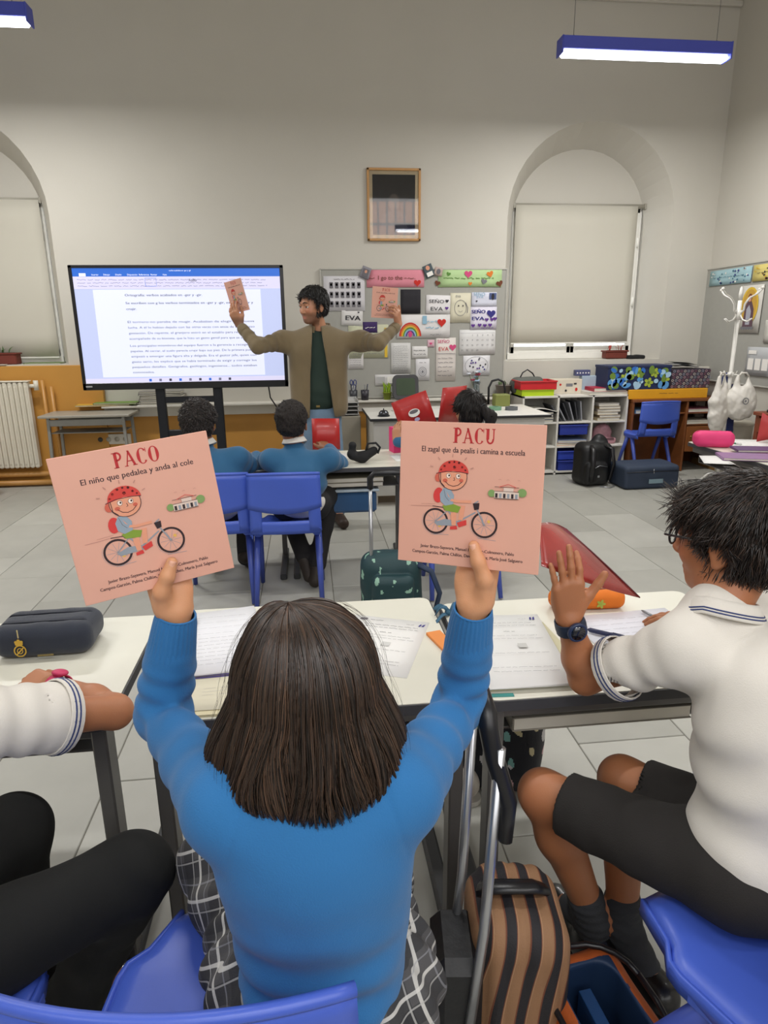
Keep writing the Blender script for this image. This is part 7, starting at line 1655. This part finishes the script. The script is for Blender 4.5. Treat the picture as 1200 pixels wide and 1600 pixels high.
# ------------------------------------------------------------------ the pupil leaning in at the left edge
oe = A(-.68, .93, 0); pe = thing('person', 'child at left edge, white polo sleeve, pink wristband and black trousers, elbow on desk', 'person', oe)
TE = torsoR((.25, .97, 0)); elE = PZ(180, 1112, .725); wrE = PZ(84, 1072, .722)
dE = unit(PZ(0, 1052, .715)-wrE); handE = hand_field(wrE, dE, A(0, .3, -1), unit(A(.2, .9, .1)), .86, curl=((.5, .6, .4),)*4, thumb=(.5, .7, .3, .2))
wrH = PZ(-110, 1260, .52); handH = hand_field(wrH, unit(A(.4, .6, -.2)), A(0, 0, -1), unit(A(.8, -.5, 0)), .86, curl=((.4, .4, .3),)*4)
shE = A(-.575, 1.02, .835)
J = dict(T=TE, pelvis=A(-.69, .88, .50), belly=A(-.70, .91, .63), chest=A(-.70, .98, .76), neck=A(-.70, 1.02, .87), shR=shE, shL=A(-.83, 1.06, .84), elR=elE, elL=A(-.86, 1.20, .66), wrR=wrE, wrL=wrH, handR=handE, handL=handH,
         hipR=A(-.61, .88, .485), hipL=A(-.75, .92, .485), knR=PZ(208, 1365, .485), knL=PZ(20, 1300, .485), anR=PZ(110, 1570, .14), anL=A(-.66, 1.20, .10), toeR=A(-.46, 1.22, .04), toeL=A(-.62, 1.32, .035))
HE = (A(-.71, 1.10, .985), frame((.2, .95, -.2)), .94)
body(pe, oe, J, SF, 'tan2', 'b07450', .0036, HE)
F = Fld(); F.el(J['chest']+A(0, -.01, 0), A(.148, .108, .15), TE, .06); F.el(J['belly'], A(.145, .12, .16), TE, .06); F.el(A(-.69, .885, .53), A(.155, .13, .08), TE, .05); F.rc(J['shL'], J['shR']+A(-.02, 0, 0), .048, k=.05); F.rc(J['neck']+A(0, 0, -.03), J['neck'], .064, .054, k=.03)
slE2 = PZ(118, 1130, .775); slE2 = lerp(J['shR'], J['elR'], .60); F.rc(J['shR'], slE2, .060, .063, k=.04); F.rc(J['shL'], lerp(J['shL'], J['elL'], .6), .058, .06, k=.04)
G = Fld(); G.rc(lerp(J['shR'], J['elR'], .45), lerp(J['shR'], J['elR'], .95), .050, .064); F.grp(G, .002, 's')
F.it.append(((lambda p, a=slE2, n=unit(J['elR']-J['shR']): np.where(p[:, 0] > a[0]-.10, (p-a) @ n, -1)), 0, 'cut'))
s5, e5 = J['shR'], slE2
F.disp = lambda p: fold(p, s5, e5-(e5-s5)*.15, 18, .0025, .2)+.004*wob(p, 18, 2)+.0015*wob(p, 50); F.amp = .012; F.pl((0, 0, .47), (0, 0, -1), .01)
po2 = sdf_object(F, 'polo_shirt', .0045, m_polo, pe, oe); sleeve_trim(po2, oe, slE2, J['elR']-J['shR'], .0650); collar(po2, oe, J['neck']+A(0, -.01, .012), HE[0]-J['neck'], (.2, .95, 0), .056, m_polo)
m_trou = M('trousers_black', '0c0d0c', .9, bump=.2, bscale=400)
F = Fld(); F.el(A(-.69, .89, .505), A(.16, .135, .085), TE, .05)
for q in 'LR':
    F.rc(J['hip'+q], J['kn'+q], .088, .066, k=.04); F.rc(J['kn'+q], J['an'+q], .064, .055, k=.04); F.rc(J['an'+q], J['an'+q]*A(1, 1, 0)+A(0, -.01, .075), .055, .052, k=.03)
kn_, an_ = J['knR'], J['anR']; hp_ = J['hipR']
F.disp = lambda p: .0035*wob(p, 24, 5)+fold(p, hp_, kn_, 14, .003, .6)+fold(p, kn_, an_, 20, .003, .3)+.0035*np.sin(np.linalg.norm(p-kn_-A(-.05, -.03, -.05), axis=1)*130)*np.exp(-(np.linalg.norm(p-kn_, axis=1)/.09)**2); F.amp = .012
sdf_object(F, 'trousers', .005, m_trou, pe, oe)
for q in 'LR': F = Fld(); F.rc(J['an'+q]*A(1, 1, 0)+A(0, -.03, .045), J['toe'+q], .042, .036, k=.03); F.rc(J['an'+q]*A(1, 1, 0)+A(0, -.02, .05), J['an'+q]+A(0, 0, -.01), .04, .04, k=.03); F.pl((0, 0, .004), (0, 0, -1)); sdf_object(F, 'shoe', .005, m_shoe, pe, oe)
short_hair(pe, HE[0], HE[1], HE[2], oe, ['1d1511', '2a1e17', '120d0a'], n=2500, L=.03, h=.006)
ax = unit(elE-wrE); wc = wrE+ax*.016; wt = thing('wristband', None, None, (0, 0, 0)); wt.parent = pe; m_wb = M('wristband_pink', 'c4305e', .5)
ring_cuff(wt, oe, wc+ax*.010, wc-ax*.010, .0300, .0290, m_wb, 'strap', ribs=0, amp=0, n=40, k=4)
nb_ = unit(A(.1, .3, 1)-ax*(A(.1, .3, 1) @ ax)); F = Fld(); F.el(wc+nb_*.033, A(.017, .017, .007), np.stack([ax, np.cross(nb_, ax), nb_], 1)); sdf_object(F, 'dial', .002, m_wb, wt, oe)

# ------------------------------------------------------------------ the teacher
ot = A(.09, 4.90, 0); te = thing('person', 'bearded adult standing in tan jacket and green t-shirt, raising two books', 'person', ot)
TT_ = torsoR((0, -1, 0)); HT = (P(489, 479, 4.86), frame((-.74, -.66, -.10), (.05, 0, 1)), .985)
wrR_ = P(366, 504, 4.80); wrL_ = P(617, 503, 4.84)
_, c1, r1, u1, n1_ = bkT1; _, c2, r2, u2, n2_ = bkT2
wrR_ = P(374, 508, 4.83); wrL_ = P(623, 507, 4.85)
handTR = hand_field(wrR_, unit(P(363, 484, 4.81)-wrR_), unit(A(.35, .9, .1)), unit(A(1, -.3, .3)), 1.0, curl=((.35, .5, .3), (.35, .5, .3), (.35, .5, .3), (.4, .6, .3)), thumb=(.5, .8, .3, .2), spread=.06)
handTL = hand_field(wrL_, unit(P(620, 482, 4.79)-wrL_), unit(A(-.80, .55, .15)), unit(A(-.3, .9, .25)), 1.0, curl=((.55, .8, .4), (.6, .85, .4), (.65, .85, .4), (.7, .9, .4)), thumb=(.5, .7, .1, .2))
ST = 1.0
J = dict(T=TT_, pelvis=P(497, 645, 4.92), belly=P(497, 608, 4.90), chest=P(500, 555, 4.89), neck=P(500, 516, 4.91), shR=P(440, 533, 4.90), shL=P(566, 533, 4.90), elR=P(403, 541, 4.72), elL=P(591, 537, 4.72), wrR=wrR_, wrL=wrL_, handR=handTR, handL=handTL)
px_ = J['pelvis']; J['hipR'] = px_+A(-.09, 0, -.04); J['hipL'] = px_+A(.09, 0, -.04); J['knR'] = A(px_[0]-.10, 4.90, .50); J['knL'] = A(px_[0]+.11, 4.93, .50); J['anR'] = A(px_[0]-.11, 4.95, .09); J['anL'] = A(px_[0]+.12, 4.97, .09); J['toeR'] = A(px_[0]-.14, 4.80, .03); J['toeL'] = A(px_[0]+.16, 4.82, .03)
body(te, ot, J, ST, 'olive', 'b98566', .0042, HT, dark='4a342a')
def tp(px, py, dy=0.0): return P(px, py, 4.90+dy)
m_jk = M('suede_tan', '75664b', .85, bump=.4, bscale=160, var=.08, vscale=10, sheen=.2); m_tee = M('tee_green', '23352d', .85, var=.05, bump=.2); m_jean = M('jeans_blue', '6f88a0', .8, var=.12, vscale=16, bump=.5, bscale=300)
F = Fld(); F.el(J['chest']+A(0, .0, .0), A(.148, .108, .18), TT_, .04); F.el(J['belly'], A(.150, .115, .20), TT_, .06); F.rc(J['shR']+A(.03, 0, 0), J['shL']-A(.03, 0, 0), .055, k=.05); F.pl((0, 0, px_[2]+.035), (0, 0, -1), .004)
G = Fld(); G.el(J['neck']+A(0, -.03, .03), A(.055, .07, .04)); F.grp(G, .01, 's'); F.disp = lambda p: .003*wob(p, 22)+.0025*np.sin((p[:, 2]+.2*p[:, 0])*70)*np.exp(-((p[:, 2]-px_[2]-.10)/.08)**2); F.amp = .008
sdf_object(F, 't_shirt', .006, m_tee, te, ot)
F = Fld(); F.bx(lerp(J['chest'], J['belly'], .62)+A(0, .0, -.03), (.205, .130, .29), .10, TT_, .05); F.el(J['chest']+A(0, .005, .05), A(.190, .142, .17), TT_, .05); F.rc(J['shR']+A(.02, 0, 0), J['shL']-A(.02, 0, 0), .066, k=.06)
cR, cL = lerp(J['elR'], J['wrR'], .82), lerp(J['elL'], J['wrL'], .84)
F.rc(J['shR'], J['elR'], .068, .048, k=.06); F.rc(J['elR'], cR, .049, .038, k=.03); F.rc(J['shL'], J['elL'], .068, .048, k=.06); F.rc(J['elL'], cL, .049, .038, k=.03)
zt, zb_ = J['neck'][2]+.02, px_[2]-.03; xc_ = J['chest'][0]
def opening(p):      # the open front, widening downwards
    t = np.clip((zt-p[:, 2])/(zt-zb_), 0, 1.1); xm = xc_-.002+.02*t-.018; hw = .030+.062*t; return np.maximum(np.abs(p[:, 0]-xm)-hw, (p[:, 1]-4.875))
F.it.append((opening, .004, 's'))
G = Fld(); G.el(J['neck']+A(0, -.02, .065), A(.048, .062, .055)); F.grp(G, .008, 's')
sR, eR_, sL, eL_ = J['shR'], J['elR'], J['shL'], J['elL']
F.disp = lambda p: .003*wob(p, 20, 3)+fold(p, sR, eR_, 22, .0035, .3)+fold(p, sL, eL_, 22, .0035, -.3)+fold(p, eR_, cR, 18, .002, .3)+fold(p, eL_, cL, 18, .002, .3)+.004*np.sin(p[:, 0]*60+2*wob(p, 8))*np.exp(-((p[:, 2]-zb_-.2)/.2)**2); F.amp = .016
F.pl((0, 0, zb_+.01), (0, 0, -1), .004)
jk = sdf_object(F, 'jacket', .006, m_jk, te, ot)
collar(jk, ot, J['neck']+A(0, .005, .0), (0, -.12, 1), (0, -1, 0), .072, m_jk, False, .045, 30)
for q, (a, b) in {'R': (cR, J['wrR']), 'L': (cL, J['wrL'])}.items(): ring_cuff(jk, ot, a-unit(b-a)*.03, a+unit(b-a)*.008, .040, .038, m_jk, ribs=0, amp=0, n=32, k=4)
F = Fld(); F.el(px_+A(0, .01, -.02), A(.150, .118, .13), TT_, .05)
for q in 'LR': F.rc(J['hip'+q], J['kn'+q], .084, .070, k=.03); F.rc(J['kn'+q], J['an'+q], .070, .062, k=.04)
F.pl(px_+A(0, 0, .075), (0, 0, 1), .004); F.disp = lambda p: .004*wob(p, 24, 5); F.amp = .006
jn = sdf_object(F, 'jeans', .007, m_jean, te, ot)
mb = MB(); mb.tube([tuple(px_+A(.146*math.cos(a), .112*math.sin(a)+.01, .066)-ot) for a in np.linspace(0, 6.2832, 30)], .012, m_jean, 6, False, flat=(1.2, .4)); mb.box(tuple(px_+A(0, -.112, .066)-ot), (.03, .008, .03), M('button_brass', '8a7a4a', .4, .7), .003); mb.build('waistband', jn)
for q in 'LR': F = Fld(); F.rc(J['an'+q]*A(1, 1, 0)+A(0, .03, .05), J['toe'+q]+A(0, -.05, .01), .048, .040, k=.03); F.pl((0, 0, .004), (0, 0, -1)); sdf_object(F, 'shoe', .007, M('shoe_brown', '3a2a20', .6), te, ot)
short_hair(te, HT[0], HT[1], HT[2], ot, ['0e0b0a', '1a1412', '080706'], n=4200, L=.034, line=(.030, 0), thick=.019, wid=.0015, fringe=.0, grow=1.1, h=.005, nape=-.06, lift=.3, messy=.12, capmat=M('hair_black', '0c0a09', .6, bump=.8, bscale=300))
hc, Rf, hsz = HT
for g in (-1, 1): mb = MB(); mb.tube([tuple(np.array(hc)+Rf @ (A(*v)*hsz)-ot) for v in ((g*.014, .107, .030), (g*.028, .104, .036), (g*.046, .089, .031))], [.0030, .0038, .0015], M('brow_black', '0e0b0a', .8), 6); mb.build('eyebrow', te)

# ------------------------------------------------------------------ the pupils of the second row
m_knit2 = M('jumper_teal', '265c82', .85, bump=.35, bscale=300, var=.05, sheen=.2); m_shirtw = M('shirt_white', 'cdc9c2', .8)
def pupil(label, org, J, HH, s, skin, base, hairc, n, L, hL_, hR_, curly=False, pony=False, capc='1c140f', collar_=True):
    t = thing('person', label, 'person', org); J['handL'], J['handR'] = hL_, hR_
    body(t, org, J, s, skin, base, .0055, HH)
    F = Fld(); T = J['T']; F.el(J['chest'], A(.165, .120, .16)*s, T, .06); F.el(J['belly'], A(.155, .125, .16)*s, T, .06); F.rc(J['shL'], J['shR'], .062*s, k=.05); F.rc(J['neck']+A(0, 0, -.05), J['neck']+A(0, 0, -.012), .075*s, .062*s, k=.03)
    for q in 'LR':
        e = J['el'+q]; w_ = lerp(e, J['wr'+q], .9); F.rc(J['sh'+q], e, .066*s, .054*s, k=.05); F.rc(e, w_, .054*s, .040*s, k=.03)
    a, b, c_, d_ = J['shL'], J['elL'], J['shR'], J['elR']
    F.disp = lambda p: .004*wob(p, 20, 3)+fold(p, a, b, 18, .005)+fold(p, c_, d_, 18, .005)+.005*np.sin((p[:, 2]+.02*wob(p, 9))*60)*np.exp(-((p[:, 2]-J['belly'][2])/.09)**2); F.amp = .016
    F.pl(J['pelvis']+A(0, 0, .02), (0, 0, -1), .01); ju = sdf_object(F, 'jumper', .006, m_knit2, t, org)
    if collar_: collar(t, org, J['neck']+A(0, -.005, .006), HH[0]-J['neck'], (0, 1, 0), .054*s/.86, m_shirtw, False, .024, 30)
    F = Fld(); F.el(J['pelvis'], A(.165, .13, .10)*s, T, .05)
    F.pl(J['pelvis']+A(0, 0, .035), (0, 0, 1), .01); F.amp = .004; F.disp = lambda p: .003*wob(p, 40); sdf_object(F, 'shirt_tail', .007, m_shirtw, t, org)
    F = Fld(); F.el(J['pelvis']+A(0, .02, -.01), A(.16, .12, .085)*s, T, .05)
    for q in 'LR': F.rc(J['hip'+q], J['kn'+q], .092*s, .070*s, k=.04); F.rc(J['kn'+q], J['an'+q], .068*s, .056*s, k=.04)
    F.disp = lambda p: .004*wob(p, 26, 5); F.amp = .005; sdf_object(F, 'trousers', .007, M('trousers_dark', '1d1b1c', .85), t, org)
    for q in 'LR':
        an, to = J['an'+q], J['toe'+q]; F = Fld(); F.rc(an+(an-to)*.25, to, .040, .036, k=.03); F.rc(an, an+(J['kn'+q]-an)*.1, .04, .038, k=.02); so_ = sdf_object(F, 'shoe', .006, M('shoe_brown2', '2c231c', .6), t, org)
    hr = short_hair(t, HH[0], HH[1], HH[2], org, hairc, n=n, L=L, thick=.016 if curly else .012, wid=.0018, fringe=.004, h=.006, nape=-.080, lift=.7 if curly else .3, messy=.8 if curly else .15, capmat=M('haircap_'+capc, capc, .8, bump=1, bscale=160))
    return t, hr
def rest_hand(w_, d, s=.84, side=1): return hand_field(w_, d, A(0, 0, -1), A(side, .2, 0), s, curl=((.35, .4, .3),)*4, thumb=(.5, .8, .1, .1))
# shaved head boy
def seat(cx, cy, hx, hz, ls=0.0, w_=.165):
    return dict(T=torsoR((0, 1, 0)), pelvis=A(cx, cy, .52), belly=A(cx, cy+.02, .62), chest=A(cx+.003, cy+.04, .755), neck=A(hx, cy+.06, hz-.135), shL=A(cx-w_*.88, cy+.05, .82+ls), shR=A(cx+w_*.88, cy+.05, .82),
                hipL=A(cx-.09, cy+.03, .49), hipR=A(cx+.09, cy+.03, .49), knL=A(cx-.12, cy+.36, .49), knR=A(cx+.12, cy+.34, .49), anL=A(cx-.10, cy+.30, .10), anR=A(cx+.10, cy+.30, .10), toeL=A(cx-.10, cy+.42, .035), toeR=A(cx+.10, cy+.42, .035))
hb = P(456, 662, 3.70); J = seat(-.06, 3.60, hb[0]+.0, hb[2], .0, .175); J['chest'] = P(470, 745, 3.66); J['neck'] = P(460, 691, 3.69); J['shL'] = P(424, 719, 3.66); J['shR'] = P(513, 718, 3.66)
J['elL'] = A(-.25, 3.80, .73); J['elR'] = P(530, 724, 3.80); J['wrL'] = A(-.16, 3.98, .73); J['wrR'] = P(513, 700, 3.98)
J['knR'] = A(.12, 3.94, .50); J['anR'] = A(.02, 3.66, .13); J['toeR'] = A(.0, 3.60, .045); J['anL'] = A(-.06, 3.72, .16); J['toeL'] = A(-.03, 3.64, .06)
pupil('child with a shaved dark head in a teal jumper, seen from behind', A(-.06, 3.60, 0), J, (hb, frame((.15, .98, -.10)), .99), .86, 'brown', '8a5a40', ['15100e', '1e1612'], 3000, .007, rest_hand(J['wrL'], A(.5, .8, 0), side=1), rest_hand(J['wrR'], A(-.4, .8, .3), side=-1), capc='1a1310')
ha = P(311, 663, 3.72); J = seat(-.52, 3.62, ha[0], ha[2], .0, .17); J['chest'] = P(340, 745, 3.68); J['neck'] = P(318, 694, 3.72); J['shL'] = P(285, 725, 3.68); J['shR'] = P(372, 716, 3.68)
J['elL'] = A(-.78, 3.84, .73); J['elR'] = P(398, 733, 3.82); J['wrL'] = A(-.62, 4.02, .73); J['wrR'] = A(-.32, 3.98, .725)
pupil('child with curly dark hair in a teal jumper, seated half behind the tilted book', A(-.52, 3.62, 0), J, (ha, frame((.12, .98, -.12)), 1.0), .88, 'brown', '8a5a40', ['1a1513', '2a2220', '352c28'], 5200, .020, rest_hand(J['wrL'], A(.5, .8, 0), side=1), rest_hand(J['wrR'], A(-.4, .8, 0), side=-1), curly=True, capc='1c1715')
hcn = P(733, 642, 3.92); J = seat(.98, 3.80, hcn[0], hcn[2], 0, .16); J['neck'] = P(728, 683, 3.93); J['chest'] = A(.99, 3.85, .75); J['shL'] = A(.86, 3.88, .81); J['shR'] = A(1.12, 3.87, .81)
J['wrL'] = P(619, 690, 4.10); J['elL'] = A(.66, 4.04, .76); J['elR'] = A(1.22, 4.03, .74); J['wrR'] = A(1.10, 4.16, .80)
J['anR'] = A(1.06, 4.0, .10); J['toeR'] = A(1.06, 4.1, .04)
hn = hand_field(J['wrL'], A(.05, .1, 1), A(.6, .75, 0), A(.7, -.6, .1), .84, curl=((.2, .5, .3), (.3, .5, .3), (.3, .5, .3), (.3, .5, .3)), thumb=(.6, .7, .1, .1))
tC, hrC = pupil('ponytailed child holding up a wide open red folder behind the right book', A(.98, 3.80, 0), J, (hcn, frame((-.28, .95, -.08)), .92), .82, 'warm2', 'c08a68', ['17100d', '241a15', '0f0b09'], 4000, .05, hn, rest_hand(J['wrR'], A(-.4, .8, .4), side=-1), capc='17110e', collar_=False)
F = Fld(); Rf = frame((-.28, .95, -.08)); T0 = lambda x, y, z: hcn+Rf @ A(x, y, z)
F.rc(T0(.03, -.105, .02), T0(.055, -.15, -.03), .022, .032, k=.03); F.rc(T0(.055, -.15, -.03), T0(.06, -.14, -.17), .032, .018, k=.03); F.disp = lambda p: .003*wob(p, 60)+.002*np.sin(p[:, 0]*300); F.amp = .006
sdf_object(F, 'ponytail', .005, M('haircap_17110e', '17110e', .8, bump=1, bscale=160), tC, A(.98, 3.80, 0))
mb = MB(); mb.tube([tuple(T0(.032+.020*math.cos(a), -.113-.006*math.sin(a), .018+.020*math.sin(a))-A(.98, 3.80, 0)) for a in np.linspace(0, 6.2832, 16)], .006, m_blk, 6, False); mb.build('hair_tie', tC)
